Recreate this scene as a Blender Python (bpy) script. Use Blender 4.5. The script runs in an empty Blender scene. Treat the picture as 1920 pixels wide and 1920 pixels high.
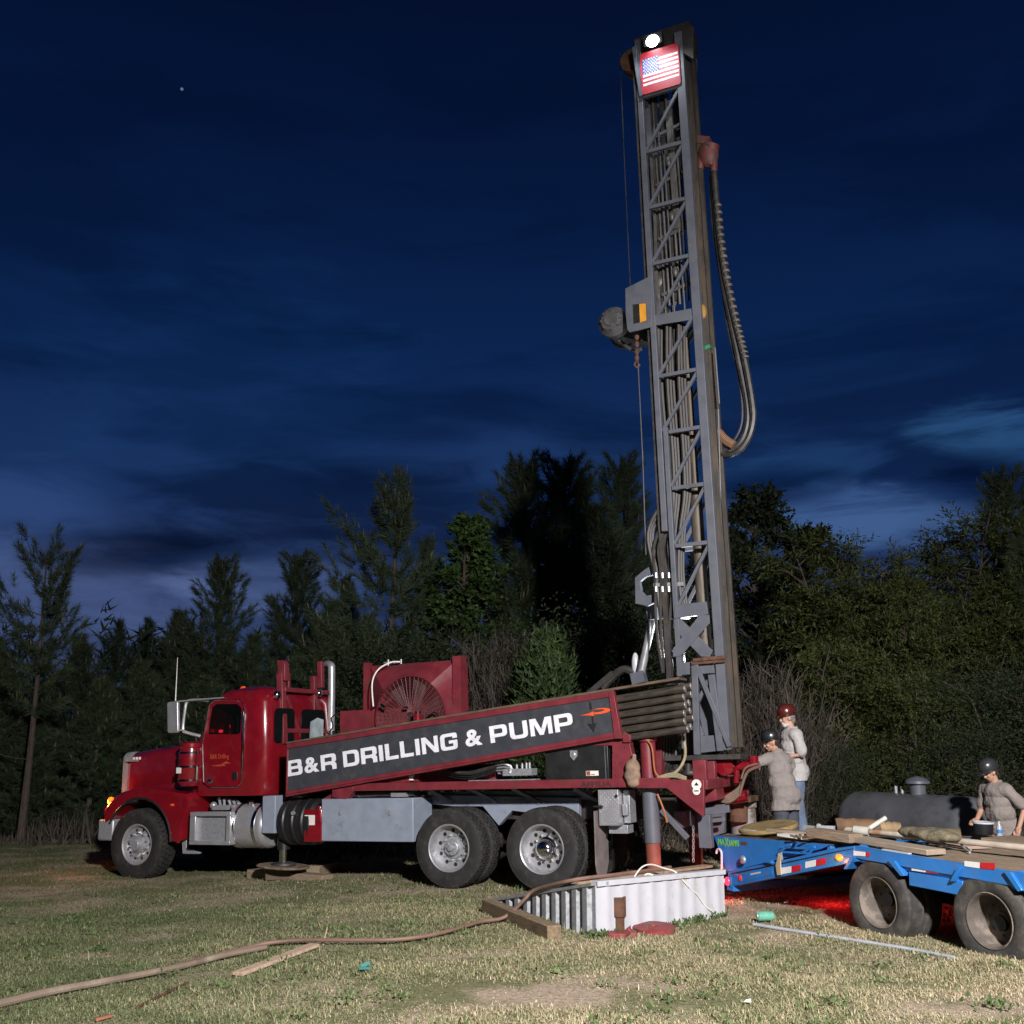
import bpy, bmesh, math, random
import numpy as np
from mathutils import Vector, Matrix
rad = math.radians
random.seed(7)
SC = bpy.context.scene
COL = SC.collection
FPX, YH, CAMH = 1995.0, 1395.0, 1.9
PITCH = math.atan((YH - 960) / FPX)
CAM = Vector((0, 0, CAMH))
FWD = Vector((0, math.cos(PITCH), math.sin(PITCH)))
UPV = Vector((0, -math.sin(PITCH), math.cos(PITCH)))

def ray(u, v):
    return FWD + Vector((1, 0, 0)) * ((u - 960) / FPX) - UPV * ((v - 960) / FPX)

def at_depth(u, v, z):
    return CAM + ray(u, v) * z

def at_height(u, v, h):
    r = ray(u, v)
    return CAM + r * ((h - CAMH) / r.z)

class Frame:
    """A body frame: x forward, y to the left, z up."""
    def __init__(s, org, yaw, pitch):
        fx = Vector((-math.cos(yaw), math.sin(yaw), 0))
        s.y = Vector((-math.sin(yaw), -math.cos(yaw), 0))
        up = Vector((0, 0, 1))
        s.x = fx * math.cos(pitch) - up * math.sin(pitch)
        s.z = up * math.cos(pitch) + fx * math.sin(pitch)
        s.o = Vector(org)
    def mat(s):
        m = Matrix((s.x, s.y, s.z)).transposed().to_4x4()
        m.translation = s.o
        return m
    def loc(s, p):
        d = p - s.o
        return Vector((d.dot(s.x), d.dot(s.y), d.dot(s.z)))
    def wld(s, p):
        return s.o + s.x * p[0] + s.y * p[1] + s.z * p[2]
    def on(s, u, v, y):
        r = ray(u, v)
        t = (s.y * y + s.o - CAM).dot(s.y) / r.dot(s.y)
        return s.loc(CAM + r * t)

def sstep(t):
    t = max(0.0, min(1.0, t)); return t * t * (3 - 2 * t)

def ground_z(x, y):
    z = 0.03 - 0.19 * sstep((0.3 - x) / 6.0)
    z += 0.03 * max(0.0, 8.0 - y) * 0.6
    z -= 0.10 * sstep((y - 18) / 10)
    z += 0.02 * math.sin(x * 0.9 + 1.3) * math.sin(y * 0.7 + .4) + 0.012 * math.sin(x * 2.3 + y * 1.7)
    return z

# ------------------------------------------------------------------ materials
MATS = {}
def mat(name, col, rough=.6, metal=0., var=.15, scale=6., bump=0., bscale=60., coat=0., spec=.5,
        dirt=None, dirt_scale=3., dirt_lo=.5, dirt_hi=.62, emit=None, estr=0., rvar=.1, stretch=None, trans=0., bdist=.01):
    if name in MATS: return MATS[name]
    m = bpy.data.materials.new(name); m.use_nodes = True
    nt = m.node_tree; N = nt.nodes; L = nt.links
    b = N['Principled BSDF']
    tc = N.new('ShaderNodeTexCoord')
    src = tc.outputs['Object']
    if stretch:
        mp = N.new('ShaderNodeMapping'); mp.inputs['Scale'].default_value = stretch
        L.new(src, mp.inputs['Vector']); src = mp.outputs['Vector']
    nz = N.new('ShaderNodeTexNoise'); nz.inputs['Scale'].default_value = scale; nz.inputs['Detail'].default_value = 5
    L.new(src, nz.inputs['Vector'])
    rp = N.new('ShaderNodeValToRGB')
    rp.color_ramp.elements[0].position = .3; rp.color_ramp.elements[1].position = .7
    rp.color_ramp.elements[0].color = [max(0, c * (1 - var)) for c in col] + [1]
    rp.color_ramp.elements[1].color = [min(1, c * (1 + var)) for c in col] + [1]
    L.new(nz.outputs['Fac'], rp.inputs['Fac'])
    out = rp.outputs['Color']
    if dirt:
        n2 = N.new('ShaderNodeTexNoise'); n2.inputs['Scale'].default_value = dirt_scale; n2.inputs['Detail'].default_value = 8
        n2.inputs['Roughness'].default_value = .7
        L.new(src, n2.inputs['Vector'])
        mr = N.new('ShaderNodeMapRange'); mr.inputs['From Min'].default_value = dirt_lo; mr.inputs['From Max'].default_value = dirt_hi
        L.new(n2.outputs['Fac'], mr.inputs['Value'])
        mx = N.new('ShaderNodeMix'); mx.data_type = 'RGBA'
        L.new(mr.outputs['Result'], mx.inputs['Factor']); L.new(out, mx.inputs['A'])
        mx.inputs['B'].default_value = list(dirt) + [1]
        out = mx.outputs['Result']
    L.new(out, b.inputs['Base Color'])
    b.inputs['Metallic'].default_value = metal
    b.inputs['Specular IOR Level'].default_value = spec
    if rvar:
        r2 = N.new('ShaderNodeMapRange'); r2.inputs['To Min'].default_value = max(.02, rough - rvar); r2.inputs['To Max'].default_value = min(1, rough + rvar)
        L.new(nz.outputs['Fac'], r2.inputs['Value']); L.new(r2.outputs['Result'], b.inputs['Roughness'])
    else:
        b.inputs['Roughness'].default_value = rough
    if coat:
        b.inputs['Coat Weight'].default_value = coat; b.inputs['Coat Roughness'].default_value = .06
    if trans:
        b.inputs['Transmission Weight'].default_value = trans
    if emit:
        b.inputs['Emission Color'].default_value = list(emit) + [1]; b.inputs['Emission Strength'].default_value = estr
    if bump:
        n3 = N.new('ShaderNodeTexNoise'); n3.inputs['Scale'].default_value = bscale; n3.inputs['Detail'].default_value = 4
        L.new(src, n3.inputs['Vector'])
        bp = N.new('ShaderNodeBump'); bp.inputs['Strength'].default_value = bump; bp.inputs['Distance'].default_value = bdist
        L.new(n3.outputs['Fac'], bp.inputs['Height']); L.new(bp.outputs['Normal'], b.inputs['Normal'])
    MATS[name] = m
    return m

M = {}
M['red'] = mat('red_paint', (.175, .005, .011), .22, coat=1, var=.12, dirt=(.12, .03, .028), dirt_scale=3.5, dirt_lo=.56, dirt_hi=.8)
M['rigred'] = mat('worn_red_paint', (.155, .020, .029), .45, var=.2, dirt=(.10, .035, .025), dirt_scale=5, dirt_lo=.54, dirt_hi=.68, bump=.15)
M['chrome'] = mat('chrome', (.75, .75, .77), .12, 1, var=.05, rvar=.06)
M['alu'] = mat('brushed_aluminium', (.46, .46, .48), .34, .6, var=.12, dirt=(.25, .23, .2), dirt_lo=.6, dirt_hi=.8)
M['galv'] = mat('galvanised_steel', (.34, .35, .37), .42, .45, var=.2, scale=25, dirt=(.3, .27, .22), dirt_scale=4, dirt_lo=.6, dirt_hi=.75)
M['grey'] = mat('grey_steel_paint', (.090, .096, .118), .5, var=.14, dirt=(.10, .085, .07), dirt_scale=6, dirt_lo=.56, dirt_hi=.72, bump=.1)
M['bluegrey'] = mat('blue_grey_paint', (.22, .25, .31), .5, var=.1, dirt=(.13, .12, .11), dirt_scale=4, dirt_lo=.58, dirt_hi=.75, bump=.08)
M['dark'] = mat('dark_greasy_steel', (.035, .033, .032), .55, .2, var=.4, dirt=(.09, .06, .035), dirt_scale=7, dirt_lo=.52, dirt_hi=.68)
M['black'] = mat('black_paint', (.012, .012, .013), .45, var=.3, bump=.1)
M['rubber'] = mat('tyre_rubber', (.015, .0145, .0145), .7, var=.3, dirt=(.05, .044, .037), dirt_scale=9, dirt_lo=.5, dirt_hi=.75, bump=.25, bscale=90)
M['rubber2'] = mat('worn_trailer_rubber', (.04, .037, .035), .75, var=.3, dirt=(.12, .105, .085), dirt_scale=7, dirt_lo=.48, dirt_hi=.75, bump=.2)
M['hose'] = mat('black_hose_rubber', (.020, .019, .019), .5, var=.3, dirt=(.06, .05, .042), dirt_scale=8, dirt_lo=.5, dirt_hi=.7)
M['glass'] = mat('dark_window_glass', (.006, .007, .008), .06, var=.1, rvar=0, spec=.6)
M['signdark'] = mat('charcoal_sign_vinyl', (.040, .043, .052), .45, var=.15, bump=.1, dirt=(.085, .075, .07), dirt_scale=5, dirt_lo=.52, dirt_hi=.8)
M['white'] = mat('white_lettering_vinyl', (.74, .74, .80), .5, var=.08, dirt=(.50, .48, .48), dirt_scale=9, dirt_lo=.56, dirt_hi=.75)
M['orange'] = mat('orange_vinyl', (.8, .09, .015), .5, var=.08)
M['rust'] = mat('rusty_steel', (.12, .055, .032), .8, .2, var=.4, scale=9, dirt=(.05, .03, .022), dirt_scale=12, dirt_lo=.5, dirt_hi=.65, bump=.3)
M['rustred'] = mat('rust_red_primer', (.24, .055, .035), .7, var=.3, dirt=(.10, .05, .035), dirt_scale=8, dirt_lo=.5, dirt_hi=.7, bump=.2)
M['rod'] = mat('muddy_drill_rod', (.034, .027, .021), .8, .1, var=.45, scale=5, dirt=(.085, .06, .038), dirt_scale=3, dirt_lo=.5, dirt_hi=.75, stretch=(1.2, 6, 6))
M['rodend'] = mat('bare_rod_end_steel', (.26, .25, .24), .5, .5, var=.25, scale=30)
M['wood'] = mat('weathered_wood', (.23, .17, .115), .8, var=.3, scale=7, stretch=(1, 9, 9), bump=.3, dirt=(.10, .075, .055), dirt_scale=4, dirt_lo=.55, dirt_hi=.75)
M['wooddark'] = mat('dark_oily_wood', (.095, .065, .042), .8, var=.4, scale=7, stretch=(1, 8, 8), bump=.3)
M['label'] = mat('white_label', (.7, .68, .62), .5, var=.1)
M['yellow'] = mat('yellow_label', (.6, .42, .03), .5, var=.1)
M['whitesteel'] = mat('white_painted_sheet', (.48, .485, .525), .4, var=.05, dirt=(.33, .28, .22), dirt_scale=4, dirt_lo=.55, dirt_hi=.78)
M['blue'] = mat('blue_trailer_paint', (.018, .16, .47), .38, coat=.3, var=.12, dirt=(.09, .13, .20), dirt_scale=7, dirt_lo=.55, dirt_hi=.72)
M['mudwheel'] = mat('mud_caked_wheel', (.115, .095, .08), .85, var=.3, dirt=(.20, .165, .135), dirt_scale=6, dirt_lo=.5, dirt_hi=.6, bump=.6, bscale=25)
M['grime'] = mat('brown_grime', (.05, .036, .026), .85, var=.4, bump=.3)

# ------------------------------------------------------------------ mesh builder
class MB:
    def __init__(s): s.v = []; s.f = []
    def add(s, vs, fs):
        o = len(s.v); s.v += [tuple(p) for p in vs]; s.f += [tuple(i + o for i in q) for q in fs]
        return s
    def box(s, x0, x1, y0, y1, z0, z1):
        vs = [(x, y, z) for z in (z0, z1) for y in (y0, y1) for x in (x0, x1)]
        return s.add(vs, [(0, 2, 3, 1), (4, 5, 7, 6), (0, 1, 5, 4), (1, 3, 7, 5), (3, 2, 6, 7), (2, 0, 4, 6)])
    def bar(s, p0, p1, w, h=None, up=(0, 1, 0)):
        p0 = Vector(p0); p1 = Vector(p1); h = h or w
        d = (p1 - p0).normalized(); u = Vector(up)
        if abs(d.dot(u)) > .95: u = Vector((1, 0, 0))
        a = d.cross(u).normalized(); b = a.cross(d).normalized()
        vs = []
        for p in (p0, p1):
            for i, j in ((-1, -1), (1, -1), (1, 1), (-1, 1)):
                vs.append(p + a * (i * w / 2) + b * (j * h / 2))
        return s.add(vs, [(3, 2, 1, 0), (4, 5, 6, 7), (0, 1, 5, 4), (1, 2, 6, 5), (2, 3, 7, 6), (3, 0, 4, 7)])
    def tube(s, pts, r, n=8, caps=True):
        pts = [Vector(p) for p in pts]; k = len(pts)
        rs = r if isinstance(r, (list, tuple)) else [r] * k
        t0 = (pts[1] - pts[0]).normalized()
        ref = Vector((0, 0, 1)) if abs(t0.z) < .9 else Vector((1, 0, 0))
        a = t0.cross(ref).normalized()
        vs = []
        for i, p in enumerate(pts):
            t = (pts[min(i + 1, k - 1)] - pts[max(i - 1, 0)])
            if t.length < 1e-9: t = t0.copy()
            t.normalize()
            a = (a - t * a.dot(t))
            if a.length < 1e-6: a = t.orthogonal()
            a.normalize(); b = t.cross(a)
            for j in range(n):
                th = 2 * math.pi * j / n
                vs.append(p + (a * math.cos(th) + b * math.sin(th)) * rs[i])
        fs = []
        for i in range(k - 1):
            for j in range(n):
                fs.append((i * n + j, i * n + (j + 1) % n, (i + 1) * n + (j + 1) % n, (i + 1) * n + j))
        if caps:
            fs.append(tuple(range(n - 1, -1, -1))); fs.append(tuple(range((k - 1) * n, k * n)))
        return s.add(vs, fs)
    def cyl(s, p0, p1, r, r1=None, n=16):
        return s.tube([p0, p1], [r, r if r1 is None else r1], n)
    def lathe(s, prof, o=(0, 0, 0), axis='y', n=32, closed=False):
        o = Vector(o); vs = []; k = len(prof)
        for r, h in prof:
            for j in range(n):
                th = 2 * math.pi * j / n; c, q = r * math.cos(th), r * math.sin(th)
                vs.append(o + Vector({'y': (c, h, q), 'z': (c, q, h), 'x': (h, c, q)}[axis]))
        fs = []
        for i in range(k if closed else k - 1):
            i2 = (i + 1) % k
            for j in range(n):
                j2 = (j + 1) % n
                fs.append((i * n + j, i * n + j2, i2 * n + j2, i2 * n + j))
        if not closed:
            fs.append(tuple(range(n))); fs.append(tuple(range((k - 1) * n, k * n)))
        return s.add(vs, fs)
    def prism(s, poly, a0, a1, axis='y'):
        def pt(p, a):
            return {'y': (p[0], a, p[1]), 'z': (p[0], p[1], a), 'x': (a, p[0], p[1])}[axis]
        n = len(poly)
        vs = [pt(p, a0) for p in poly] + [pt(p, a1) for p in poly]
        fs = [tuple(range(n)), tuple(range(2 * n - 1, n - 1, -1))]
        for i in range(n):
            j = (i + 1) % n; fs.append((i, j, j + n, i + n))
        return s.add(vs, fs)
    def ell(s, c, r, n=16, m=10):
        c = Vector(c); vs = []; fs = []
        for i in range(1, m):
            ph = math.pi * i / m
            for j in range(n):
                th = 2 * math.pi * j / n
                vs.append((c.x + r[0] * math.sin(ph) * math.cos(th), c.y + r[1] * math.sin(ph) * math.sin(th), c.z + r[2] * math.cos(ph)))
        for i in range(m - 2):
            for j in range(n):
                fs.append((i * n + j, i * n + (j + 1) % n, (i + 1) * n + (j + 1) % n, (i + 1) * n + j))
        t = len(vs); vs.append((c.x, c.y, c.z + r[2])); b = t + 1; vs.append((c.x, c.y, c.z - r[2]))
        for j in range(n):
            fs.append((t, j, (j + 1) % n)); fs.append((b, (m - 2) * n + (j + 1) % n, (m - 2) * n + j))
        return s.add(vs, fs)
    def loft(s, rings, cap=True):
        n = len(rings[0]); vs = [p for r in rings for p in r]; fs = []
        for i in range(len(rings) - 1):
            for j in range(n):
                fs.append((i * n + j, i * n + (j + 1) % n, (i + 1) * n + (j + 1) % n, (i + 1) * n + j))
        if cap:
            fs.append(tuple(range(n))); fs.append(tuple(range((len(rings) - 1) * n, len(rings) * n)))
        return s.add(vs, fs)
    def mesh(s, name, m, smooth=35):
        me = bpy.data.meshes.new(name)
        me.from_pydata(s.v, [], s.f)
        bm = bmesh.new(); bm.from_mesh(me)
        bmesh.ops.recalc_face_normals(bm, faces=bm.faces); bm.to_mesh(me); bm.free()
        if m: me.materials.append(m)
        if smooth:
            me.shade_smooth(); me.set_sharp_from_angle(angle=rad(smooth))
        return me
    def build(s, name, m, parent=None, bevel=0, smooth=35):
        o = bpy.data.objects.new(name, s.mesh(name, m, smooth)); COL.objects.link(o)
        if parent: o.parent = parent
        if bevel:
            b = o.modifiers.new('bevel', 'BEVEL'); b.width = bevel; b.segments = 2; b.limit_method = 'ANGLE'; b.angle_limit = rad(40)
        return o

def tag(o, label=None, cat=None, group=None, kind=None):
    if label: o['label'] = label
    if cat: o['category'] = cat
    if group: o['group'] = group
    if kind: o['kind'] = kind
    return o

def empty(name, matrix=None, loc=None):
    o = bpy.data.objects.new(name, None); COL.objects.link(o); o.empty_display_size = .2
    if matrix is not None: o.matrix_world = matrix
    if loc is not None: o.location = loc
    return o

def bake(o):
    """Turn an object's evaluated shape into a plain mesh."""
    dg = bpy.context.evaluated_depsgraph_get(); dg.update()
    me = bpy.data.meshes.new_from_object(o.evaluated_get(dg))
    return me

def copy_tree(o, parent=None):
    c = o.copy(); COL.objects.link(c)
    if parent: c.parent = parent
    for ch in list(o.children): copy_tree(ch, c)
    return c

def spline(pts, k=8):
    """Catmull-Rom through the points."""
    pts = [Vector(p) for p in pts]; out = []
    for i in range(len(pts) - 1):
        p0 = pts[max(i - 1, 0)]; p1 = pts[i]; p2 = pts[i + 1]; p3 = pts[min(i + 2, len(pts) - 1)]
        for j in range(k):
            t = j / k
            out.append(.5 * ((2 * p1) + (p2 - p0) * t + (2 * p0 - 5 * p1 + 4 * p2 - p3) * t * t + (3 * p1 - p0 - 3 * p2 + p3) * t ** 3))
    out.append(pts[-1]); return out

def rpoly(pts, k=4):
    """Polygon with rounded corners; each point is (x, y, radius)."""
    out = []; n = len(pts)
    for i in range(n):
        x, y, r = pts[i]
        if r <= 0: out.append((x, y)); continue
        p = Vector((x, y)); a = Vector(pts[i - 1][:2]); b = Vector(pts[(i + 1) % n][:2])
        da = (a - p).normalized(); db = (b - p).normalized()
        ang = da.angle(db); t = min(r / math.tan(ang / 2), (a - p).length * .49, (b - p).length * .49)
        s0 = p + da * t; s1 = p + db * t
        for j in range(k + 1):
            q = j / k
            out.append(tuple((1 - q) ** 2 * s0 + 2 * q * (1 - q) * p + q * q * s1))
    return out

def text_mesh(txt, size=1, bold=0, extrude=.002):
    c = bpy.data.curves.new('lettering', 'FONT'); c.body = txt; c.size = size; c.offset = bold; c.extrude = extrude
    c.resolution_u = 3
    o = bpy.data.objects.new('lettering', c); COL.objects.link(o)
    me = bake(o); bpy.data.objects.remove(o); return me
# ------------------------------------------------------------------ ground sheet
def make_ground():
    xs = sorted(set([-400, -150, -80, -50, -35] + [x * .35 for x in range(-80, 81)] + [35, 50, 80, 150, 400]))
    ys = sorted(set([-300, -60, -20, -8] + [-4 + i * .35 for i in range(0, 120)] + [42, 50, 70, 120, 300, 700]))
    vs = [(x, y, ground_z(x, y)) for y in ys for x in xs]; n = len(xs)
    fs = [(j * n + i, j * n + i + 1, (j + 1) * n + i + 1, (j + 1) * n + i) for j in range(len(ys) - 1) for i in range(n - 1)]
    me = bpy.data.meshes.new('ground'); me.from_pydata(vs, [], fs); me.shade_smooth()
    m = bpy.data.materials.new('lawn_soil'); m.use_nodes = True
    nt = m.node_tree; N = nt.nodes; L = nt.links; b = N['Principled BSDF']; b.inputs['Roughness'].default_value = .95; b.inputs['Specular IOR Level'].default_value = .1
    tc = N.new('ShaderNodeTexCoord')
    def noise(s, d=6, r=.6):
        q = N.new('ShaderNodeTexNoise'); q.inputs['Scale'].default_value = s; q.inputs['Detail'].default_value = d; q.inputs['Roughness'].default_value = r
        L.new(tc.outputs['Object'], q.inputs['Vector']); return q
    n1 = noise(26, 8, .75); n2 = noise(.9)
    c1 = N.new('ShaderNodeValToRGB'); L.new(n1.outputs['Fac'], c1.inputs['Fac'])
    c1.color_ramp.elements[0].position = .34; c1.color_ramp.elements[1].position = .68
    c1.color_ramp.elements[0].color = (.20, .15, .105, 1); c1.color_ramp.elements[1].color = (.58, .47, .36, 1)
    c2 = N.new('ShaderNodeValToRGB'); L.new(n1.outputs['Fac'], c2.inputs['Fac'])
    c2.color_ramp.elements[0].position = .34; c2.color_ramp.elements[1].position = .68
    c2.color_ramp.elements[0].color = (.09, .095, .045, 1); c2.color_ramp.elements[1].color = (.26, .25, .14, 1)
    mr = N.new('ShaderNodeMapRange'); mr.inputs['From Min'].default_value = .45; mr.inputs['From Max'].default_value = .58; L.new(n2.outputs['Fac'], mr.inputs['Value'])
    mx = N.new('ShaderNodeMix'); mx.data_type = 'RGBA'; L.new(mr.outputs['Result'], mx.inputs['Factor']); L.new(c2.outputs['Color'], mx.inputs['A']); L.new(c1.outputs['Color'], mx.inputs['B'])
    L.new(mx.outputs['Result'], b.inputs['Base Color'])
    bp = N.new('ShaderNodeBump'); bp.inputs['Strength'].default_value = .8; bp.inputs['Distance'].default_value = .03; L.new(n1.outputs['Fac'], bp.inputs['Height']); L.new(bp.outputs['Normal'], b.inputs['Normal'])
    me.materials.append(m)
    o = bpy.data.objects.new('ground', me); COL.objects.link(o); tag(o, kind='structure'); return o
make_ground()
# ------------------------------------------------------------------ the drilling truck
_f0 = Frame((0, 0, 0), rad(25.9), rad(1.7))
_hub = at_depth(1023, 1591, 13.97)
_o = _hub - (_f0.y * 1.08 + _f0.z * .525)
TF = Frame(_o, rad(25.9), rad(1.7))
TR = empty('drilling_truck', TF.mat())
tag(TR, 'red drilling truck with a raised grey lattice mast and a charcoal name panel', 'drilling truck')
def T(u, v, y):
    p = TF.on(u, v, y); return (p.x, p.z)
def T3(u, v, y):
    return TF.on(u, v, y)
def TP(pts, y): return [T(u, v, y) for u, v in pts]

# ---- wheels
def tyre_mb(R, w, ri, lugs=40, lugd=.022, n=64):
    m = MB(); h = w / 2
    half = [(ri, h * .72), (ri + .012, h * .86), (ri + (R - ri) * .35, h * .99), (ri + (R - ri) * .62, h), (R * .93, h * .95), (R * .975, h * .88), (R - lugd, h * .78)]
    prof = half + [(R - lugd, h * .3), (R - lugd, -h * .3)] + [(r, -y) for r, y in reversed(half)]
    m.lathe(prof, n=n, closed=True)
    if lugs:
        for k in range(lugs):
            for row, (y0, y1) in enumerate(((h * .5, h * .93), (h * .04, h * .42), (-h * .42, -h * .04), (-h * .93, -h * .5))):
                th = 2 * math.pi * (k + (.5 if row % 2 else 0)) / lugs; dth = 2 * math.pi / lugs * .33
                vs = []
                for rr in (R - lugd - .012, R):
                    for t in (-dth, dth):
                        for y in (y0, y1):
                            r2 = rr - (.018 if abs(y) > h * .9 and rr == R else 0)
                            vs.append((r2 * math.cos(th + t), y, r2 * math.sin(th + t)))
                m.add(vs, [(0, 1, 3, 2), (4, 6, 7, 5), (0, 4, 5, 1), (1, 5, 7, 3), (3, 7, 6, 2), (2, 6, 4, 0)])
    return m
def ring_of(m, n, r, y0, y1, rr, seg=8, ph=0):
    for k in range(n):
        th = 2 * math.pi * (k + ph) / n
        p = (r * math.cos(th), y0, r * math.sin(th)); q = (p[0], y1, p[2])
        m.cyl(p, q, rr, n=seg)
def wheel_proto(kind):
    if kind == 'front':
        R, w, ri = .55, .36, .30
        t = tyre_mb(R, w, ri, 44, .02)
        rim = MB().lathe([(.30, .13), (.315, .155), (.305, .16), (.285, .145), (.275, .10), (.262, .075), (.25, .085), (.14, .105), (.13, .11), (.13, .02), (.29, -.1), (.30, .1)], n=48, closed=True)
        hub = MB().lathe([(.135, .09), (.13, .13), (.10, .145), (.095, .20), (.085, .215), (0.001, .22)], n=28)
        ring_of(hub, 10, .185, .09, .145, .018); ring_of(hub, 8, .075, .21, .228, .008, 6)
        hole_shade = MB(); ring_of(hole_shade, 10, .222, .06, .0935, .022, 10, .5)
    else:
        R, w, ri = .528, .27, .29
        t = tyre_mb(R, w, ri, 40, .022)
        rim = MB().lathe([(.29, .10), (.318, .128), (.312, .138), (.296, .13), (.288, .10), (.282, .0), (.272, -.03), (.25, -.035), (.12, -.035), (.12, -.06), (.27, -.06), (.29, -.05)], n=48, closed=True)
        if kind == 'rear_dome':
            hub = MB().lathe([(.15, -.034), (.148, -.01), (.122, .0), (.118, .05), (.108, .085), (.08, .108), (.04, .118), (.001, .12)], n=32)
        else:
            hub = MB().lathe([(.15, -.034), (.145, -.015), (.105, -.01), (.10, .05), (.085, .06), (.045, .06), (.043, .10), (.03, .105), (.001, .105)], n=28)
            ring_of(hub, 8, .074, .055, .075, .010, 6)
        ring_of(hub, 10, .168, -.036, .0, .016)
        hole_shade = MB(); ring_of(hole_shade, 10, .224, -.05, -.0325, .027, 12, .5)
    return (t.mesh('tyre', M['rubber']), rim.mesh('rim', M['alu']), hub.mesh('hub', M['alu'] if kind == 'front' else M['chrome'] if kind != 'rear_hub' else M['galv']), hole_shade.mesh('hand_hole_shade', M['black']))  # black discs on the solid rim paint in the dark of open holes
WP = {k: wheel_proto(k) for k in ('front', 'rear_dome', 'rear_hub')}
def put_wheel(kind, x, y, z, side, rot=0, full=True):
    w = bpy.data.objects.new('wheel', WP[kind][0]); COL.objects.link(w); w.parent = TR
    w.matrix_local = Matrix.Translation((x, y, z)) @ Matrix.Rotation(0 if side > 0 else math.pi, 4, 'Z') @ Matrix.Rotation(rot, 4, 'Y')
    if full:
        for nm, me in zip(('rim', 'hub', 'hand_hole_shade'), WP[kind][1:]):
            o = bpy.data.objects.new(nm, me); COL.objects.link(o); o.parent = w
    return w
put_wheel('rear_dome', 0, 1.08, .525, 1, .1); put_wheel('rear_hub', 1.385, 1.08, .525, 1, .7)
put_wheel('front', 7.06, 1.02, .52, 1, .3)
for x in (0, 1.385):
    put_wheel('rear_hub', x, .755, .525, 1, .4, False)
    put_wheel('rear_hub', x, -.755, .525, -1, .2, False); put_wheel('rear_dome', x, -1.08, .525, -1, .9)
put_wheel('front', 7.06, -1.02, .52, -1, .8)

# ---- chassis
m = MB()
for y in (.42, -.42): m.box(-1.6, 7.6, y - .045, y + .045, .86, 1.13)
for x in (-1.4, -.7, .7, 2.2, 3.6, 5.2, 6.6): m.box(x - .05, x + .05, -.38, .38, .9, 1.08)
for x in (0, 1.385, 7.06): m.cyl((x, -1.0, .525), (x, 1.0, .525), .09, n=12); m.ell((x, 0, .525), (.22, .2, .22), 14, 8)
m.build('chassis', M['dark'], TR)
m = MB()
m.prism(TP([(782, 1505), (800, 1490), (1085, 1496), (1085, 1538), (1040, 1530), (960, 1520), (935, 1548), (905, 1512), (850, 1512)], .62), .52, .62)
m.prism([(-.45, 1.245), (2.0, 1.24), (2.0, 1.13), (-.45, 1.12)], .46, .518)
for u in (800, 880, 960, 1075):
    a = T(u, 1478, .75); m.bar((a[0], .75, a[1]), (a[0] - .35, .6, a[1] - .2), .05, .07)
for k in range(9): m.cyl((1.9 - k * .27, .615, 1.12), (1.9 - k * .27, .635, 1.12), .018, n=6)
m.build('subframe', M['bluegrey'], TR, .006)
# grey locker
a = T(603, 1498, 1.15); b = T(775, 1579, 1.15)
m = MB().box(b[0], a[0], .62, 1.15, b[1], a[1])
lk = m.build('side_locker', M['bluegrey'], TR, .012)
m = MB()
for u, v in ((638, 1524), (731, 1524)):
    c = T(u, v, 1.15); m.lathe([(.036, 1.146), (.036, 1.153), (.028, 1.155), (.001, 1.155)], (c[0], 0, c[1]), 'y', 14); m.box(c[0] - .012, c[0] + .012, 1.15, 1.168, c[1] - .03, c[1] + .005)
m.build('latch', M['galv'], lk)
# silver under-hood box strip above locker
m = MB().box(2.05, 3.2, .7, 1.0, 1.21, 1.265); m.build('frame_cover', M['dark'], TR)
m = MB().box(2.15, 2.4, .9, 1.06, 1.20, 1.262).tube([(2.45, .95, 1.23), (2.7, .95, 1.23), (3.0, .98, 1.22)], .022); m.build('air_fitting', M['alu'], TR)
# black drum with ribs
m = MB(); prof = []
x0, x1 = 3.70, 4.34
prof = [(.02, x0), (.28, x0), (.33, x0 + .04)]
for k in range(3):
    c = x0 + .14 + k * .17; prof += [(.33, c), (.345, c + .02), (.345, c + .05), (.33, c + .07)]
prof += [(.33, x1 - .04), (.28, x1), (.02, x1)]
m.lathe(prof, (0, .86, .86), 'x', 36); m.build('air_drum', M['black'], TR)
m = MB().cyl((4.0, 1.18, .99), (4.0, 1.215, .99), .03, n=12); m.build('drum_plug', M['galv'], TR)
# red extinguisher box
a = T(570, 1515, 1.17); b = T(602, 1579, 1.17)
m = MB().box(b[0], a[0], .98, 1.17, b[1], a[1] - .02).box(b[0] + .01, b[0] + .07, 1.0, 1.185, b[1] + .28, a[1] + .03)
eb = m.build('red_case', M['red'], TR, .01)
m = MB().box(a[0] - .20, a[0] - .02, 1.1735, 1.1765, a[1] - .24, a[1] - .10); m.build('paper_label', M['label'], eb)
m = MB().box(a[0] - .075, a[0] - .05, 1.1735, 1.178, b[1] + .09, b[1] + .18); m.build('slot', M['black'], eb)
# small red bracket up to deck
m = MB().prism(TP([(600, 1512), (604, 1498), (628, 1484), (640, 1492), (610, 1512)], 1.1), .98, 1.08); m.build('deck_bracket', M['rigred'], TR)
# grey plate
m = MB().box(4.36, 4.60, .80, 1.16, .70, 1.24); m.build('side_plate', M['bluegrey'], TR, .01)
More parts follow.
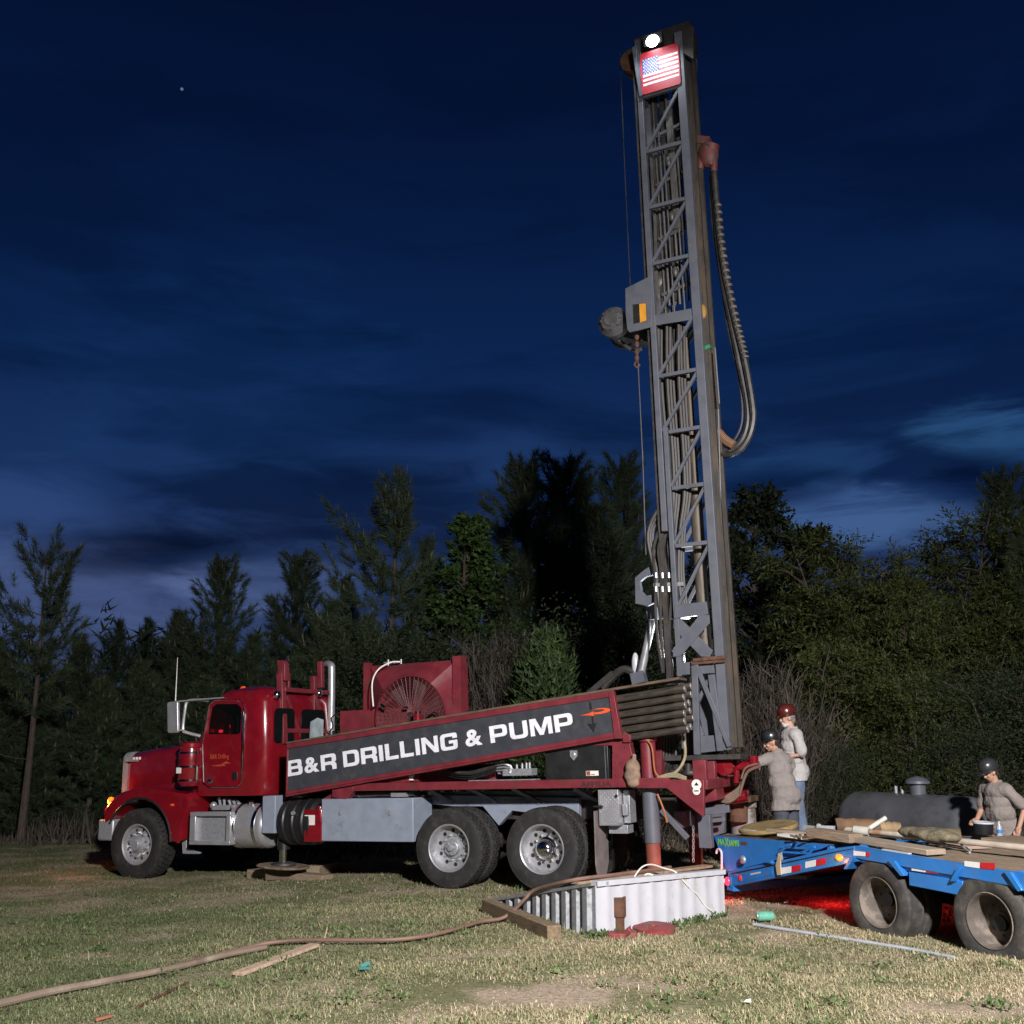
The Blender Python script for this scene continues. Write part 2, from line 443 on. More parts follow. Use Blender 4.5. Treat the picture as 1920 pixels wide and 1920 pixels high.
# fuel tank
m = MB().lathe([(.02, 4.62), (.29, 4.62), (.325, 4.66), (.33, 4.7), (.33, 5.27), (.30, 5.31), (.02, 5.31)], (0, .83, .79), 'x', 40)
ft = m.build('fuel_tank', M['alu'], TR)
m = MB()
for x in (4.78, 5.16): m.lathe([(.326, x - .03), (.338, x - .03), (.338, x + .03), (.326, x + .03)], (0, .83, .79), 'x', 40, True)
m.cyl((4.98, .92, 1.09), (4.98, .94, 1.16), .05, n=14); m.build('tank_strap', M['chrome'], ft)
# step box
a = T(360, 1524, 1.17); b = T(430, 1583, 1.17)
m = MB().box(b[0], a[0], .62, 1.12, b[1], a[1])
sb = m.build('step_box', M['galv'], TR, .01)
m = MB(); X0, X1, Z0, Z1 = b[0], a[0], b[1], a[1]
m.box(X0 - .02, X1 + .02, 1.0, 1.19, Z1 - .05, Z1 + .012).box(X0 - .02, X1 + .02, 1.0, 1.19, Z0 - .012, Z0 + .045)
m.box(X0 - .02, X0 + .06, 1.1, 1.188, Z0 + .045, Z1 - .05).box(X1 - .09, X1 + .02, 1.1, 1.188, Z0 + .045, Z1 - .05)
m.build('step_frame', M['alu'], sb, .006)
m = MB()
for k in range(5): m.tube([(5.3 + k * .11, .75 + .05 * (k % 2), 1.02), (5.34 + k * .1, .8, 1.12 + .02 * k), (5.5 + k * .09, .7, 1.18)], .022)
m.box(5.45, 5.75, .7, .95, 1.03, 1.10).ell((5.35, .88, 1.07), (.07, .07, .05)).ell((5.85, .8, 1.09), (.06, .06, .06))
m.build('hose_fittings', M['alu'], sb)
# bracket hanging behind the front wheel
m = MB().prism(TP([(341, 1569), (351, 1569), (350, 1590), (374, 1598), (374, 1601), (343, 1601)], .95), .9, .96); m.build('fender_bracket', M['galv'], TR, .006)

# ---- hood, grille, bumper, fenders
def hood_ring(x, hw, z0, z1, r):
    pts = rpoly([(-hw, z0, .02), (hw, z0, .02), (hw, z1, r), (-hw, z1, r)], 5)
    return [(x, y, z) for y, z in pts]
m = MB().loft([hood_ring(6.05, .86, 1.22, 2.07, .16), hood_ring(6.5, .82, 1.22, 2.06, .17), hood_ring(7.2, .74, 1.2, 2.02, .18), hood_ring(7.75, .68, 1.18, 1.97, .2), hood_ring(7.86, .65, 1.18, 1.93, .22)])
hood = m.build('hood', M['red'], TR)
m = MB().prism([(6.42, 1.40), (6.58, 1.40), (6.56, 1.96), (6.42, 1.98)], .80, .845); m.build('cowl_recess_shade', M['black'], hood, .01)  # black slab on the hood side paints in the dark of a recess
m = MB().tube([(6.66, .815, 1.42), (6.64, .795, 1.98)], .006, 5); m.build('hood_seam', M['black'], hood)
m = MB().loft([hood_ring(7.855, .69, .98, 1.97, .16), hood_ring(7.93, .69, .98, 1.97, .16), hood_ring(7.95, .66, 1.0, 1.94, .14)])
gr = m.build('grille', M['alu'], TR)
m = MB()
for k in range(12): m.box(7.945, 7.956, -.58, .58, 1.06 + k * .07, 1.09 + k * .07)
m.build('grille_bars', M['black'], gr)
a = T(243, 1422, .735)
m = MB().prism(TP([(234, 1419), (263, 1420), (258, 1428), (233, 1428)], .74), .725, .738); hb = m.build('hood_badge', M['galv'], hood)
m = MB()
for k in range(3): m.box(7.62 - k * .065, 7.66 - k * .065, .7375, .7405, a[1] - .022, a[1] + .018)
m.build('badge_letters', M['white'], hb)
m = MB().box(7.60, 7.93, -1.16, 1.16, .57, .90)
m.build('bumper', M['galv'], TR, .03)
def arc(cx, cz, r, a0, a1, n):
    return [(cx + r * math.cos(rad(a0 + (a1 - a0) * i / n)), cz + r * math.sin(rad(a0 + (a1 - a0) * i / n))) for i in range(n + 1)]
outer = [(7.80, .90), (7.84, 1.08), (7.72, 1.22), (7.5, 1.335), (7.2, 1.405), (6.9, 1.40), (6.6, 1.36), (6.35, 1.33), (6.08, 1.30), (6.0, 1.22), (6.16, .85), (6.17, .60)]
inner = [(6.36, .60)] + arc(7.06, .54, .69, 178, 25, 14) + [(7.70, .90)]
for sgn in (1, -1):
    ring0 = outer + inner
    y1, y0 = 1.16 * sgn, .62 * sgn
    m = MB(); n = len(ring0)
    def shrink(p, k): return (p[0] + (7.0 - p[0]) * k, p[1])
    rings = [[(x, y0, z) for x, z in ring0], [(x, y1 - .10 * sgn, z) for x, z in ring0], [(shrink((x, z), .02)[0], y1 - .03 * sgn, z - (.02 if i < len(outer) else 0)) for i, (x, z) in enumerate(ring0)], [(shrink((x, z), .04)[0], y1, z - (.06 if i < len(outer) else -.0)) for i, (x, z) in enumerate(ring0)]]
    m.loft(rings)
    fd = m.build('front_fender', M['red'], TR)
    m = MB().tube([(x, y1 - .01 * sgn, z) for x, z in inner[1:-1]], .022, 6); m.build('fender_lip', M['black'], fd)
    m = MB().ell((6.37, y1 - .006 * sgn, 1.12) if sgn > 0 else (6.37, y1, 1.12), (.055, .012, .022), 14, 8); m.build('marker_reflector', M['orange'], fd)
    m = MB().box(7.72, 7.96, .80 * sgn - .15, .80 * sgn + .15, 1.0, 1.24); hd = m.build('headlight', M['chrome'], TR, .04)
    m = MB().lathe([(.001, 7.985), (.06, 7.98), (.095, 7.955)], (0, .80 * sgn, 1.12), 'x', 20); m.build('lens', M['glass'], hd)
M['amber'] = mat('amber_lamp', (.8, .25, .02), .2, emit=(1, .11, .003), estr=3)
ts = T(208, 1502, 1.08)
m = MB().ell((ts[0], 1.08, ts[1]), (.055, .05, .065), 16, 10); m.build('turn_signal', M['amber'], TR)
m = MB().box(ts[0] - .04, ts[0] + .04, .95, 1.05, ts[1] - .06, ts[1] + .06); m.build('turn_signal_bracket', M['chrome'], TR, .01)

# ---- cab
def cab_ring(z, xb, xf, hw, rb=.24, rf=.08):
    pts = rpoly([(xb, -hw, rb), (xf, -hw, rf), (xf, hw, rf), (xb, hw, rb)], 6)
    return [(x, y, z) for x, y in pts]
m = MB().loft([cab_ring(1.24, 4.72, 6.06, .96), cab_ring(1.28, 4.70, 6.08, .97), cab_ring(2.06, 4.70, 6.08, .97), cab_ring(2.66, 4.73, 5.84, .97), cab_ring(2.76, 4.76, 5.74, .945), cab_ring(2.85, 4.82, 5.60, .88), cab_ring(2.91, 4.95, 5.40, .74), cab_ring(2.93, 5.1, 5.3, .5)])
cab_me = m.mesh('cab', M['red'], 0)
cab = bpy.data.objects.new('cab', cab_me); COL.objects.link(cab)
win = TP([(393, 1362), (399, 1327), (407, 1320), (446, 1320), (454, 1328), (452, 1372), (448, 1377), (392, 1377)], .97)
ct = MB().prism(win, .30, 1.3).build('cutter', M['black'], None, 0, 0)
bo = cab.modifiers.new('cut', 'BOOLEAN'); bo.object = ct; bo.operation = 'DIFFERENCE'; bo.solver = 'EXACT'
me = bake(cab); cab.modifiers.clear(); cab.data = me; me.shade_smooth(); me.set_sharp_from_angle(angle=rad(30))
bpy.data.objects.remove(ct); cab.parent = TR
wx0 = min(p[0] for p in win); wx1 = max(p[0] for p in win); wz0 = min(p[1] for p in win); wz1 = max(p[1] for p in win)
m = MB().box(wx0 - .0, wx1 + .0, .303, .31, wz0, wz1); m.build('cab_lining', M['black'], cab)
m = MB().prism(rpoly([(5.36, wz0 + .01, .04), (5.52, wz0 + .01, .04), (5.50, wz1 - .18, .06), (5.40, wz1 - .18, .06)]), .45, .72); m.build('seat_back', mat('seat_cloth', (.10, .10, .11), .8), cab, .02)
m = MB().tube([(5.78, .55, wz0 + .02), (5.74, .6, wz0 + .32)], .012); m.build('grab_rail', M['chrome'], cab)
M['redlamp'] = mat('red_lamp', (.7, .02, .03), .3, emit=(1, .015, .03), estr=4.0)
p = T3(414, 1371, .8); m = MB().ell((p.x, .8, p.z), (.045, .02, .026), 12, 8); m.build('dash_lamp', M['redlamp'], cab)
gm = bpy.data.materials.new('clear_window_glass'); gm.use_nodes = True
_nt = gm.node_tree; _b = _nt.nodes['Principled BSDF']; _tr = _nt.nodes.new('ShaderNodeBsdfTransparent'); _tr.inputs[0].default_value = (.55, .6, .6, 1)
_b.inputs['Base Color'].default_value = (.01, .012, .012, 1); _b.inputs['Roughness'].default_value = .05
_mx = _nt.nodes.new('ShaderNodeMixShader'); _mx.inputs[0].default_value = .25
_nt.links.new(_tr.outputs[0], _mx.inputs[1]); _nt.links.new(_b.outputs[0], _mx.inputs[2]); _nt.links.new(_mx.outputs[0], _nt.nodes['Material Output'].inputs['Surface'])
M['clear'] = gm
dp = TP([(379, 1395), (388, 1345), (393, 1322), (402, 1313), (446, 1312), (456, 1320), (459, 1340), (455, 1455), (452, 1470), (443, 1476), (392, 1476), (381, 1468)], .985)
# door skin: a frame round the window opening
door_poly = rpoly([(x, z, .03) for x, z in dp], 2)
dm = MB().prism(door_poly, .9725, .984).build('door', M['red'], None, 0, 0)
ct = MB().prism(win, .9, 1.2).build('cutter', M['black'], None, 0, 0)
bo = dm.modifiers.new('cut', 'BOOLEAN'); bo.object = ct; bo.operation = 'DIFFERENCE'; bo.solver = 'EXACT'
me = bake(dm); dm.modifiers.clear(); dm.data = me; bpy.data.objects.remove(ct); dm.parent = TR
m = MB().tube([(x, .985, z) for x, z in door_poly + door_poly[:1]], .011, 6); m.build('door_trim', M['chrome'], dm)
m = MB().prism(win, .976, .980); m.build('window', M['clear'], dm)
m = MB().tube([(T(455, 1335, 1.02)[0], 1.02, T(455, 1335, 1.02)[1]), (T(456, 1350, 1.04)[0], 1.04, T(456, 1350, 1.04)[1]), (T(455, 1440, 1.04)[0], 1.04, T(455, 1440, 1.04)[1]), (T(454, 1455, 1.0)[0], 1.0, T(454, 1455, 1.0)[1])], .015); m.build('grab_handle', M['chrome'], dm)
c = T(441, 1455, .985); m = MB().box(c[0] - .05, c[0] + .06, .985, .998, c[1] - .06, c[1] + .06); m.build('door_handle', M['black'], dm, .008)
c = T(389, 1465, .985); m = MB().ell((c[0] - .04, .99, c[1]), (.06, .012, .035), 14, 8); m.build('step_light', M['chrome'], dm)
# door lettering: faded orange words and an arrow
M['fadedorange'] = mat('faded_orange_vinyl', (.36, .055, .02), .5, var=.1)
def on_side(me, name, material, x0, z0, y, sx, sz, parent, slope=0, skew=0):
    """Stand flat lettering up on the near side of the truck, reading towards the rear."""
    o = bpy.data.objects.new(name, me); COL.objects.link(o); o.parent = parent
    me.materials.clear(); me.materials.append(material)
    mt = Matrix(((-sx * math.cos(slope), -sz * math.sin(slope) * -1 * 1, 0, x0), (0, 0, 1, y), (sx * math.sin(slope), sz * math.cos(slope), 0, z0), (0, 0, 0, 1)))
    me.transform(mt); return o
c = T(394, 1423, .985)
on_side(text_mesh('B&R Drilling', 1, .01, .001), 'door_lettering', M['fadedorange'], c[0], c[1], .9865, .075, .10, dm)
m = MB().prism(TP([(395, 1436), (415, 1433), (424, 1427), (433, 1431), (420, 1433), (424, 1436), (410, 1437)], .985), .9845, .9866); m.build('door_arrow', M['fadedorange'], dm)
# back windows
for y0, y1 in ((.30, .80), (-.52, .12)):
    pts = rpoly([(y0, 2.02, .08), (y1, 2.02, .08), (y1, 2.56, .10), (y0, 2.56, .10)], 4)
    w = MB().prism(pts, 4.685, 4.70, 'x').build('rear_window', M['glass'], cab)
m = MB().prism([(-.10, 2.05), (-.46, 2.05), (-.47, 2.40), (-.30, 2.43), (-.12, 2.36)], 4.676, 4.6845, 'x'); m.build('window_patch', mat('pale_blue_patch', (.30, .36, .38), .5, var=.3), cab)  # pale patch laid over one rear pane
pts = [(x, y, z) for (x, y, z) in [(5.96, -.80, 2.12), (5.96, .80, 2.12), (5.80, .78, 2.62), (5.80, -.78, 2.62)]]
m = MB().loft([[(x + .065, y, z) for x, y, z in pts], [(x + .075, y, z) for x, y, z in pts]]); m.build('windscreen', M['glass'], cab)
m = MB()
for y in (-.6, -.3, 0, .3, .6): m.ell((5.5, y, 2.91), (.06, .035, .04), 10, 6)
m.build('roof_marker', M['orange'], cab)
# mirror
def P3(u, v, y): p = TF.on(u, v, y); return (p.x, y, p.z)
m = MB().prism(rpoly([T(316, 1317, 1.28) + (.04,), T(336, 1314, 1.28) + (.04,), T(337, 1374, 1.28) + (.04,), T(317, 1374, 1.28) + (.04,)], 4), 1.26, 1.32)
mi = m.build('mirror', M['alu'], TR, .012)
a, b = T(326, 1322, 1.2), T(340, 1368, 1.2)
m = MB().box(min(a[0], b[0]) - .02, max(a[0], b[0]) - .06, 1.235, 1.258, b[1], a[1]); m.build('mirror_face', M['black'], mi)
m = MB()
m.tube(spline([P3(420, 1308, .97), P3(380, 1311, 1.08), P3(335, 1315, 1.22), P3(328, 1316, 1.27)], 4), .011)
m.tube(spline([P3(392, 1313, .97), P3(360, 1313, 1.08), P3(350, 1317, 1.12), P3(347, 1330, 1.13), P3(343, 1365, 1.13), P3(349, 1373, 1.12), P3(376, 1380, .98)], 5), .026)
m.tube([P3(343, 1368, 1.13), P3(328, 1371, 1.27)], .012)
m.build('mirror_bracket', M['alu'], mi)
m = MB().tube([P3(329, 1314, 1.27), P3(333, 1233, 1.27)], [.009, .004], 6); m.build('antenna', M['label'], mi)
m = MB().ell((4.70, .74, 2.76), (.06, .07, .07), 16, 10); m.build('cab_work_lamp', M['chrome'], TR)
# air cleaner
ac = T3(353, 1440, 1.03); zt = T(353, 1391, 1.03)[1]; zb = T(353, 1474, 1.03)[1]
m = MB().lathe([(.02, zb), (.15, zb), (.165, zb + .03), (.185, zb + .06), (.185, zt - .16), (.175, zt - .1), (.19, zt - .08), (.19, zt - .03), (.15, zt), (.02, zt + .01)], (ac.x, .98, 0), 'z', 36)
acl = m.build('air_cleaner', M['red'], TR)
m = MB()
for z in (zb + .09, zb + .30, zt - .17): m.lathe([(.184, z - .016), (.191, z - .016), (.191, z + .016), (.184, z + .016)], (ac.x, .98, 0), 'z', 36, True)
m.build('cleaner_band', M['chrome'], acl)
m = MB().tube([(ac.x - .19, 1.05, zb + .1), (ac.x - .20, 1.06, zb + .30)], .035, 10).tube([(ac.x - .18, 1.06, zt - .35), (ac.x - .18, 1.06, zt - .12)], .012, 8); m.build('intake_pipe', M['chrome'], acl)
m = MB().box(ac.x + .02, ac.x + .12, 1.155, 1.166, zb + .2, zb + .29); m.build('cleaner_label', M['label'], acl)

# ---- headache rack
m = MB()
def post(u0, v0, u1, v1, y, w=.1):
    a = T3(u0, v0, y); b = T3(u1, v1, y); m.bar(a, b, w, w)
post(527, 1262, 531, 1395, .55, .11)
a = T3(526, 1262, .55); m.prism(TP([(519, 1238), (530, 1238), (534, 1246), (534, 1276), (522, 1276)], .60), .48, .60)
post(588, 1268, 589, 1392, -.30, .09); post(601, 1240, 602, 1290, -.62, .09)
post(541, 1262, 541, 1300, .3, .05)
z1 = T(540, 1293, .5)[1]; z2 = T(540, 1370, .4)[1]; xr = T(531, 1330, .55)[0]
m.bar((xr, .56, z1), (xr, -.64, z1), .07, .09); m.bar((xr + .003, .5, z2), (xr + .003, -.6, z2), .07, .09)
m.bar((xr, .48, z1 - .1), (xr, .0, z2 - .25), .06); m.bar((xr, -.28, z1 - .06), (xr, -.55, z2), .06)
m.build('headache_rack', M['rigred'], TR, .008)
m = MB().ell((xr - .03, -.36, z1 - .02), (.05, .06, .06), 14, 8); m.build('rack_work_lamp', M['chrome'], TR)
ex = T3(606, 1290, -.62)
m = MB().tube(spline([(ex.x - .1, -.72, 1.5), (ex.x - .1, -.72, 2.3), (ex.x - .1, -.72, T(606, 1262, -.72)[1]), (ex.x - .06, -.74, T(606, 1248, -.72)[1]), (ex.x + .06, -.8, T(606, 1245, -.72)[1])], 5), .062, 16)
es = m.build('exhaust_stack', M['alu'], TR)
m = MB().cyl((ex.x - .1, -.72, 1.55), (ex.x - .1, -.72, 2.22), .11, n=20); m.build('heat_shield', M['chrome'], es)

# ---- deck
m = MB()
z0, z1 = 1.29, 1.40
m.box(-1.75, 2.98, 1.04, 1.15, z0, z1).box(-1.75, 2.98, -1.15, -1.04, z0, z1)
m.prism([(2.98, z1), (3.35, z1 - .01), (3.35, z0 - .08), (3.1, z0 - .12), (2.98, z0)], 1.03, 1.148)
for x in (-1.5, -.4, .8, 1.9, 2.9): m.box(x - .05, x + .05, -1.03, 1.03, z0 + .01, z1 - .02)
m.build('deck_frame', M['rigred'], TR, .006)
m = MB().box(-1.7, 3.3, -1.035, 1.035, z1 - .05, z1 - .028); m.build('deck_plate', M['grime'], TR)
c = T(1089, 1475, 1.151)
on_side(text_mesh('AFFILIA', 1, .03, .001), 'rail_lettering', mat('worn_black_stencil', (.035, .012, .012), .7), c[0], c[1], 1.152, .13, .085, TR)
# rear gusset
gp = TP([(1185, 1462), (1320, 1462), (1320, 1528), (1318, 1532), (1250, 1478), (1185, 1478)], 1.16)
m = MB().prism(gp, 1.10, 1.16).prism(gp, -1.16, -1.10)
m.box(gp[1][0] - .02, gp[1][0] + .10, -1.09, 1.09, gp[1][1] - .12, gp[1][1])
rg = m.build('rear_gusset', M['rigred'], TR, .006)
m = MB()
for v, s in ((1471, .062), (1483, .048)):
    c = T(1306, v, 1.16); m.lathe([(s, 1.1615), (s, 1.1640), (.001, 1.1642)], (c[0], 0, c[1]), 'y', 24)
dec = m.build('oval_decal', M['label'], rg)
dec.scale = (1, 1, 1)
m = MB()
c = T(1306, 1471, 1.16); m.prism([(c[0] - .03, c[1] - .012), (c[0] + .03, c[1] - .012), (c[0], c[1] + .03)], 1.1645, 1.166)
c = T(1306, 1483, 1.16); m.prism([(c[0] - .03, c[1] - .006), (c[0] + .03, c[1] - .006), (c[0] + .03, c[1] + .008), (c[0] - .03, c[1] + .008)], 1.1645, 1.166)
m.build('decal_print', M['black'], rg)
# toolbox on the deck
a = T(1021, 1399, 1.10); b = T(1142, 1464, 1.10)
m = MB().box(b[0], a[0], .62, 1.10, b[1], a[1]); tb = m.build('black_toolbox', M['black'], TR, .008)
c = T(1076, 1415, 1.1)
sh = [(.05, .055), (.05, -.02), (.0, -.075), (-.05, -.02), (-.05, .055)]
m = MB().prism([(c[0] + x, c[1] + z) for x, z in sh], 1.099, 1.112).ell((c[0], 1.112, c[1]), (.03, .012, .035), 12, 8); m.build('toolbox_latch', M['alu'], tb)
c = T(1111, 1450, 1.1)
m = MB().box(c[0] - .085, c[0] + .09, 1.1015, 1.1035, c[1] - .03, c[1] + .032); m.build('toolbox_sticker', M['label'], tb)
m = MB().box(c[0] + .03, c[0] + .085, 1.104, 1.105, c[1] - .026, c[1] + .028).box(c[0] - .03, c[0] + .02, 1.104, 1.105, c[1] - .02, c[1] - .008); m.build('sticker_print', M['rustred'], tb)
m = MB().box(b[0] + .035, b[0] + .045, 1.097, 1.103, b[1], a[1]); m.build('toolbox_seam', M['grey'], tb)
# red support of the rod rack
m = MB().prism(TP([(1088, 1386), (1150, 1362), (1181, 1378), (1181, 1398), (1190, 1440), (1197, 1462), (1147, 1462), (1147, 1398), (1088, 1398)], 1.12), .98, 1.11)
m.prism(TP([(1165, 1378), (1182, 1378), (1182, 1392), (1168, 1392)], 1.15), 1.11, 1.15)
for u, v in ((1155, 1453), (1178, 1453), (1155, 1430), (1150, 1410), (1172, 1400)):
    c = T(u, v, 1.11); m.cyl((c[0], 1.10, c[1]), (c[0], 1.122, c[1]), .012, n=6)
m.build('rack_support', M['rigred'], TR, .006)
m = MB().prism(TP([(1140, 1466), (1142, 1447), (1148, 1447), (1148, 1466)], 1.0), .2, .9); m.build('rack_foot', M['rigred'], TR)
for u0, u1, v0, v1 in ((655, 640, 1455, 1478),):
    m = MB().prism(TP([(632, 1462), (655, 1455), (762, 1440), (765, 1466), (632, 1480)], 1.08), .9, 1.06); m.build('rack_cradle', M['rigred'], TR, .006)
# hydraulics between deck and sign
m = MB()
for k in range(6):
    y = .98 - .05 * k; dv = (k % 3) * 4
    m.tube(spline([P3(770, 1447 + dv, y), P3(820, 1440 + dv, y), P3(870, 1450 + dv, y), P3(905, 1447 + dv - 3, y), P3(930, 1435 + dv, y)], 5), .032, 8)
for k in range(4): m.tube([P3(820 + 6 * k, 1425 + k, .8), P3(832 + 7 * k, 1442, .85)], .018, 8)
m.build('hydraulic_hose', M['hose'], TR)
m = MB()
for k in range(4): m.tube([P3(925 + k * 3, 1434 + 5 * k, .98 - .05 * k), P3(945, 1432 + 6 * k, .98 - .05 * k), P3(957, 1436 + 4 * k, .95), P3(962, 1446, .92)], .02, 8)
a = T(942, 1442, .95); b = T(996, 1451, .95); m.box(b[0], a[0], .75, .95, b[1] - .02, a[1])
for u in (968, 978, 986, 992): c = T(u, 1437, .9); m.cyl((c[0], .88, c[1] - .08), (c[0], .88, c[1] + .06), .017, n=8)
m.box(T(1005, 1460, .95)[0], T(880, 1460, .95)[0], .7, .98, 1.39, 1.41)
m.build('valve_bank', M['galv'], TR, .004)
m = MB().box(.9, 2.6, .2, .7, 1.40, 1.62).box(2.0, 2.1, .72, .98, 1.4, 1.6).box(2.22, 2.30, .72, .98, 1.4, 1.6); m.build('pump_drive', M['rigred'], TR, .01)
c = T(771, 1452, 1.0); m = MB().cyl((c[0], 1.0, c[1] - .08), (c[0], 1.0, c[1] + .06), .045, n=14); m.build('filter_can', M['label'], TR)

# ---- rod rack with the name panel
ZT = lambda x: 2.405 - .0935 * (x + 0.0) + .005
ZB = lambda x: ZT(x) - .715 + .02 * (x - 4.1) * 0
_tl = T(537, 1395, 1.21); _tr = T(1140, 1296, 1.21); _bl = T(537, 1490, 1.21); _br = T(1150, 1381, 1.21)
def sl(p, q, x): return p[1] + (q[1] - p[1]) * (x - p[0]) / (q[0] - p[0])
top = lambda x: sl(_tl, _tr, x)
bot = lambda x: sl(_bl, _br, x)
XL, XR = _tl[0], T(1152, 1340, 1.21)[0]
m = MB()
m.prism([(XL, top(XL)), (XR, top(XR)), (XR, top(XR) - .075), (XL, top(XL) - .075)], 1.12, 1.21)
m.prism([(XL, bot(XL)), (XR, bot(XR)), (XR, bot(XR) + .05), (XL, bot(XL) + .05)], 1.12, 1.208)
m.prism([(XL, top(XL) - .076), (XL - .03, top(XL) - .076), (XL - .03, bot(XL) + .051), (XL, bot(XL) + .051)], 1.12, 1.207)
m.prism([(XL - .031, bot(XL) + .051), (XR, bot(XR) + .051), (XR, top(XR) - .076), (XL - .031, top(XL) - .076)], 1.12, 1.185)
m.prism(TP([(1140, 1296), (1150, 1296), (1166, 1385), (1152, 1385)], 1.215), 1.13, 1.216)
m.prism([(XL, bot(XL) - .001), (XR, bot(XR) - .001), (XR, bot(XR) - .03), (XL, bot(XL) - .03)], .78, 1.205)
m.prism([(XL, top(XL)), (XL - .03, top(XL)), (XL - .03, bot(XL)), (XL, bot(XL))], .78, 1.118)
m.prism([(XL - .04, bot(XL) + .05), (XR, bot(XR) + .05), (XR, top(XR) - .07), (XL - .04, top(XL) - .07)], .775, .80)
rr = m.build('rod_rack', M['rigred'], TR, .005)
m = MB()
XE = T(1272, 1262, 1.2)[0]
m.prism([(XL + .01, top(XL) + .03), (XE, top(XE) + .035), (XE, top(XE) + .002), (XL + .01, top(XL) + .002)], .85, 1.20)
m.build('rack_top_plank', M['wooddark'], rr, .004)
pb = lambda x: bot(x) + .052
pt = lambda x: top(x) - .078
x0, x1 = XL - .032, XR + .02
m = MB().prism([(x0, pb(x0)), (x1, pb(x1)), (x1, pt(x1)), (x0, pt(x0))], 1.186, 1.192)
sp = m.build('name_panel', M['signdark'], rr)

# lettering: outlines of each letter in a cell one unit high
R_ = 0.0
GL = {
 'I': (.27, [[(0, 0, 0), (.27, 0, 0), (.27, 1, 0), (0, 1, 0)]]),
 'L': (.86, [[(0, 0, 0), (.86, 0, 0), (.86, .21, 0), (.27, .21, 0), (.27, 1, 0), (0, 1, 0)]]),
 'D': (1.1, [[(0, 0, 0), (1.1, 0, .32), (1.1, 1, .32), (0, 1, 0)], [(.27, .21, 0), (.82, .21, .14), (.82, .79, .14), (.27, .79, 0)]]),
 'P': (1.06, [[(0, 0, 0), (.27, 0, 0), (.27, .30, 0), (1.06, .30, .27), (1.06, 1, .27), (0, 1, 0)], [(.27, .50, 0), (.78, .50, .09), (.78, .79, .09), (.27, .79, 0)]]),
 'R': (1.08, [[(0, 0, 0), (.27, 0, 0), (.27, .32, 0), (.70, .32, .07), (.79, .2, .05), (.79, 0, 0), (1.08, 0, 0), (1.08, .36, .1), (.97, .44, .03), (1.08, .54, .1), (1.08, 1, .27), (0, 1, 0)], [(.27, .52, 0), (.79, .52, .08), (.79, .79, .08), (.27, .79, 0)]]),
 'B': (1.08, [[(0, 0, 0), (1.08, 0, .25), (1.08, .53, .12), (.99, .53, .02), (1.04, .6, .08), (1.04, 1, .25), (0, 1, 0)], [(.27, .20, 0), (.80, .20, .07), (.80, .42, .07), (.27, .42, 0)], [(.27, .60, 0), (.76, .60, .07), (.76, .80, .07), (.27, .80, 0)]]),
 'N': (1.06, [[(0, 0, 0), (.25, 0, 0), (.25, .66, 0), (.78, 0, 0), (1.06, 0, 0), (1.06, 1, 0), (.81, 1, 0), (.81, .36, 0), (.28, 1, 0), (0, 1, 0)]]),
 'G': (1.08, [[(0, 0, .28), (1.08, 0, .22), (1.08, .56, 0), (.54, .56, 0), (.54, .38, 0), (.81, .38, 0), (.81, .2, .05), (.27, .2, .12), (.27, .8, .12), (.80, .8, .05), (.80, .68, 0), (1.08, .68, 0), (1.08, 1, .28), (0, 1, .28)]]),
 'U': (1.08, [[(0, 0, .3), (1.08, 0, .3), (1.08, 1, 0), (.81, 1, 0), (.81, .21, .12), (.27, .21, .12), (.27, 1, 0), (0, 1, 0)]]),
 'M': (1.3, [[(0, 0, 0), (.25, 0, 0), (.25, .66, 0), (.54, 0, 0), (.76, 0, 0), (1.05, .66, 0), (1.05, 0, 0), (1.3, 0, 0), (1.3, 1, 0), (.93, 1, 0), (.65, .34, 0), (.37, 1, 0), (0, 1, 0)]]),
}
def letters_mesh(txt, ext=.002, gap=.15, space=.5, amp_bold=.03):
    c = bpy.data.curves.new('lettering', 'CURVE'); c.dimensions = '2D'; c.fill_mode = 'BOTH'; c.extrude = ext
    x = 0; amps = []
    for ch in txt:
        if ch == ' ': x += space - gap; continue
        if ch == '&': amps.append(x); x += 1.05 + gap; continue
        w, cs = GL[ch]
        for ct in cs:
            pts = rpoly(ct, 4); s = c.splines.new('POLY'); s.points.add(len(pts) - 1); s.use_cyclic_u = True
            for p, q in zip(s.points, pts): p.co = (x + q[0], q[1], 0, 1)
        x += w + gap
    o = bpy.data.objects.new('lettering', c); COL.objects.link(o); me = bake(o); bpy.data.objects.remove(o)
    bm = bmesh.new(); bm.from_mesh(me)
    for ax in amps:
        t = text_mesh('&', 1, amp_bold, ext)
        xs = [v.co.x for v in t.vertices]; ys = [v.co.y for v in t.vertices]
        sx = 1.05 / (max(xs) - min(xs)); sy = 1.0 / (max(ys) - min(ys))
        t.transform(Matrix.Translation((ax, 0, 0)) @ Matrix.Diagonal((sx, sy, 1, 1)) @ Matrix.Translation((-min(xs), -min(ys), 0)))
        bm.from_mesh(t)
    bm.to_mesh(me); bm.free()
    return me, x - gap
lm, LW = letters_mesh('B&R DRILLING & PUMP', .0015)
p0 = T3(540, 1456, 1.195); p1 = T3(1076, 1368, 1.195)
sc = math.hypot(p1.x - p0.x, p1.z - p0.z) / LW; slope = math.atan2(p1.z - p0.z, p0.x - p1.x)
on_side(lm, 'lettering', M['white'], p0.x, p0.z, 1.1945, sc, .225, rr, slope)
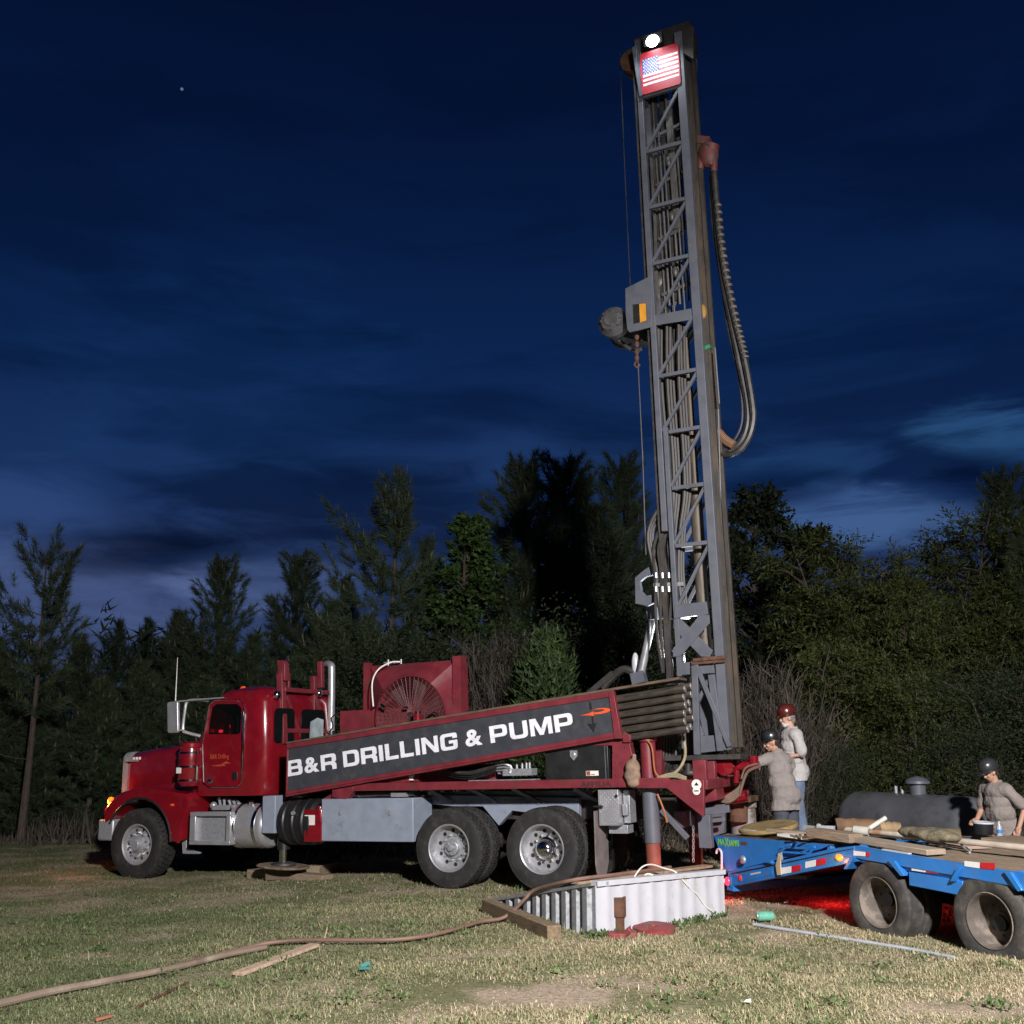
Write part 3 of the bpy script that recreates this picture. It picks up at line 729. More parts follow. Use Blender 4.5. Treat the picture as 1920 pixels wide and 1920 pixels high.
# emblem: orange swoosh and black arrow pointing down
sw = spline([(1088, 1342, 0), (1112, 1335, 0), (1128, 1330, 0), (1141, 1329.5, 0), (1145, 1331, 0), (1143, 1335, 0), (1133, 1338, 0), (1115, 1342, 0)], 4) + spline([(1115, 1344, 0), (1106, 1342, 0), (1112, 1337, 0), (1122, 1337, 0), (1133, 1335, 0), (1135, 1333, 0), (1130, 1332, 0), (1120, 1334, 0)], 3)[:0]
swp = [(1088, 1342), (1104, 1338), (1113, 1333.5), (1111.5, 1336.5), (1122, 1335.5), (1132, 1333), (1134, 1331), (1130, 1329.5), (1118, 1330), (1108, 1331.5), (1122, 1328), (1135, 1327.5), (1144, 1329), (1145, 1332), (1139, 1335.5), (1126, 1338.5), (1112, 1339.5), (1114, 1342.5), (1103, 1341)]
m = MB().prism(TP(swp, 1.194), 1.193, 1.197); m.build('swoosh', M['orange'], rr)
ap = [(1104.5, 1316), (1108, 1316), (1110, 1330), (1106, 1331)]
m = MB().prism(TP(ap, 1.194), 1.193, 1.196)
ap = [(1109, 1343), (1112, 1342), (1113.5, 1357), (1119, 1354), (1113, 1374), (1101, 1356.5), (1110.5, 1358)]
m.prism(TP(ap, 1.194), 1.193, 1.196); m.build('down_arrow', M['black'], rr)

# ---- red tank and radiator behind the rack
a = T(637, 1333, .55); b = T(764, 1378, .55)
m = MB().box(b[0], a[0], -.2, .55, 1.42, a[1]); m.build('hydraulic_tank', M['rigred'], TR, .01)
m = MB().tube(spline([P3(640, 1335, .5), P3(622, 1345, .5), P3(624, 1362, .5), P3(618, 1372, .5)], 5), .012); m.build('tank_breather', M['hose'], TR)
RY = .30
R0 = T(694, 1243, RY); R1 = T(856, 1233, RY); zl = 1.75
m = MB()
fo = [(R0[0], R0[1] - .05), (R1[0] , R1[1] - .03), (R1[0], zl), (R0[0], zl)]
cx, cz, fr_ = T(768, 1345, .62)[0], T(768, 1345, .62)[1], .60
nn = 48
ring = []
def on_rect(th):
    c, s = math.cos(th), math.sin(th); t = 1e9
    for lim, d in ((fo[0][0] - cx, c), (fo[1][0] - cx, c), (fo[0][1] - cz, s), (fo[2][1] - cz, s)):
        if abs(d) > 1e-6 and lim / d > 0: t = min(t, lim / d)
    return (cx + c * t, cz + s * t)
angs = sorted([2 * math.pi * k / nn for k in range(nn)] + [math.atan2(z - cz, x - cx) % (2 * math.pi) for x, z in fo])
r_out = [(p[0], RY, p[1]) for p in map(on_rect, angs)]
r_in = [(cx + fr_ * math.cos(t), .62, cz + fr_ * math.sin(t)) for t in angs]
r_in2 = [(cx + fr_ * math.cos(t), .50, cz + fr_ * math.sin(t)) for t in angs]
r_bk = [(p[0], RY - .35, p[2]) for p in r_out]
m.loft([r_bk, r_out, r_in, r_in2], cap=False)
m.add(r_bk, [tuple(range(len(r_bk)))])
m.bar((R1[0] - .06, RY + .02, zl), (R1[0] - .06, RY + .02, T(862, 1231, RY)[1]), .14, .18)
m.bar((R0[0] + .04, RY, zl), (R0[0] + .04, RY, R0[1]), .09, .12)
rad_ = m.build('radiator_shroud', M['rigred'], TR, 0, 25)
m = MB()
for k in range(1, 26): m.lathe([(fr_ * k / 26 - .004, .605), (fr_ * k / 26 + .004, .605), (fr_ * k / 26, .612)], (cx, 0, cz), 'y', 40, True)
for k in range(48): t = 2 * math.pi * k / 48; m.tube([(cx + .08 * math.cos(t), .607, cz + .08 * math.sin(t)), (cx + fr_ * math.cos(t), .607, cz + fr_ * math.sin(t))], .0045, 4)
m.build('fan_guard', mat('worn_red_wire', (.16, .04, .045), .5), rad_)
m = MB()
for k in range(7):
    t = 2 * math.pi * k / 7
    q = [(cx + r * math.cos(t + d), y, cz + r * math.sin(t + d)) for r, d, y in ((.1, -.3, .5), (.1, .3, .44), (.56, .18, .44), (.56, -.18, .52))]
    m.loft([q, [(x, y - .01, z) for x, y, z in q]])
m.cyl((cx, .40, cz), (cx, .56, cz), .11, n=20); m.build('fan', M['dark'], rad_)
m = MB()
for u, v in ((711, 1295), (824, 1285)):
    yy = RY + .12 if u > 800 else RY + .10
    c = T(u, v, yy); m.box(c[0] - .03, c[0] + .03, yy - .03, yy + .035, c[1] - .065, c[1] + .065)
sd = m.build('warning_sticker', M['label'], rad_)
m = MB()
for u, v in ((711, 1290), (824, 1280)):
    yy = RY + .12 if u > 800 else RY + .10
    c = T(u, v, yy); m.box(c[0] - .028, c[0] + .028, yy + .0352, yy + .037, c[1] - .02, c[1] + .03)
m.build('sticker_print', M['yellow'], rad_)
m = MB().tube(spline([P3(700, 1325, .7), P3(698, 1280, .62), P3(710, 1255, .55), P3(733, 1242, .45), P3(750, 1241, .4)], 6), .012)
m.build('overflow_hose', M['label'], rad_)
m = MB().cyl(P3(720, 1243, .3), P3(733, 1241, .3), .012).cyl(P3(728, 1237, .3), P3(728, 1249, .3), .016).cyl(P3(738, 1243, .25), P3(752, 1241, .25), .012).cyl(P3(752, 1236, .25), P3(752, 1247, .25), .016); m.build('filler_valve', M['galv'], rad_)
m = MB().cyl(P3(783, 1338, .75), P3(783, 1352, .75), .06, n=18); m.cyl(P3(783, 1352, .75), P3(783, 1372, .75), .07, n=18)
m.build('red_canister', M['red'], TR)
m = MB().cyl(P3(783, 1334, .75), P3(783, 1339, .75), .055, n=18); m.build('canister_cap', M['chrome'], TR); m = MB().cyl(P3(794, 1340, .75), P3(794, 1352, .75), .02, n=10).tube(spline([P3(800, 1345, .7), P3(815, 1336, .7), P3(823, 1345, .7)], 5), .012); m.build('canister_hose', M['chrome'], TR)
MB().cyl(P3(714, 1322, .7), P3(722, 1328, .7), .03, n=10).build('tank_fitting', M['chrome'], TR); MB().cyl(P3(757, 1327, .7), P3(764, 1327, .7), .022, n=10).build('tank_fitting', M['chrome'], TR)

# ---- rear of the deck: side box, mud flap, jacks
a = T(1121, 1481, 1.10); b = T(1160, 1548, 1.10)
m = MB().box(b[0] - .01, a[0], .70, 1.10, b[1], a[1])
X0, X1, Z0, Z1 = b[0] - .01, a[0], b[1], a[1]
for i in range(9):
    for j in range(14):
        x = X0 + .03 + i * (X1 - X0 - .06) / 8; z = Z0 + .03 + j * (Z1 - Z0 - .06) / 13
        s = .012 * (1 if (i + j) % 2 else -1)
        m.bar((x - .009, 1.1015, z - s), (x + .009, 1.1015, z + s), .006, .004)
dbx = m.build('tread_plate_box', M['alu'], TR, .004)
m = MB().cyl((X1 - .03, 1.10, Z0 + .24), (X1 - .03, 1.15, Z0 + .24), .016, n=8).bar((X1 + .05, 1.15, Z0 + .24), (X1 - .08, 1.15, Z0 + .24), .022); m.cyl((X0 + .02, 1.10, Z1 - .08), (X0 + .02, 1.12, Z1 - .08), .02, n=8); m.build('box_handle', M['black'], dbx)
m = MB().box(X0 - .10, X0 - .012, .72, .95, Z0 + .02, Z1 - .01).box(X0 - .09, X0 - .02, .96, 1.02, Z0 + .12, Z0 + .26).box(X0 - .06, X0 + .2, .74, .96, Z0 - .11, Z0 - .003); m.build('box_side', M['galv'], dbx, .006)
fl = rpoly([(.72, 1.0, .01), (1.16, 1.0, .01), (1.18, .35, .1), (1.12, .16, .14), (.86, .16, .14), (.74, .35, .1)], 4)
m = MB().prism(fl, X1 + .03, X1 + .048, 'x'); m.build('mud_flap', mat('muddy_mud_flap', (.16, .135, .13), .8, var=.25, bump=.2), TR)
m = MB().prism([(-y, z) for y, z in fl], X1 + .03, X1 + .048, 'x'); m.build('mud_flap', M['rubber'], TR)
def jack(y, near):
    c1 = T3(1212, 1400, .93); c2 = T3(1224, 1640, .93)
    ax = (c1.x + c2.x) / 2 - .02
    zt_ = T(1212, 1372, .93)[1]; zm = 1.28; zl2 = T(1220, 1580, .93)[1]
    m = MB().cyl((ax, y, zm), (ax, y, zt_), .10, n=24); m.lathe([(.115, zt_ - .13), (.125, zt_ - .12), (.125, zt_ - .02), (.115, zt_)], (ax, y, 0), 'z', 24)
    j = m.build('rear_jack', M['rigred'], TR)
    m = MB().cyl((ax, y, zl2), (ax, y, 1.279), .103, n=24); m.build('jack_cylinder', M['grey'], j)
    m = MB().cyl((ax, y, .12), (ax, y, zl2 - .002), .092, n=24); m.build('jack_leg', M['rustred'], j)
    m = MB().lathe([(.12, .02), (.26, .02), (.26, .05), (.11, .12)], (ax, y, 0), 'z', 24); m.build('jack_foot', M['rust'], j)
    m = MB().lathe([(.10, zt_ - .001), (.13, zt_), (.13, zt_ + .035), (.001, zt_ + .04)], (ax, y, 0), 'z', 24); m.build('jack_cap', M['rust'], j)
    if near:
        m = MB().tube(spline([(ax - .02, y + .11, zt_ - .1), (ax - .10, y + .13, zt_ - .2), (ax - .12, y + .13, 1.5), (ax - .16, y + .12, 1.42)], 6), .012)
        m.tube(spline([(ax - .13, y + .10, 1.2), (ax - .2, y + .09, 1.0), (ax - .22, y + .05, .85)], 6), .013)
        m.build('jack_hose', mat('orange_hose', (.35, .11, .035), .6), j)
jack(.93, True); jack(-.93, False)
c = T3(532, 1600, .88)
m = MB().cyl((c.x, .88, .45), (c.x, .88, 1.25), .10, n=20); fj = m.build('front_jack', M['black'], TR)
m = MB().cyl((c.x, .88, T(530, 1618, .88)[1]), (c.x, .88, .449), .072, n=20); m.build('jack_rod', M['chrome'], fj)
zf = T(530, 1622, .88)[1]
FJ = TF.wld((c.x, .88, zf))
m = MB().lathe([(.06, zf + .06), (.18, zf + .03), (.19, zf), (.001, zf)], (c.x, .88, 0), 'z', 20); m.build('jack_foot', M['dark'], fj)

# ---- rear frame under the mast
m = MB()
for u, v0, v1, y in ((1312, 1425, 1460, .9), (1329, 1427, 1462, .6)):
    a = T(u, v0, y); b = T(u, v1, y); MB().box(a[0] - .085, a[0] + .085, y - .05, y + .05, b[1] - .05, a[1]).build('rear_post', M['rigred'], TR, .006)
m.prism(TP([(1320, 1462), (1338, 1462), (1345, 1500), (1320, 1506)], .7), .3, .7)
m.build('rear_bracket', M['rigred'], TR, .006)
m = MB().prism(TP([(1207, 1380), (1240, 1362), (1240, 1462), (1210, 1462)], .6), .45, .6); m.build('mast_pedestal', M['rigred'], TR, .006)
m = MB()
a = T(1317, 1532, .95); b = T(1317, 1590, .95)
m.box(a[0] - .10, a[0] + .06, .85, .97, b[1], a[1] + .03); m.build('rear_leg', M['grey'], TR, .006); m = MB()
m.bar(T3(1322, 1522, .8), T3(1368, 1516, .8), .09, .06); m.bar(T3(1322, 1540, .75), T3(1360, 1536, .75), .05)
m.build('leg_strut', M['grey'], TR, .006); m = MB()
m.prism(TP([(1332, 1510), (1358, 1508), (1358, 1562), (1332, 1570)], .4), .3, .4); m.build('leg_plate', M['grey'], TR, .006); m = MB()
m.bar(T3(1240, 1518, .8), T3(1290, 1572, .8), .07, .05); m.bar(T3(1270, 1535, .5), T3(1290, 1535, .5), .2, .3)
m.build('diagonal_strut', M['grey'], TR, .006)
m = MB()
for k in range(14):
    p = T3(1300, 1535 + k * 6, .82); m.tube([(p.x + .012 * math.cos(t) * (1 if k % 2 else .3), .82 + .012 * math.cos(t) * (.3 if k % 2 else 1), p.z + .025 * math.sin(t)) for t in [j * math.pi / 4 for j in range(9)]], .005, 4, False)
m.build('safety_chain', M['galv'], TR)
# work platform at the rear where the driller stands
m = MB()
m.box(-3.25, -2.5, -1.2, .05, .46, .52).box(-3.3, -2.7, .10, .80, .18, .23)
for x in (-3.2, -2.56):
    for y in (-1.15, .0): m.box(x - .04, x + .04, y - .04, y + .04, .05, .459)
m.build('work_platform', M['grey'], TR, .006)
# casing and table legs
m = MB()
for u, r, y in ((1391, .17, -.35),):
    a = T3(u, 1500, y); b = T3(u, 1575, y); m.lathe([(.10, b.z), (r, b.z), (r, a.z - .1), (r + .02, a.z - .1), (r + .02, a.z), (.10, a.z)], (a.x, y, 0), 'z', 24)
m.box(T(1408, 1560, -.5)[0], T(1366, 1560, -.5)[0], -.55, -.1, .40, .62)
m.build('well_casing', mat('muddy_casing', (.23, .22, .215), .7, var=.3, dirt=(.12, .09, .07), dirt_scale=6, bump=.2), TR, .005)

# ---- breakout wrench and valves
m = MB()
VY = .15
def vt(u, v, dy=0): return P3(u, v, VY + dy)
m.cyl(vt(1352, 1437), vt(1424, 1436), .06, n=16); m.lathe([(.001, .28), (.115, .26), (.115, .16), (.07, .15)], (T3(1366, 1437, VY).x, VY - .04, T3(1366, 1437, VY).z), 'y', 20)
for u, v0, v1, r in ((1363, 1414, 1432, .045), (1383, 1414, 1440, .055), (1413, 1417, 1442, .065), (1357, 1452, 1470, .05), (1381, 1443, 1468, .04)): m.cyl(vt(u, v0), vt(u, v1), r, n=14)
m.cyl(vt(1345, 1500), vt(1400, 1492), .08, n=14)
m.build('valve_manifold', M['red'], TR)
m = MB()
for k in range(4):
    m.tube(spline([vt(1345 + k * 4, 1455, .1), vt(1338 + k * 3, 1475, .14), vt(1345 + k * 3, 1496, .15), vt(1365, 1504 - k * 4, .15), vt(1385, 1490 - 4 * k, .1), vt(1392, 1465, .05)], 6), .022, 8)
m.tube(spline([vt(1424, 1437, .1), vt(1402, 1447, .12), vt(1392, 1470, .12), vt(1386, 1492, .1)], 6), .02, 8)
m.tube(spline([vt(1420, 1432, .05), vt(1398, 1440, .1), vt(1390, 1460, .1)], 6), .014, 8)
m.build('valve_hose', mat('muddy_hose', (.14, .085, .06), .65, var=.3), TR)
m = MB().box(T(1410, 1500, 0)[0], T(1335, 1500, 0)[0], -.35, .05, 1.05, 1.12).cyl(vt(1385, 1500, -.3), vt(1385, 1540, -.3), .12, n=18); m.build('rotary_table', M['rust'], TR)
# ------------------------------------------------------------------ mast (part of the truck)
NY, FY = .45, .06
XF, XRr = -1.70, -2.33       # front and rear leg lines
ZTOP = 12.55
def lean(z): return -.004 * (z - 3)
MR = bpy.data.objects.new('mast', None)
m = MB()
def leg(x, y, z0, z1, w, d):
    m.bar((x + lean(z0), y, z0), (x + lean(z1), y, z1), w, d, (0, 1, 0))
leg(-1.675, NY - .04, 4.7, 12.5, .085, .10)
leg(-1.765, NY - .045, 2.7, 6.2, .07, .09)
leg(-2.33, NY - .05, 1.72, 12.4, .125, .12)
leg(-1.70, FY + .05, 1.75, 12.5, .10, .10); leg(-2.33, FY + .05, 1.75, 12.4, .125, .12)
mast = m.build('mast', M['grey'], TR, .008)
bars = [11.49, 10.55, 9.63, 8.72, 6.97, 6.12, 5.30, 4.48]
for i, z in enumerate(bars):
    xa = -1.68 if z > 6.3 else -1.77
    l = lean(z)
    for y in (NY - .03, FY + .04):
        MB().bar((xa + l - .04, y, z), (-2.28 + l, y, z), .055, .055).build('cross_bar', M['grey'], mast, .004)
    if z > 7 or True:
        MB().bar((-1.70 + l, FY + .1, z), (-1.70 + l, NY - .09, z), .05, .05).build('cross_bar', M['grey'], mast)
zs = [11.49, 10.55, 9.63, 8.72, 7.83, 6.97, 6.12, 5.30, 4.48, 3.62]
for i in range(len(zs) - 1):
    zh, zl_ = zs[i], zs[i + 1]
    xa = -1.72 if zl_ > 6.05 else -1.80
    l = lean(zl_)
    for y, w in ((NY - .032, .042), (FY + .042, .042)):
        MB().bar((xa + l, y, zl_ + .03), (-2.28 + l, y, zh - .04), w, w).build('diagonal_brace', M['grey'], mast)
# wide plates
MB().prism(TP([(1222, 592), (1296, 578), (1297, 599), (1222, 611)], NY), NY - .03, NY - .002).build('mast_plate', M['grey'], mast, .004)
MB().prism(TP([(1266, 1134), (1325, 1128), (1328, 1152), (1264, 1160)], NY), NY - .02, NY + .012).build('mast_plate', M['grey'], mast, .004)
MB().prism(TP([(1262, 1158), (1274, 1158), (1336, 1220), (1330, 1232), (1314, 1231), (1262, 1178)], NY), NY - .03, NY - .01).build('mast_plate', M['grey'], mast, .004)
MB().prism(TP([(1312, 1153), (1330, 1153), (1331, 1168), (1277, 1230), (1262, 1232), (1262, 1216)], NY), NY - .006, NY + .01).build('mast_plate', M['grey'], mast, .004)
MB().prism(TP([(1268, 1243), (1336, 1238), (1340, 1262), (1268, 1266)], NY), NY - .06, NY - .005).build('mast_plate', M['grey'], mast, .004)
MB().prism(TP([(1313, 1380), (1350, 1378), (1370, 1405), (1312, 1412)], NY), NY - .03, NY - .008).build('mast_plate', M['grey'], mast, .004)
m = MB()
m.bar(T3(1303, 1248, NY + .02), T3(1308, 1415, NY + .02), .085, .07)
m.bar(T3(1305, 1246, NY + .03), T3(1368, 1400, NY + .03), .06, .05)
m.bar(T3(1332, 1270, NY - .03), T3(1308, 1318, NY - .03), .05, .05)
m.bar(T3(1305, 1345, NY - .03), T3(1318, 1380, NY - .03), .05, .05)
m.bar(T3(1335, 1265, NY), T3(1352, 1408, NY), .09, .09)
m.bar(T3(1322, 1290, NY - .25), T3(1345, 1395, NY - .25), .3, .05)
m.build('lower_mast_frame', M['grey'], mast, .005)
m = MB()
for u0, u1, y in ((1296, 1302, NY + .0), (1287, 1296, .2)): m.bar(T3(u0, 1268, y), T3(u1, 1412, y), .03)
zb_ = T(1310, 1415, NY)[1]
m.box(-2.52, -1.45, -.15, .5, zb_ - .07, zb_ - .005)
m.bar(T3(1264, 1368, .3), T3(1262, 1412, .3), .05); m.bar(T3(1280, 1380, .3), T3(1258, 1412, .3), .05)
m.build('mast_foot', M['dark'], mast, .005)
# wooden beam strapped across
m = MB().bar(T3(1300, 1238, NY + .06), T3(1360, 1232, NY + .06), .045, .05); m.bar(T3(1297, 1243, NY + .045), T3(1359, 1238, NY + .045), .05, .04); m.build('strap_bar', M['rust'], mast)
# rear channel: brown greasy guide rails on the rear face
m = MB()
for y, x in ((.30, -2.42), (.10, -2.44), (-.02, -2.40)): m.bar((x + lean(1.75), y, 1.75), (x + lean(12.5), y, 12.45), .08, .07)
m.bar((-2.41 + lean(1.9), .20, 1.8), (-2.41 + lean(12), .20, 12.3), .03, .10)
m.build('guide_rail', mat('greasy_brown_rail', (.045, .038, .032), .6, .2, var=.4, dirt=(.085, .06, .038), dirt_scale=2, stretch=(3, 3, .5)), mast, .006)
m = MB()
m.bar((-1.60 + lean(3), .33, 2.6), (-1.60 + lean(12.4), .33, 12.4), .07, .12)
m.bar((-1.95 + lean(3), .12, 8.2), (-1.95 + lean(12.4), .12, 12.4), .12, .06)
m.bar((-1.80 + lean(3), .14, 7.4), (-1.80 + lean(12.2), .14, 12.2), .10, .08); m.bar((-2.14 + lean(3), .12, 9.4), (-2.14 + lean(12.2), .12, 12.2), .08, .05)
m.build('front_guide', M['dark'], mast)
m = MB()
for u, v0, v1 in ((1330, 655, 760), (1336, 770, 1090), (1348, 1240, 1400)):
    m.tube([T3(u - 5, v0, .30) + Vector((-.12, 0, 0)), T3(u + 3, v1, .30) + Vector((-.12, 0, 0))], .012, 8)
m.build('feed_line', M['grey'], mast)
m = MB()
a = T3(1336, 940, .32); b = T3(1337, 985, .32); m.bar(a, b, .05); m.bar(T3(1326, 650, .3), T3(1328, 656, .3), .10)
m.build('green_guard', mat('green_paint', (.02, .22, .09), .4), mast)
m = MB().bar(T3(1316, 555, .3), T3(1318, 605, .3), .06).ell(T3(1318, 585, .32), (.06, .05, .12)).build('yellow_block', mat('dull_yellow_paint', (.25, .13, .02), .6, var=.4), mast)
# crown block
m = MB()
l = lean(12.4)
m.box(-2.50 + l, -1.60 + l, -.06, .40, 12.25, 12.58)
m.prism(TP([(1258, 92), (1290, 40), (1300, 48), (1300, 110), (1283, 100)], .46), .36, .452)
m.build('crown_block', M['dark'], mast, .01)
m = MB()
for y in (.24, .10): m.lathe([(.05, y - .04), (.2, y - .05), (.17, y), (.2, y + .05), (.05, y + .04)], (-1.53 + l, 0, 12.30), 'y', 28)
m.build('crown_sheave', M['rust'], mast)
m = MB()
a = T3(1189, 88, NY); m.bar(T3(1189, 90, NY + .02), T3(1203, 182, NY + .02), .05, .07); m.bar(T3(1303, 112, -.3), T3(1302, 150, -.3), .07, .05)
m.build('crown_bracket', M['grey'], mast)
# flag board
fx0, fx1 = T(1200, 110, NY + .03)[0], T(1277, 160, NY + .03)[0]
fz1, fz0 = T(1198, 103, NY + .03)[1], T(1203, 179, NY + .03)[1]
m = MB().prism(rpoly([(fx0, fz0, .04), (fx1, fz0, .04), (fx1, fz1, .04), (fx0, fz1, .04)], 3), NY + .02, NY + .035)
fb = m.build('flag_board', mat('flag_red', (.42, .02, .035), .5, var=.08), mast)
sx0, sx1 = fx0 - .03, fx1 + .015
sz1, sz0 = fz1 - .115, fz0 + .10
m = MB(); sh_ = (sz1 - sz0) / 13
for k in range(0, 13):
    if k % 2 == 1: m.box(sx1, sx0, NY + .0352, NY + .0372, sz0 + k * sh_, sz0 + (k + 1) * sh_)
# stripes: red board shows between the white ones
fs = m.build('white_stripe', M['white'], fb)
cw = (sx0 - sx1) * .46
m = MB().box(sx0 - cw, sx0, NY + .0375, NY + .039, sz0 + 6 * sh_, sz1 - 0 * sh_); m.build('blue_canton', mat('flag_blue', (.02, .03, .20), .5), fb)
m = MB()
for r in range(9):
    for c_ in range(6 if r % 2 == 0 else 5):
        px = sx0 - cw * ((c_ + (.5 if r % 2 == 0 else 1)) / 6); pz = sz1 - (7 * sh_) * ((r + .5) / 9)
        pts = []
        for k in range(10):
            q = (.016 if k % 2 == 0 else .0066); t = math.pi / 2 + k * math.pi / 5
            pts.append((px + q * math.cos(t), pz + q * math.sin(t)))
        m.prism(pts, NY + .0392, NY + .0405)
m.build('star_field', M['white'], fb)
# work lamp
lp = T3(1223, 76, NY + .1)
M['lamp'] = mat('lit_work_lamp', (1, 1, 1), .3, emit=(.9, .95, 1), estr=30)
m = MB().prism(rpoly([(lp.x - .15, lp.z - .06, .03), (lp.x + .15, lp.z - .06, .03), (lp.x + .15, lp.z + .14, .03), (lp.x - .15, lp.z + .14, .03)], 3), lp.y - .12, lp.y - .02)
wl = m.build('work_lamp', M['black'], mast)
m = MB().ell((lp.x, lp.y - .01, lp.z), (.10, .07, .09), 16, 10); m.build('lamp_lens', M['lamp'], wl)
# winch
m = MB()
wp = TP([(1222, 498), (1214, 520), (1172, 541), (1173, 590), (1176, 618), (1180, 623), (1222, 613)], NY + .02)
m.prism(wp, NY - .0, NY + .02)
wn = m.build('winch_plate', M['grey'], mast, .004)
m = MB(); a = TP([(1186, 571), (1211, 568), (1213, 602), (1188, 607)], NY + .022); m.prism(a, NY + .0205, NY + .0225); m.build('winch_decal', M['black'], wn)
m = MB(); a = TP([(1198.5, 570), (1210.5, 568.8), (1212.3, 601), (1200, 604.5)], NY + .0235); m.prism(a, NY + .0228, NY + .024); m.build('decal_patch', mat('orange_yellow_decal', (.62, .27, .02), .5), wn)
wc = T3(1151, 605, .2)
m = MB()
m.lathe([(.02, .36), (.10, .36), (.11, .34), (.16, .33), (.20, .27), (.235, .24), (.235, .12), (.20, .10), (.20, -.25), (.24, -.26), (.24, -.34), (.05, -.36)], (wc.x, 0, wc.z), 'y', 28)
ring_of_pts = MB()
for k in range(8):
    t = 2 * math.pi * k / 8; m.cyl((wc.x + .15 * math.cos(t), .33, wc.z + .15 * math.sin(t)), (wc.x + .15 * math.cos(t), .352, wc.z + .15 * math.sin(t)), .018, n=6)
m.prism([(wc.x - .1, wc.z - .2), (wc.x - .5, wc.z - .38), (wc.x - .5, wc.z - .02), (wc.x - .1, wc.z + .2)], -.25, .1)
m.tube(spline([(wc.x, .05, wc.z - .22), (wc.x - .2, .05, wc.z - .42), (wc.x - .38, .05, wc.z - .44)], 5), .03)
m.build('winch_drum', mat('dark_winch_casting', (.07, .068, .07), .5, .2, var=.3, bump=.2), mast)
# cable and hook
hk = T3(1195, 650, .30)
m = MB().tube([T3(1195, 655, .30), T3(1205, 860, .30), T3(1211, 1040, .30)], .010, 6); m.build('winch_cable', M['dark'], mast)
m = MB()
for v in (632, 646, 660, 672): p = T3(1194, v, .30); m.ell(p, (.035, .03, .055), 10, 8)
m.tube([T3(1192, 618, .3), T3(1194, 632, .3)], .02); m.tube(spline([p + Vector((0, 0, -.03)), p + Vector((.04, 0, -.09)), p + Vector((0, 0, -.14)), p + Vector((-.04, 0, -.10))], 4), .014)
m.build('lifting_hook', M['rust'], mast)
m = MB().tube([T3(1162, 95, .2), T3(1172, 330, .25), T3(1183, 560, .3)], .007, 5); m.build('hoist_line', M['dark'], mast)
# rotary head, gooseneck and hose loop at the back of the mast
HYY = .10
def hp(u, v, y=HYY): return T3(u, v, y)
m = MB()
m.bar(hp(1296, 262), hp(1330, 266), .12, .1); m.ell(hp(1328, 290), (.16, .12, .22), 14, 10); m.cyl(hp(1334, 275), hp(1332, 312), .12, .07, 14)
m.cyl(hp(1318, 290), hp(1312, 318), .08, .06, 12); m.cyl(hp(1338, 300), hp(1339, 322), .06, .05, 12)
m.build('hose_gooseneck', mat('faded_red_casting', (.15, .04, .035), .6, .1, var=.4, dirt=(.07, .055, .045), dirt_scale=8), mast)
m = MB()
outer_l = [(1339, 318), (1342, 360), (1349, 440), (1361, 520), (1378, 600), (1393, 660), (1403, 710), (1411, 760), (1412, 790), (1404, 820), (1388, 843), (1368, 852), (1348, 853)]
m.tube(spline([hp(u, v) for u, v in outer_l], 5), .048, 8)
outer_2 = [(1336, 322), (1340, 380), (1347, 460), (1358, 540), (1374, 620), (1390, 700), (1400, 750), (1402, 790), (1394, 820), (1378, 838), (1350, 845)]
m.tube(spline([hp(u, v, HYY - .06) for u, v in outer_2], 5), .045, 8)
m.tube(spline([hp(u, v, HYY - .1) for u, v in [(1331, 330), (1336, 420), (1352, 530), (1366, 620), (1382, 690), (1390, 740), (1391, 790), (1380, 820), (1362, 838)]], 5), .018, 6)
hl = m.build('hose_loop', M['hose'], mast)
m = MB()
sp_ = spline([hp(u + 2.5, v, HYY + .02) for u, v in outer_l[:9]], 12)
for i in range(16, len(sp_) - 34, 2): m.tube([sp_[i], sp_[i].lerp(sp_[i + 1], .7)], .0495, 8)
m.build('hose_wrap', mat('tan_hose_wrap', (.11, .095, .078), .7, var=.3), hl)
m = MB()
pts = spline([hp(1345, 810), hp(1360, 826), hp(1376, 836)], 8)
for i in range(len(pts) - 1): m.tube([pts[i], pts[i].lerp(pts[i + 1], .7)], .07, 8)
m.build('hose_clamp', mat('brown_hose_cover', (.20, .11, .06), .7), hl)
# hoses inside the mast
m = MB(); random.seed(5)
tops = [(1228 + 5.2 * k, 600 + 8 * math.sin(k * 2.1)) for k in range(11)]
for k in range(11):
    y = .34 - .045 * (k % 4)
    u0, v0 = tops[k]
    ux = 1232 + 5.4 * k; uz = 1255 + 4.2 * k - (10 if k < 3 else 0)
    mid = 1242 + 5.0 * k
    pts = [T3(u0 + random.uniform(-3, 3), v0, y), T3(ux - 2, 720, y), T3(mid, 860, y), T3(mid + 1, 930, y), T3(uz - 14 - (16 if k < 4 else 0), 1000, y), T3(uz - 16, 1080, y), T3(uz - 6, 1160, y)]
    m.tube(spline(pts, 6), .026, 6)
for k in range(4): m.tube(spline([T3(1248 + 5 * k, 965, .3), T3(1226 + 9 * k, 1025, .36), T3(1228 + 11 * k, 1080, .36), T3(1231 + 8 * k, 1180, .36), T3(1243 + 4 * k, 1262, .3)], 6), .021, 7)
m.build('hose_bundle', mat('grey_black_hose', (.036, .032, .029), .55, var=.4), mast)
m = MB()
for k in range(4):
    u = 1230 + 12 * k
    for v in (1074, 1100): m.cyl(T3(u, v, .38), T3(u + .5, v + 10, .38), .024, n=8)
m.bar(T3(1226, 1097, .36), T3(1282, 1095, .36), .05, .03)
m.build('hose_coupling', M['galv'], mast)
m = MB()
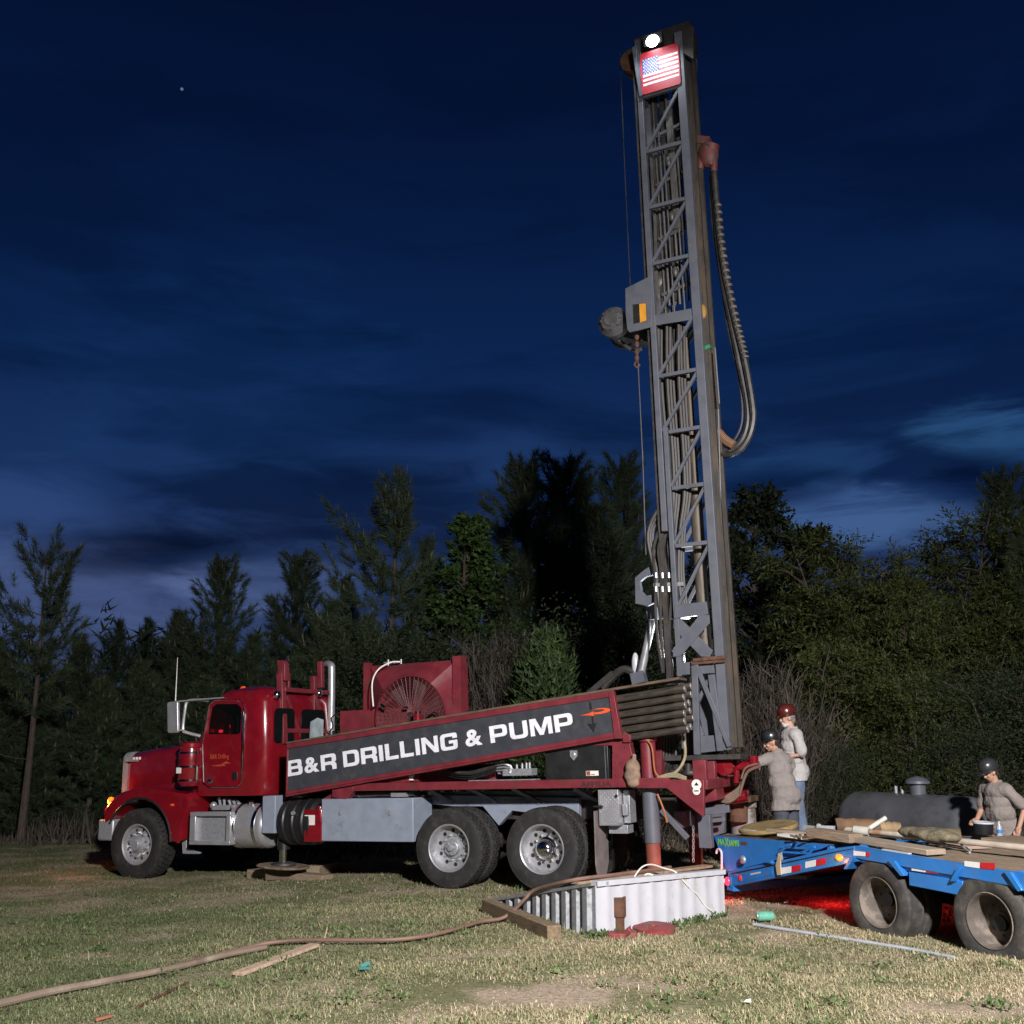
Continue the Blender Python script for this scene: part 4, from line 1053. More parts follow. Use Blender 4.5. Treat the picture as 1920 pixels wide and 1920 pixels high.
m.cyl((-2.05, .10, 1.2), (-2.05 + lean(5.6), .10, 5.4), .085, n=20); m.cyl((-2.05, .10, 2.6), (-2.05, .10, 3.2), .11, n=20); m.cyl((-2.05 + lean(7), .10, 5.4), (-2.05 + lean(7), .10, 7.6), .05, n=16)
m.build('drill_string', mat('brown_drill_pipe', (.105, .085, .065), .6, .3, var=.35, stretch=(4, 4, .6)), mast)
m = MB()
for u, v, r in ((1238, 530, .10), (1232, 555, .09), (1244, 520, .07)): m.ell(T3(u, v, .1), (r, r, r * 1.6))
m.cyl(T3(1268, 215, .1), T3(1272, 540, .1), .05, n=10); m.cyl(T3(1240, 600, .1), T3(1290, 628, .1), .12, n=14); m.bar(T3(1254, 205, .2), T3(1272, 430, .2), .10, .08)
m.tube([T3(1228, 290, .1), T3(1234, 420, .1), T3(1238, 600, .1)], .022, 7); m.tube([T3(1220, 290, .25), T3(1228, 420, .22), T3(1232, 600, .2)], .03, 7)
for k in range(6): m.tube([(-1.80 - .075 * k + lean(8), .20 + .03 * (k % 3), 7.9 + .2 * (k % 2)), (-1.79 - .07 * k + lean(12), .20 + .03 * (k % 3), 11.6 - .5 * (k % 3))], .014 + .006 * (k % 2), 6)
for z in (8.3, 9.2, 10.1, 10.9): m.bar((-1.76 + lean(z), .2, z), (-2.2 + lean(z), .2, z + .1), .05, .04); m.ell((-2.0 + lean(z), .25, z + .3), (.05, .05, .09))
m.build('feed_cylinder', mat('dull_feed_steel', (.10, .095, .09), .5, .4, var=.3), mast)
# mast raising cylinder and bracket
m = MB().prism(TP([(1221, 1060), (1208, 1068), (1190, 1083), (1191, 1132), (1214, 1136), (1226, 1130), (1226, 1114), (1212, 1117), (1203, 1108), (1200, 1090), (1211, 1081), (1224, 1078)], .25), .18, .25)
m.build('pivot_bracket', M['grey'], mast, .006)
m = MB().cyl(T3(1224, 1158, -.1), T3(1200, 1272, -.1), .055, n=16); rc = m.build('raising_cylinder', M['alu'], TR)
m = MB().bar(T3(1222, 1140, -.05), T3(1226, 1162, -.05), .14, .12).bar(T3(1210, 1268, -.1), T3(1186, 1274, -.1), .16, .14); m.build('cylinder_clevis', M['grey'], rc)
m = MB().ell(T3(1192, 1250, -.35), (.07, .07, .2), 12, 8).tube(spline([T3(1130, 1290, -.3), T3(1150, 1268, -.3), T3(1170, 1255, -.3), T3(1190, 1262, -.3)], 5), .06).bar(T3(1105, 1300, -.25), T3(1150, 1262, -.25), .08, .06); m.build('mast_pivot', M['dark'], TR)
m = MB().ell(T3(1192, 1248, -.3), (.06, .06, .19), 12, 8); m.build('white_lump', M['whitesteel'], TR)  # white rounded lump over the mast pivot
# hoses sagging below the mast foot
m = MB()
for k in range(5): m.tube(spline([T3(1262 + 3 * k, 1340, .5 - .05 * k), T3(1246 + 5 * k, 1380, .5 - .05 * k), T3(1243 + 6 * k, 1420, .5 - .05 * k), T3(1236 + 6 * k, 1450, .45 - .05 * k)], 6), .028, 8)
m.build('sagging_hose', M['hose'], TR)
m = MB()
m.tube(spline([T3(1276, 1355, .55), T3(1283, 1390, .6), T3(1284, 1420, .62), T3(1270, 1445, .66), T3(1245, 1458, .7), T3(1230, 1460, .72)], 6), .02, 8)
for k in range(3): m.tube(spline([T3(1232, 1462 - 2 * k, .75), T3(1262, 1456 - 3 * k, .7), T3(1290, 1462 - 2 * k, .65), T3(1325, 1459, .6)], 5), .014, 6)
m.build('tan_hose', mat('tan_rubber_hose', (.27, .22, .13), .7, var=.25), TR)
m = MB().box(T(1318, 1440, .2)[0], T(1262, 1440, .2)[0], -.2, .3, 1.40, 1.50)
for u, v in ((1272, 1440), (1285, 1432), (1292, 1450), (1265, 1450)): m.ell(T3(u, v, .3), (.10, .1, .08), 10, 8)
m.cyl(T3(1290, 1425, .35), T3(1290, 1455, .35), .05, n=12); m.build('swivel_parts', M['dark'], TR)

# ------------------------------------------------------------------ drill rods lying in the rack
rs_ = .0485
XE2 = T(1283, 1300, 1.15)[0]
tz = top(-1.1) - .06
slope_r = math.atan2(top(-1.0) - top(4.0), 5.0)
rowword = ['topmost', 'second', 'third', 'fourth', 'fifth', 'lowest']
rod_me = None
for col in range(2):
    for row in range(6):
        if rod_me is None:
            m = MB(); m.lathe([(.02, 0), (.030, -.004), (rs_ - .006, -.003), (rs_ - .001, .004), (rs_, .01), (rs_, .14), (rs_ - .004, .16), (rs_ - .004, 5.7), (rs_, 5.72), (rs_, 5.95), (.02, 5.95)], (0, 0, 0), 'x', 18)
            rod_me = m.mesh('drill_rod', M['rod'], 40)
            me2 = rod_me
            rod_me.materials.append(M['rodend'])
            for p in rod_me.polygons:
                if all(rod_me.vertices[i].co.x < .0045 for i in p.vertices): p.material_index = 1
        o = bpy.data.objects.new('drill_rod', rod_me); COL.objects.link(o)
        y = 1.075 - .102 * col; x = XE2 + .03 - .06 * col + random.uniform(-.03, .03)
        z = top(x) - .115 - .1005 * row + (.0 if col == 0 else .03)
        o.matrix_world = TF.mat() @ Matrix.Translation((x, y, z)) @ Matrix.Rotation(slope_r * 1.0, 4, 'Y')
        tag(o, 'muddy steel drill rod in the rack, %s of the %s column beside the mast' % (rowword[row], 'outer' if col == 0 else 'inner'), 'drill rod', 'drill rods stacked in the rack')
# ------------------------------------------------------------------ blue equipment trailer
_a = at_depth(1651, 1692, 10.9)
_q0 = Frame((0, 0, 0), math.pi + rad(62), rad(2.2))
QF = Frame(_a - (_q0.y * -1.2 + _q0.z * .40), math.pi + rad(62), rad(2.2))
TL = empty('equipment_trailer', QF.mat())
tag(TL, 'blue flatbed equipment trailer with red and white tape and a folded loading ramp', 'trailer')
def Q(u, v, y):
    p = QF.on(u, v, y); return (p.x, p.z)
def Q3(u, v, y): return QF.on(u, v, y)
def QP(pts, y): return [Q(u, v, y) for u, v in pts]
def deck_pt(u, v, h=.92):
    r = ray(u, v); t = (QF.z * h + QF.o - CAM).dot(QF.z) / r.dot(QF.z)
    return QF.loc(CAM + r * t)
XD0, XD1 = -.28, 4.6
m = MB()
for k in range(9):
    y0 = -1.18 + k * .262; m.box(XD0 + .04, XD1, y0, y0 + .255, .865, .905 + .004 * (k % 3))
m.build('deck_planks', M['wood'], TL, .004)
m = MB()
for s in (-1, 1):
    ya, yb = sorted((1.25 * s, 1.19 * s))
    m.box(XD0, XD1, ya, yb, .80, .925)
    ya, yb = sorted((1.222 * s, 1.16 * s)); m.box(XD0, XD1, ya, yb, .765, .799)
m.build('deck_rail', M['blue'], TL, .006)
m = MB()
for s in (-1, 1):
    ya, yb = sorted((1.24 * s, 1.15 * s)); m.box(.42, 1.06, ya, yb, .63, .764).box(1.85, XD1, ya, yb, .63, .764)
m.build('lower_rail', M['blue'], TL, .006)
m = MB().box(XD0 + .1, XD1, -1.14, 1.14, .80, .86)
for x in (.2, .9, 1.6, 2.4, 3.2, 4.0): m.box(x - .05, x + .05, -1.14, 1.14, .60, .799)
for y in (-.45, .45): m.box(-.25, XD1, y - .06, y + .06, .45, .60)
for x in (0, 1.33): m.cyl((x, -1.1, .42), (x, 1.1, .42), .07, n=12)
m.box(-.1, 1.5, -.6, -.5, .40, .52).box(-.1, 1.5, .5, .6, .40, .52)
m.build('trailer_chassis', M['black'], TL)
# beavertail
beam = QP([(1364, 1634), (1369, 1663), (1480, 1641), (1598, 1615), (1611, 1603), (1611, 1589), (1560, 1591), (1480, 1610)], -1.25)
beam[3] = (XD0 + .06, .78); beam[4] = (XD0 - .002, .80); beam[5] = (XD0 - .002, .925)
bx, bz = beam[0]; bx2, bz2 = beam[1]
for s in (-1, 1):
    ya, yb = sorted((1.25 * s, 1.15 * s)); m = MB().prism(beam, ya, yb); bb = m.build('beavertail_beam', M['blue'], TL, .006)
    if s < 0:
        m = MB().prism(QP([(1372, 1637), (1480, 1615), (1560, 1598), (1600, 1590.5), (1600, 1592), (1560, 1600), (1480, 1617.5), (1372, 1640)], -1.25), -1.253, -1.249); m.build('beam_seam', M['black'], bb)
        m = MB().prism(QP([(1386, 1641), (1448, 1628), (1449, 1640), (1387, 1655)], -1.25), -1.256, -1.2505); m.build('beam_plate', M['blue'], bb)
        m = MB().prism(QP([(1408, 1638), (1427, 1634), (1427, 1637), (1408, 1641)], -1.25), -1.259, -1.2565); m.build('beam_label', M['whitesteel'], bb)
m = MB().prism([(bx + .03, bz2 + .05), (bx + .03, bz2 + .11), (XD0, .84), (XD0, .79)], -1.149, 1.149); m.build('beavertail_floor', M['black'], TL)
m = MB().box(bx2 - .06, bx2 + .06, -1.252, 1.252, bz2 - .045, bz2 + .05); rx = m.build('rear_crossmember', M['blue'], TL, .006)
m = MB().box(bx2 - .064, bx2 - .0605, -1.1, -.35, bz2 - .03, bz2 + .035).box(bx2 - .064, bx2 - .0605, .1, .9, bz2 - .03, bz2 + .035)
m.build('reflective_strip', M['alu'], rx)
# ramps folded flat
tri = QP([(1338, 1567), (1556, 1584), (1540, 1592), (1370, 1634), (1362, 1632)], -1.15)
rn = None
for y0, y1 in ((-1.15, -.12), (.12, 1.15)):
    m = MB().prism(tri, y0, y0 + .03).prism(tri, y1 - .03, y1)
    for k in range(9):
        t = k / 8; x = tri[0][0] + .05 + (tri[1][0] - tri[0][0] - .1) * t; z = tri[0][1] + (tri[1][1] - tri[0][1]) * t
        m.box(x - .03, x + .03, y0 + .031, y1 - .031, z - .07, z - .012)
    m.prism([(tri[0][0], tri[0][1]), (tri[0][0] + .01, tri[0][1]), (tri[4][0] + .01, tri[4][1]), (tri[4][0], tri[4][1])], y0 + .031, y1 - .031)
    q = m.build('loading_ramp', M['blue'], TL, .004)
    m = MB().prism([(tri[0][0] + .02, tri[0][1] - .010), (tri[1][0], tri[1][1] - .008), (tri[1][0], tri[1][1] + .004), (tri[0][0] + .02, tri[0][1] + .004)], y0 + .04, y1 - .04); m.build('ramp_planks', M['wooddark'], q)
    if rn is None: rn = q
# green lettering on the ramp
G = mat('lime_green_vinyl', (.16, .52, .03), .5, var=.05)
me = text_mesh('MA', 1, .04, .001)
def on_ramp(txt, u, v, w_px, h, drop=0):
    me = text_mesh(txt, 1, .022, .001); xs = [q.co.x for q in me.vertices]; ys = [q.co.y for q in me.vertices]
    a = Q3(u, v, -1.152); b = Q3(u + w_px, v + .078 * w_px, -1.152)
    L_ = (b - a).length; sx = L_ / (max(xs) - min(xs)); sy = h / (max(ys) - min(ys)); d = (b - a).normalized(); upv = Vector((-d.z, 0, d.x)) if d.x > 0 else Vector((d.z, 0, -d.x))
    mt = Matrix(((d.x * sx, upv.x * sy, 0, a.x), (0, 0, -1, -1.1515), (d.z * sx, upv.z * sy, 0, a.z), (0, 0, 0, 1)))
    me.transform(Matrix.Translation((-min(xs), -min(ys), 0))); me.transform(mt); return me
bm = bmesh.new()
for txt, u, v, wp_, h in (('MA', 1346.5, 1584.0, 12, .075), ('X', 1359, 1587.5, 7.5, .11), ('RAMPS', 1367, 1586.0, 18.5, .075)):
    t = on_ramp(txt, u, v, wp_, h); bm.from_mesh(t)
me = bpy.data.meshes.new('ramp_lettering'); bm.to_mesh(me); bm.free(); me.materials.append(G)
o = bpy.data.objects.new('ramp_lettering', me); COL.objects.link(o); o.parent = rn
m = MB().prism(QP([(1389, 1578), (1401, 1579), (1401, 1585), (1389, 1584)], -1.15), -1.1535, -1.1505); m.build('maker_plate', M['rust'], rn)
m = MB()
for p, q in (((1461, 1597), (1518, 1600)), ((1466, 1588), (1522, 1591)), ((1461, 1597), (1484, 1584)), ((1503, 1599), (1528, 1588)), ((1518, 1600), (1526, 1590))):
    m.bar(Q3(*p, -1.19), Q3(*q, -1.19), .022)
m.build('ramp_handle', M['blue'], rn)
m = MB().prism(QP([(1461, 1600), (1466, 1605), (1464, 1618), (1466, 1640), (1459, 1641), (1456, 1622), (1459, 1612)], -1.27), -1.285, -1.265); m.build('ratchet_strap', mat('tan_strap', (.42, .33, .22), .7), TL)
m = MB().prism(QP([(1458, 1602), (1466, 1598), (1468, 1612), (1464, 1616)], -1.26), -1.275, -1.256); m.build('latch', M['galv'], TL)
m = MB().ell(Q3(1393, 1612, -1.2), (.05, .03, .05)); m.build('latch_knob', M['galv'], TL)
m = MB().tube(spline([Q3(1343, 1600, -1.2), Q3(1345, 1593, -1.2), Q3(1350, 1593, -1.2), Q3(1353, 1602, -1.2), Q3(1353, 1634, -1.2)], 5), .014); m.build('lifting_hook', M['whitesteel'], TL)
m = MB().box(*(lambda a, b: (min(a[0], b[0]), max(a[0], b[0]), -1.29, -1.2505, min(a[1], b[1]), max(a[1], b[1])))(Q(1436, 1611, -1.27), Q(1448, 1619, -1.27))); m.build('hinge_block', M['blue'], TL)
# reflective tape
TW, TRD = M['label'], mat('red_reflective_tape', (.5, .015, .02), .4)
TWm = mat('white_reflective_tape', (.72, .72, .70), .4, var=.05)
def tape(pts_w, pts_r, y, off):
    for pts, mm, nm in ((pts_w, TWm, 'white_tape'), (pts_r, TRD, 'red_tape')):
        m = MB().prism(QP(pts, y), y - off - .002, y - off + .001); m.build(nm, mm, TL)
tape([(1466, 1627), (1484, 1624), (1484, 1636), (1466, 1639)], [(1485, 1624), (1502, 1621), (1502, 1632), (1485, 1636)], -1.25, .0035)
tape([(1510.5, 1616), (1530, 1612), (1530, 1624), (1510.5, 1628)], [(1531, 1611.5), (1549, 1608.5), (1549, 1620), (1531, 1624)], -1.25, .0035)
tape([(1601, 1595), (1623, 1597.5), (1623, 1605.5), (1601, 1604)], [(1624, 1597.5), (1631.5, 1598.5), (1631.5, 1606.5), (1624, 1606)], -1.25, .0035)
tape([(1809, 1614), (1837, 1617), (1837, 1628), (1809, 1624)], [(1838, 1617), (1866, 1618), (1866, 1631), (1838, 1628)], -1.25, .0035)
tape([(1710, 1620.5), (1736, 1624.5), (1736, 1635.5), (1710, 1632)], [(1737, 1624.5), (1761, 1627), (1761, 1638), (1737, 1635.5)], -1.24, .0035)
# fender flaps
def flap(pts, y0=-1.285, y1=-.86):
    m = MB().prism(QP(pts, y0), y0, y1); m.build('fender_flap', M['blue'], TL, .004)
flap([(1593, 1608), (1600, 1608), (1588, 1630), (1581, 1630)]); flap([(1664, 1613), (1676, 1614), (1695, 1642), (1688, 1643)])
flap([(1794, 1626), (1802, 1627), (1788, 1653), (1780, 1653)]); flap([(1881, 1634), (1894, 1636), (1917, 1670), (1908, 1672)])
# wheels
def twheel(x, y, z, s, full=True):
    w = bpy.data.objects.new('wheel', TWP[0]); COL.objects.link(w); w.parent = TL
    w.matrix_local = Matrix.Translation((x, y, z)) @ Matrix.Rotation(math.pi if s < 0 else 0, 4, 'Z') @ Matrix.Rotation(x * 2 + y, 4, 'Y')
    if full:
        for nm, me in zip(('rim', 'hub'), TWP[1:]):
            o = bpy.data.objects.new(nm, me); COL.objects.link(o); o.parent = w
t = tyre_mb(.41, .235, .235, 0, .0)
rim = MB().lathe([(.235, .085), (.252, .108), (.245, .114), (.234, .105), (.222, .07), (.21, -.075), (.20, -.085), (.13, -.08), (.12, -.075), (.02, -.075), (.02, -.10), (.22, -.10), (.236, -.02)], n=40, closed=True)
hub = MB().lathe([(.075, -.076), (.07, -.06), (.045, -.055), (.04, -.04), (.001, -.038)], n=24); ring_of(hub, 8, .145, -.09, -.068, .012)
TWP = (t.mesh('tyre', M['rubber2'], 40), rim.mesh('rim', M['mudwheel']), hub.mesh('hub', M['mudwheel']))
for x, z in ((0, .40), (1.33, .455)):
    twheel(x, -1.13, z, -1); twheel(x, -.87, z, -1, False); twheel(x, .87, z, 1, False); twheel(x, 1.13, z, 1)
# lamps
M['tail'] = mat('lit_tail_lamp', (.7, .01, .02), .2, emit=(1, .012, .025), estr=7)
M['marker'] = mat('lit_amber_marker', (.9, .2, .03), .2, emit=(1, .075, .006), estr=4.5)
m = MB().box(*(lambda a: (a[0] - .035, a[0] + .05, -1.262, -1.16, a[1] - .06, a[1] + .05))(Q(1367, 1652, -1.25)))
lb = m.build('tail_lamp', M['blue'], TL, .005)
c = Q3(1365, 1653, -1.262)
m = MB().ell((c.x - .02, -1.25, c.z), (.05, .04, .05), 14, 8); m.build('lamp_lens', M['tail'], lb)
c2 = Q(1388, 1646, -1.257); m = MB().ell((c2[0], -1.257, c2[1]), (.03, .012, .035), 12, 8); m.build('side_reflector', mat('glowing_red_reflector', (.55, .02, .04), .2, emit=(1, .03, .05), estr=.25), TL)  # faint emission stands in for light the reflector throws back
mk = Q3(1573, 1608, -1.262); m = MB().ell((mk.x, -1.256, mk.z), (.052, .022, .036), 14, 8); m.build('marker_lamp', M['marker'], TL)
m = MB().box(XD0 + .28, XD0 + .36, -.7, -.55, .3, .5); m.build('red_bracket', M['rigred'], TL)
TAIL_P = QF.wld((c.x - .12, -1.27, c.z)); TAIL_U = QF.wld((bx2 + .35, .0, .30)); MARK_P = QF.wld((mk.x, -1.36, mk.z - .05))

# ------------------------------------------------------------------ things lying on the trailer
def on_deck(name, m, material, label, cat, matrix, bevel=0, group=None):
    o = m.build(name, material, None, bevel); o.matrix_world = QF.mat() @ matrix; tag(o, label, cat, group); return o
TRN = Matrix.Translation; ROT = Matrix.Rotation
d = Q3(1441, 1552, -.62)
m = MB().lathe([(.03, .0), (.36, 0), (.37, .012), (.37, .04), (.36, .05), (.03, .05)], (0, 0, 0), 'z', 40)
m.lathe([(.03, -.02), (.30, -.02), (.30, 0), (.03, 0)], (0, 0, 0), 'z', 32)
ds = on_deck('wooden_disc', m, mat('tan_plywood', (.27, .19, .075), .7, var=.25, scale=10, dirt=(.15, .10, .05), dirt_scale=6), 'round tan plywood disc lying tilted on the trailer ramp', 'wooden disc', TRN((d.x, -.62, d.z - .02)) @ ROT(rad(9), 4, 'X') @ ROT(rad(-3), 4, 'Y'))
m = MB().box(-.10, .12, -.33, -.29, .0505, .054); q = m.build('paper_scrap', M['whitesteel'], ds)
p = deck_pt(1578, 1581, .92)
m = MB().box(-.62, 0, -.11, .11, 0, .095); on_deck('timber_beam', m, M['wood'], 'squared pale timber beam with its sawn end showing, on the trailer edge', 'timber', TRN((p.x + .06, p.y + .16, .922)) @ ROT(rad(4), 4, 'Z'), .008)
m = MB().box(-.9, .1, -.06, .06, 0, .035); on_deck('loose_board', m, M['wood'], 'thin pale board on the ramp behind the squared timber', 'board', TRN((p.x - .5, p.y + .50, .90)) @ ROT(rad(24), 4, 'Z'), .003)
m = MB().box(-.25, .22, -.10, .10, 0, .03); on_deck('loose_board', m, M['label'], 'short white-topped board beside the plywood disc', 'board', TRN((p.x - .82, p.y + .16, .875)) @ ROT(rad(5), 4, 'Z'), .003)
p = deck_pt(1655, 1592, .92)
m = MB().box(-.55, .62, -.13, .13, 0, .055); on_deck('thick_plank', m, mat('grey_tan_plank', (.30, .24, .18), .8, var=.2, stretch=(1, 8, 8), bump=.2), 'thick worn plank lying along the near edge of the trailer deck', 'plank', TRN((p.x - .05, p.y + .17, .925)) @ ROT(rad(-3), 4, 'Z'), .008)
# long pole with a tee handle
A = deck_pt(1568, 1553, 1.02); B = deck_pt(1915, 1589, 1.02)
B2 = A + (B - A) * 1.35
m = MB().tube([A, B2], [.026, .036], 12)
pl = m.build('long_pole', mat('pale_dirty_pipe', (.38, .33, .27), .5, var=.2, dirt=(.25, .15, .09), dirt_scale=2.5), None); pl.matrix_world = QF.mat()
tag(pl, 'long pale pole with a tee handle lying across the trailer deck', 'pole')
tq = A.lerp(B, .15)
m = MB().tube([tq + Vector((0, 0, -.03)), tq + Vector((.10, .28, .14))], .026, 10).cyl(tq + Vector((-.08, -.02, 0)), tq + Vector((.08, .04, 0)), .05, n=14)
m.build('tee_handle', mat('pale_tee_fitting', (.48, .47, .42), .5), pl)
def log(u0, v0, u1, v1, h, r, name, label, cat, material):
    a = deck_pt(u0, v0, h); b = deck_pt(u1, v1, h)
    m = MB(); k = 10; pts = [a.lerp(b, i / k) + Vector((0, 0, random.uniform(-.006, .006))) for i in range(k + 1)]
    m.tube(pts, [r * random.uniform(.95, 1.04) for _ in pts], 18)
    o = m.build(name, material, None); o.matrix_world = QF.mat(); tag(o, label, cat); return o
log(1568, 1548, 1650, 1551, 1.05, .085, 'brown_pipe', 'brown rusty pipe length lying behind the long pole', 'pipe', mat('brown_pipe', (.13, .07, .035), .8, var=.4, bump=.3))
sl_ = log(1648, 1553, 1690, 1555, 1.0, .08, 'sleeve_roll', 'short tan wrapped roll between the two brown pipes', 'roll', mat('tan_roll', (.24, .16, .085), .8, var=.4, bump=.3))
log(1690, 1562, 1800, 1566, .99, .07, 'olive_pipe', 'olive brown pipe length under the muddy sack', 'pipe', mat('olive_pipe', (.12, .095, .055), .8, var=.3, bump=.3))
a = deck_pt(1743, 1553, 1.12)
m = MB()
random.seed(11)
for k in range(9):
    t = k / 8; m.ell((a.x - .22 + .44 * t, a.y + random.uniform(-.05, .05), 1.07 + random.uniform(-.02, .02)), (random.uniform(.13, .19), .13, random.uniform(.05, .07)), 12, 8)
sk = m.build('muddy_sack', mat('muddy_canvas', (.12, .10, .06), .9, var=.35, scale=9, bump=.5, bscale=18, dirt=(.20, .17, .12), dirt_scale=14), None)
rm = sk.modifiers.new('r', 'REMESH'); rm.mode = 'VOXEL'; rm.voxel_size = .015; sm = sk.modifiers.new('s', 'SMOOTH'); sm.iterations = 6
me = bake(sk); sk.modifiers.clear(); sk.data = me; me.shade_smooth(); sk.matrix_world = QF.mat() @ TRN((0, 0, -.02)); tag(sk, 'lumpy mud-stained canvas sack lying on the olive pipe', 'sack')
a = deck_pt(1850, 1564, .92)
m = MB().lathe([(.10, 0), (.115, .13), (.105, .13), (.09, .01)], (a.x, a.y - .05, .92), 'z', 28, True); bk = m.build('bucket', M['black'], None); bk.matrix_world = QF.mat(); tag(bk, 'black bucket with a pale rim on the far side of the deck', 'bucket')
m = MB().lathe([(.112, .125), (.122, .125), (.122, .145), (.108, .145)], (a.x, a.y - .05, .92), 'z', 28, True); m.build('rim', M['whitesteel'], bk)
a = deck_pt(1896, 1567, .92)
WB = mat('clear_bottle_plastic', (.75, .82, .88), .12, var=.02, trans=.6)
m = MB().lathe([(.001, .0), (.032, .002), (.034, .02), (.034, .12), (.03, .15), (.014, .185), (.013, .21), (.001, .21)], (0, 0, 0), 'z', 20); wb = on_deck('water_bottle', m, WB, 'clear water bottle with a blue label standing on the far deck edge', 'bottle', TRN((a.x + .02, 1.12, .915)))
wb.scale = (.9, .9, .78)
m = MB().lathe([(.0345, .06), (.0355, .06), (.0355, .11), (.0345, .11)], (0, 0, 0), 'z', 20, True); m.build('bottle_label', mat('blue_label', (.05, .18, .5), .5), wb)
m = MB().lathe([(.001, .205), (.016, .205), (.016, .228), (.001, .228)], (0, 0, 0), 'z', 14); m.build('cap', M['whitesteel'], wb)
a = deck_pt(1910, 1578, .92)
m = MB().box(-.3, .9, -.28, .3, 0, .05); on_deck('loose_board', m, M['wood'], 'broad tan board under the far end of the long pole', 'board', TRN((a.x + .15, .75, .918)) @ ROT(rad(6), 4, 'Z'), .004)
a = deck_pt(1765, 1587, .94)
m = MB()
m.cyl((-.07, 0, .03), (.05, .02, .03), .03, n=12).ell((.0, 0, .03), (.04, .04, .04)).tube(spline([(-.25, .05, .02), (-.1, .12, .06), (.1, .1, .10), (.3, .0, .03), (.42, -.08, .015)], 6), .012).tube(spline([(-.3, -.02, .02), (-.1, .03, .04), (.12, .12, .03), (.32, .06, .02)], 6), .009)
on_deck('pipe_coupling', m, M['alu'], 'steel coupling with a tangle of wire near the deck edge', 'coupling', TRN((a.x, a.y, .92)))
a = deck_pt(1795, 1588, .92)
m = MB().box(-.55, .35, -.16, .16, 0, .03); on_deck('loose_board', m, mat('pinkish_board', (.33, .24, .19), .8, var=.2), 'pinkish worn board under the steel coupling', 'board', TRN((a.x - .15, a.y + .16, .918)) @ ROT(rad(-8), 4, 'Z'), .004)
a = deck_pt(1535, 1557, .94)
m = MB().bar((-.35, 0, .03), (.18, .03, .03), .05, .04).bar((-.1, -.03, .06), (.1, .06, .07), .03).ell((-.1, .0, .06), (.04, .03, .035)).box(.18, .36, -.05, .08, .01, .05); on_deck('hand_tool', m, mat('pale_tool_metal', (.55, .57, .58), .4, .4), 'pale metal hand tool lying on the ramp behind the timber', 'hand tool', TRN((a.x, a.y + .1, .91)))
m = MB().box(-.17, .17, -.025, .025, 0, .012); a = deck_pt(1682, 1597, .93); on_deck('white_strip', m, M['whitesteel'], 'thin white strip on the very edge of the trailer deck', 'strip', TRN((a.x, -1.215, .927)))
m = MB(); random.seed(3)
for k in range(26):
    u, v = random.uniform(1495, 1560), random.uniform(1566, 1576); p = deck_pt(u, v, .9)
    m.bar((p.x, p.y, .885 + .02), (p.x + random.uniform(-.1, .1), p.y + random.uniform(-.1, .1), .905 + random.uniform(0, .05)), .02)
o = m.build('wood_debris', M['wooddark'], None); o.matrix_world = QF.mat(); tag(o, 'dark scraps and splinters heaped beside the timber beam', 'debris', kind='stuff')
# ------------------------------------------------------------------ sheet metal pit cover
def gpt(u, v): # point where a pixel's ray meets the ground sheet
    h = 0
    for _ in range(6):
        p = at_height(u, v, h); h = ground_z(p.x, p.y)
    return at_height(u, v, h)
A = gpt(1118, 1757); B = gpt(1360, 1716); Cc = gpt(918, 1708)
def ztop(P, u, v):
    r = ray(u, v); t = P.y / r.y; return (CAM + r * t).z
hA, hB, hC = ztop(A, 1116, 1652), ztop(B, 1360, 1630), ztop(Cc, 918, 1688)
PB = empty('sheet_metal_box', loc=(A.x, A.y, A.z))
tag(PB, 'low white corrugated sheet metal box standing on the grass beside the rear truck jack', 'metal box')
o_ = Vector((A.x, A.y, A.z))
def wall(P0, P1, z0, z1, period, depth, flat=.55):
    d = Vector((P1.x - P0.x, P1.y - P0.y, 0)); L_ = d.length; d.normalize(); n = Vector((d.y, -d.x, 0))
    if n.y > 0: n = -n
    prof = []; s = 0
    while s < L_:
        for a, h in ((0, 0), (flat, 0), (flat + .12, 1), (.88, 1)):
            q = s + a * period
            if q < L_: prof.append((q, h * depth))
        s += period
    prof.append((L_, 0)); vs = []; fs = []
    for q, h in prof:
        P = Vector((P0.x, P0.y, 0)) + d * q + n * h
        zt = z0 + (z1 - z0) * q / L_
        for off in (0, -.006):
            Pb = P + n * off
            vs += [(Pb.x - o_.x, Pb.y - o_.y, -.12), (Pb.x - o_.x, Pb.y - o_.y, zt - o_.z)]
    for i in range(len(prof) - 1):
        a = i * 4; b = a + 4; fs += [(a, b, b + 1, a + 1), (a + 2, a + 3, b + 3, b + 2), (a + 1, b + 1, b + 3, a + 3)]
    m = MB(); m.add(vs, fs); return m, d, n
m, dB, nB = wall(A, B, hA - .02, hB - .02, .23, .009, .5); m.build('front_panel', M['whitesteel'], PB, 0, 20)
m, dC, nC = wall(A, Cc, hA - .03, hC - .0, .19, .045, .35); m.build('side_panel', M['galv'], PB, 0, 20)
m = MB()
def loc_(P, z): return Vector((P.x - o_.x, P.y - o_.y, z - o_.z))
a, b = loc_(A, hA), loc_(B, hB)
m.loft([[a + nB * .03 + Vector((0, 0, -.05)), a + nB * .03, a - nB * .07, a - nB * .07 + Vector((0, 0, -.006)), a + nB * .024 + Vector((0, 0, -.006)), a + nB * .024 + Vector((0, 0, -.05))], [b + nB * .03 + Vector((0, 0, -.05)), b + nB * .03, b - nB * .07, b - nB * .07 + Vector((0, 0, -.006)), b + nB * .024 + Vector((0, 0, -.006)), b + nB * .024 + Vector((0, 0, -.05))]])
m.build('front_cap', M['whitesteel'], PB)
c = loc_(Cc, hC + .01)
m = MB(); a2 = a + Vector((0, 0, -.012))
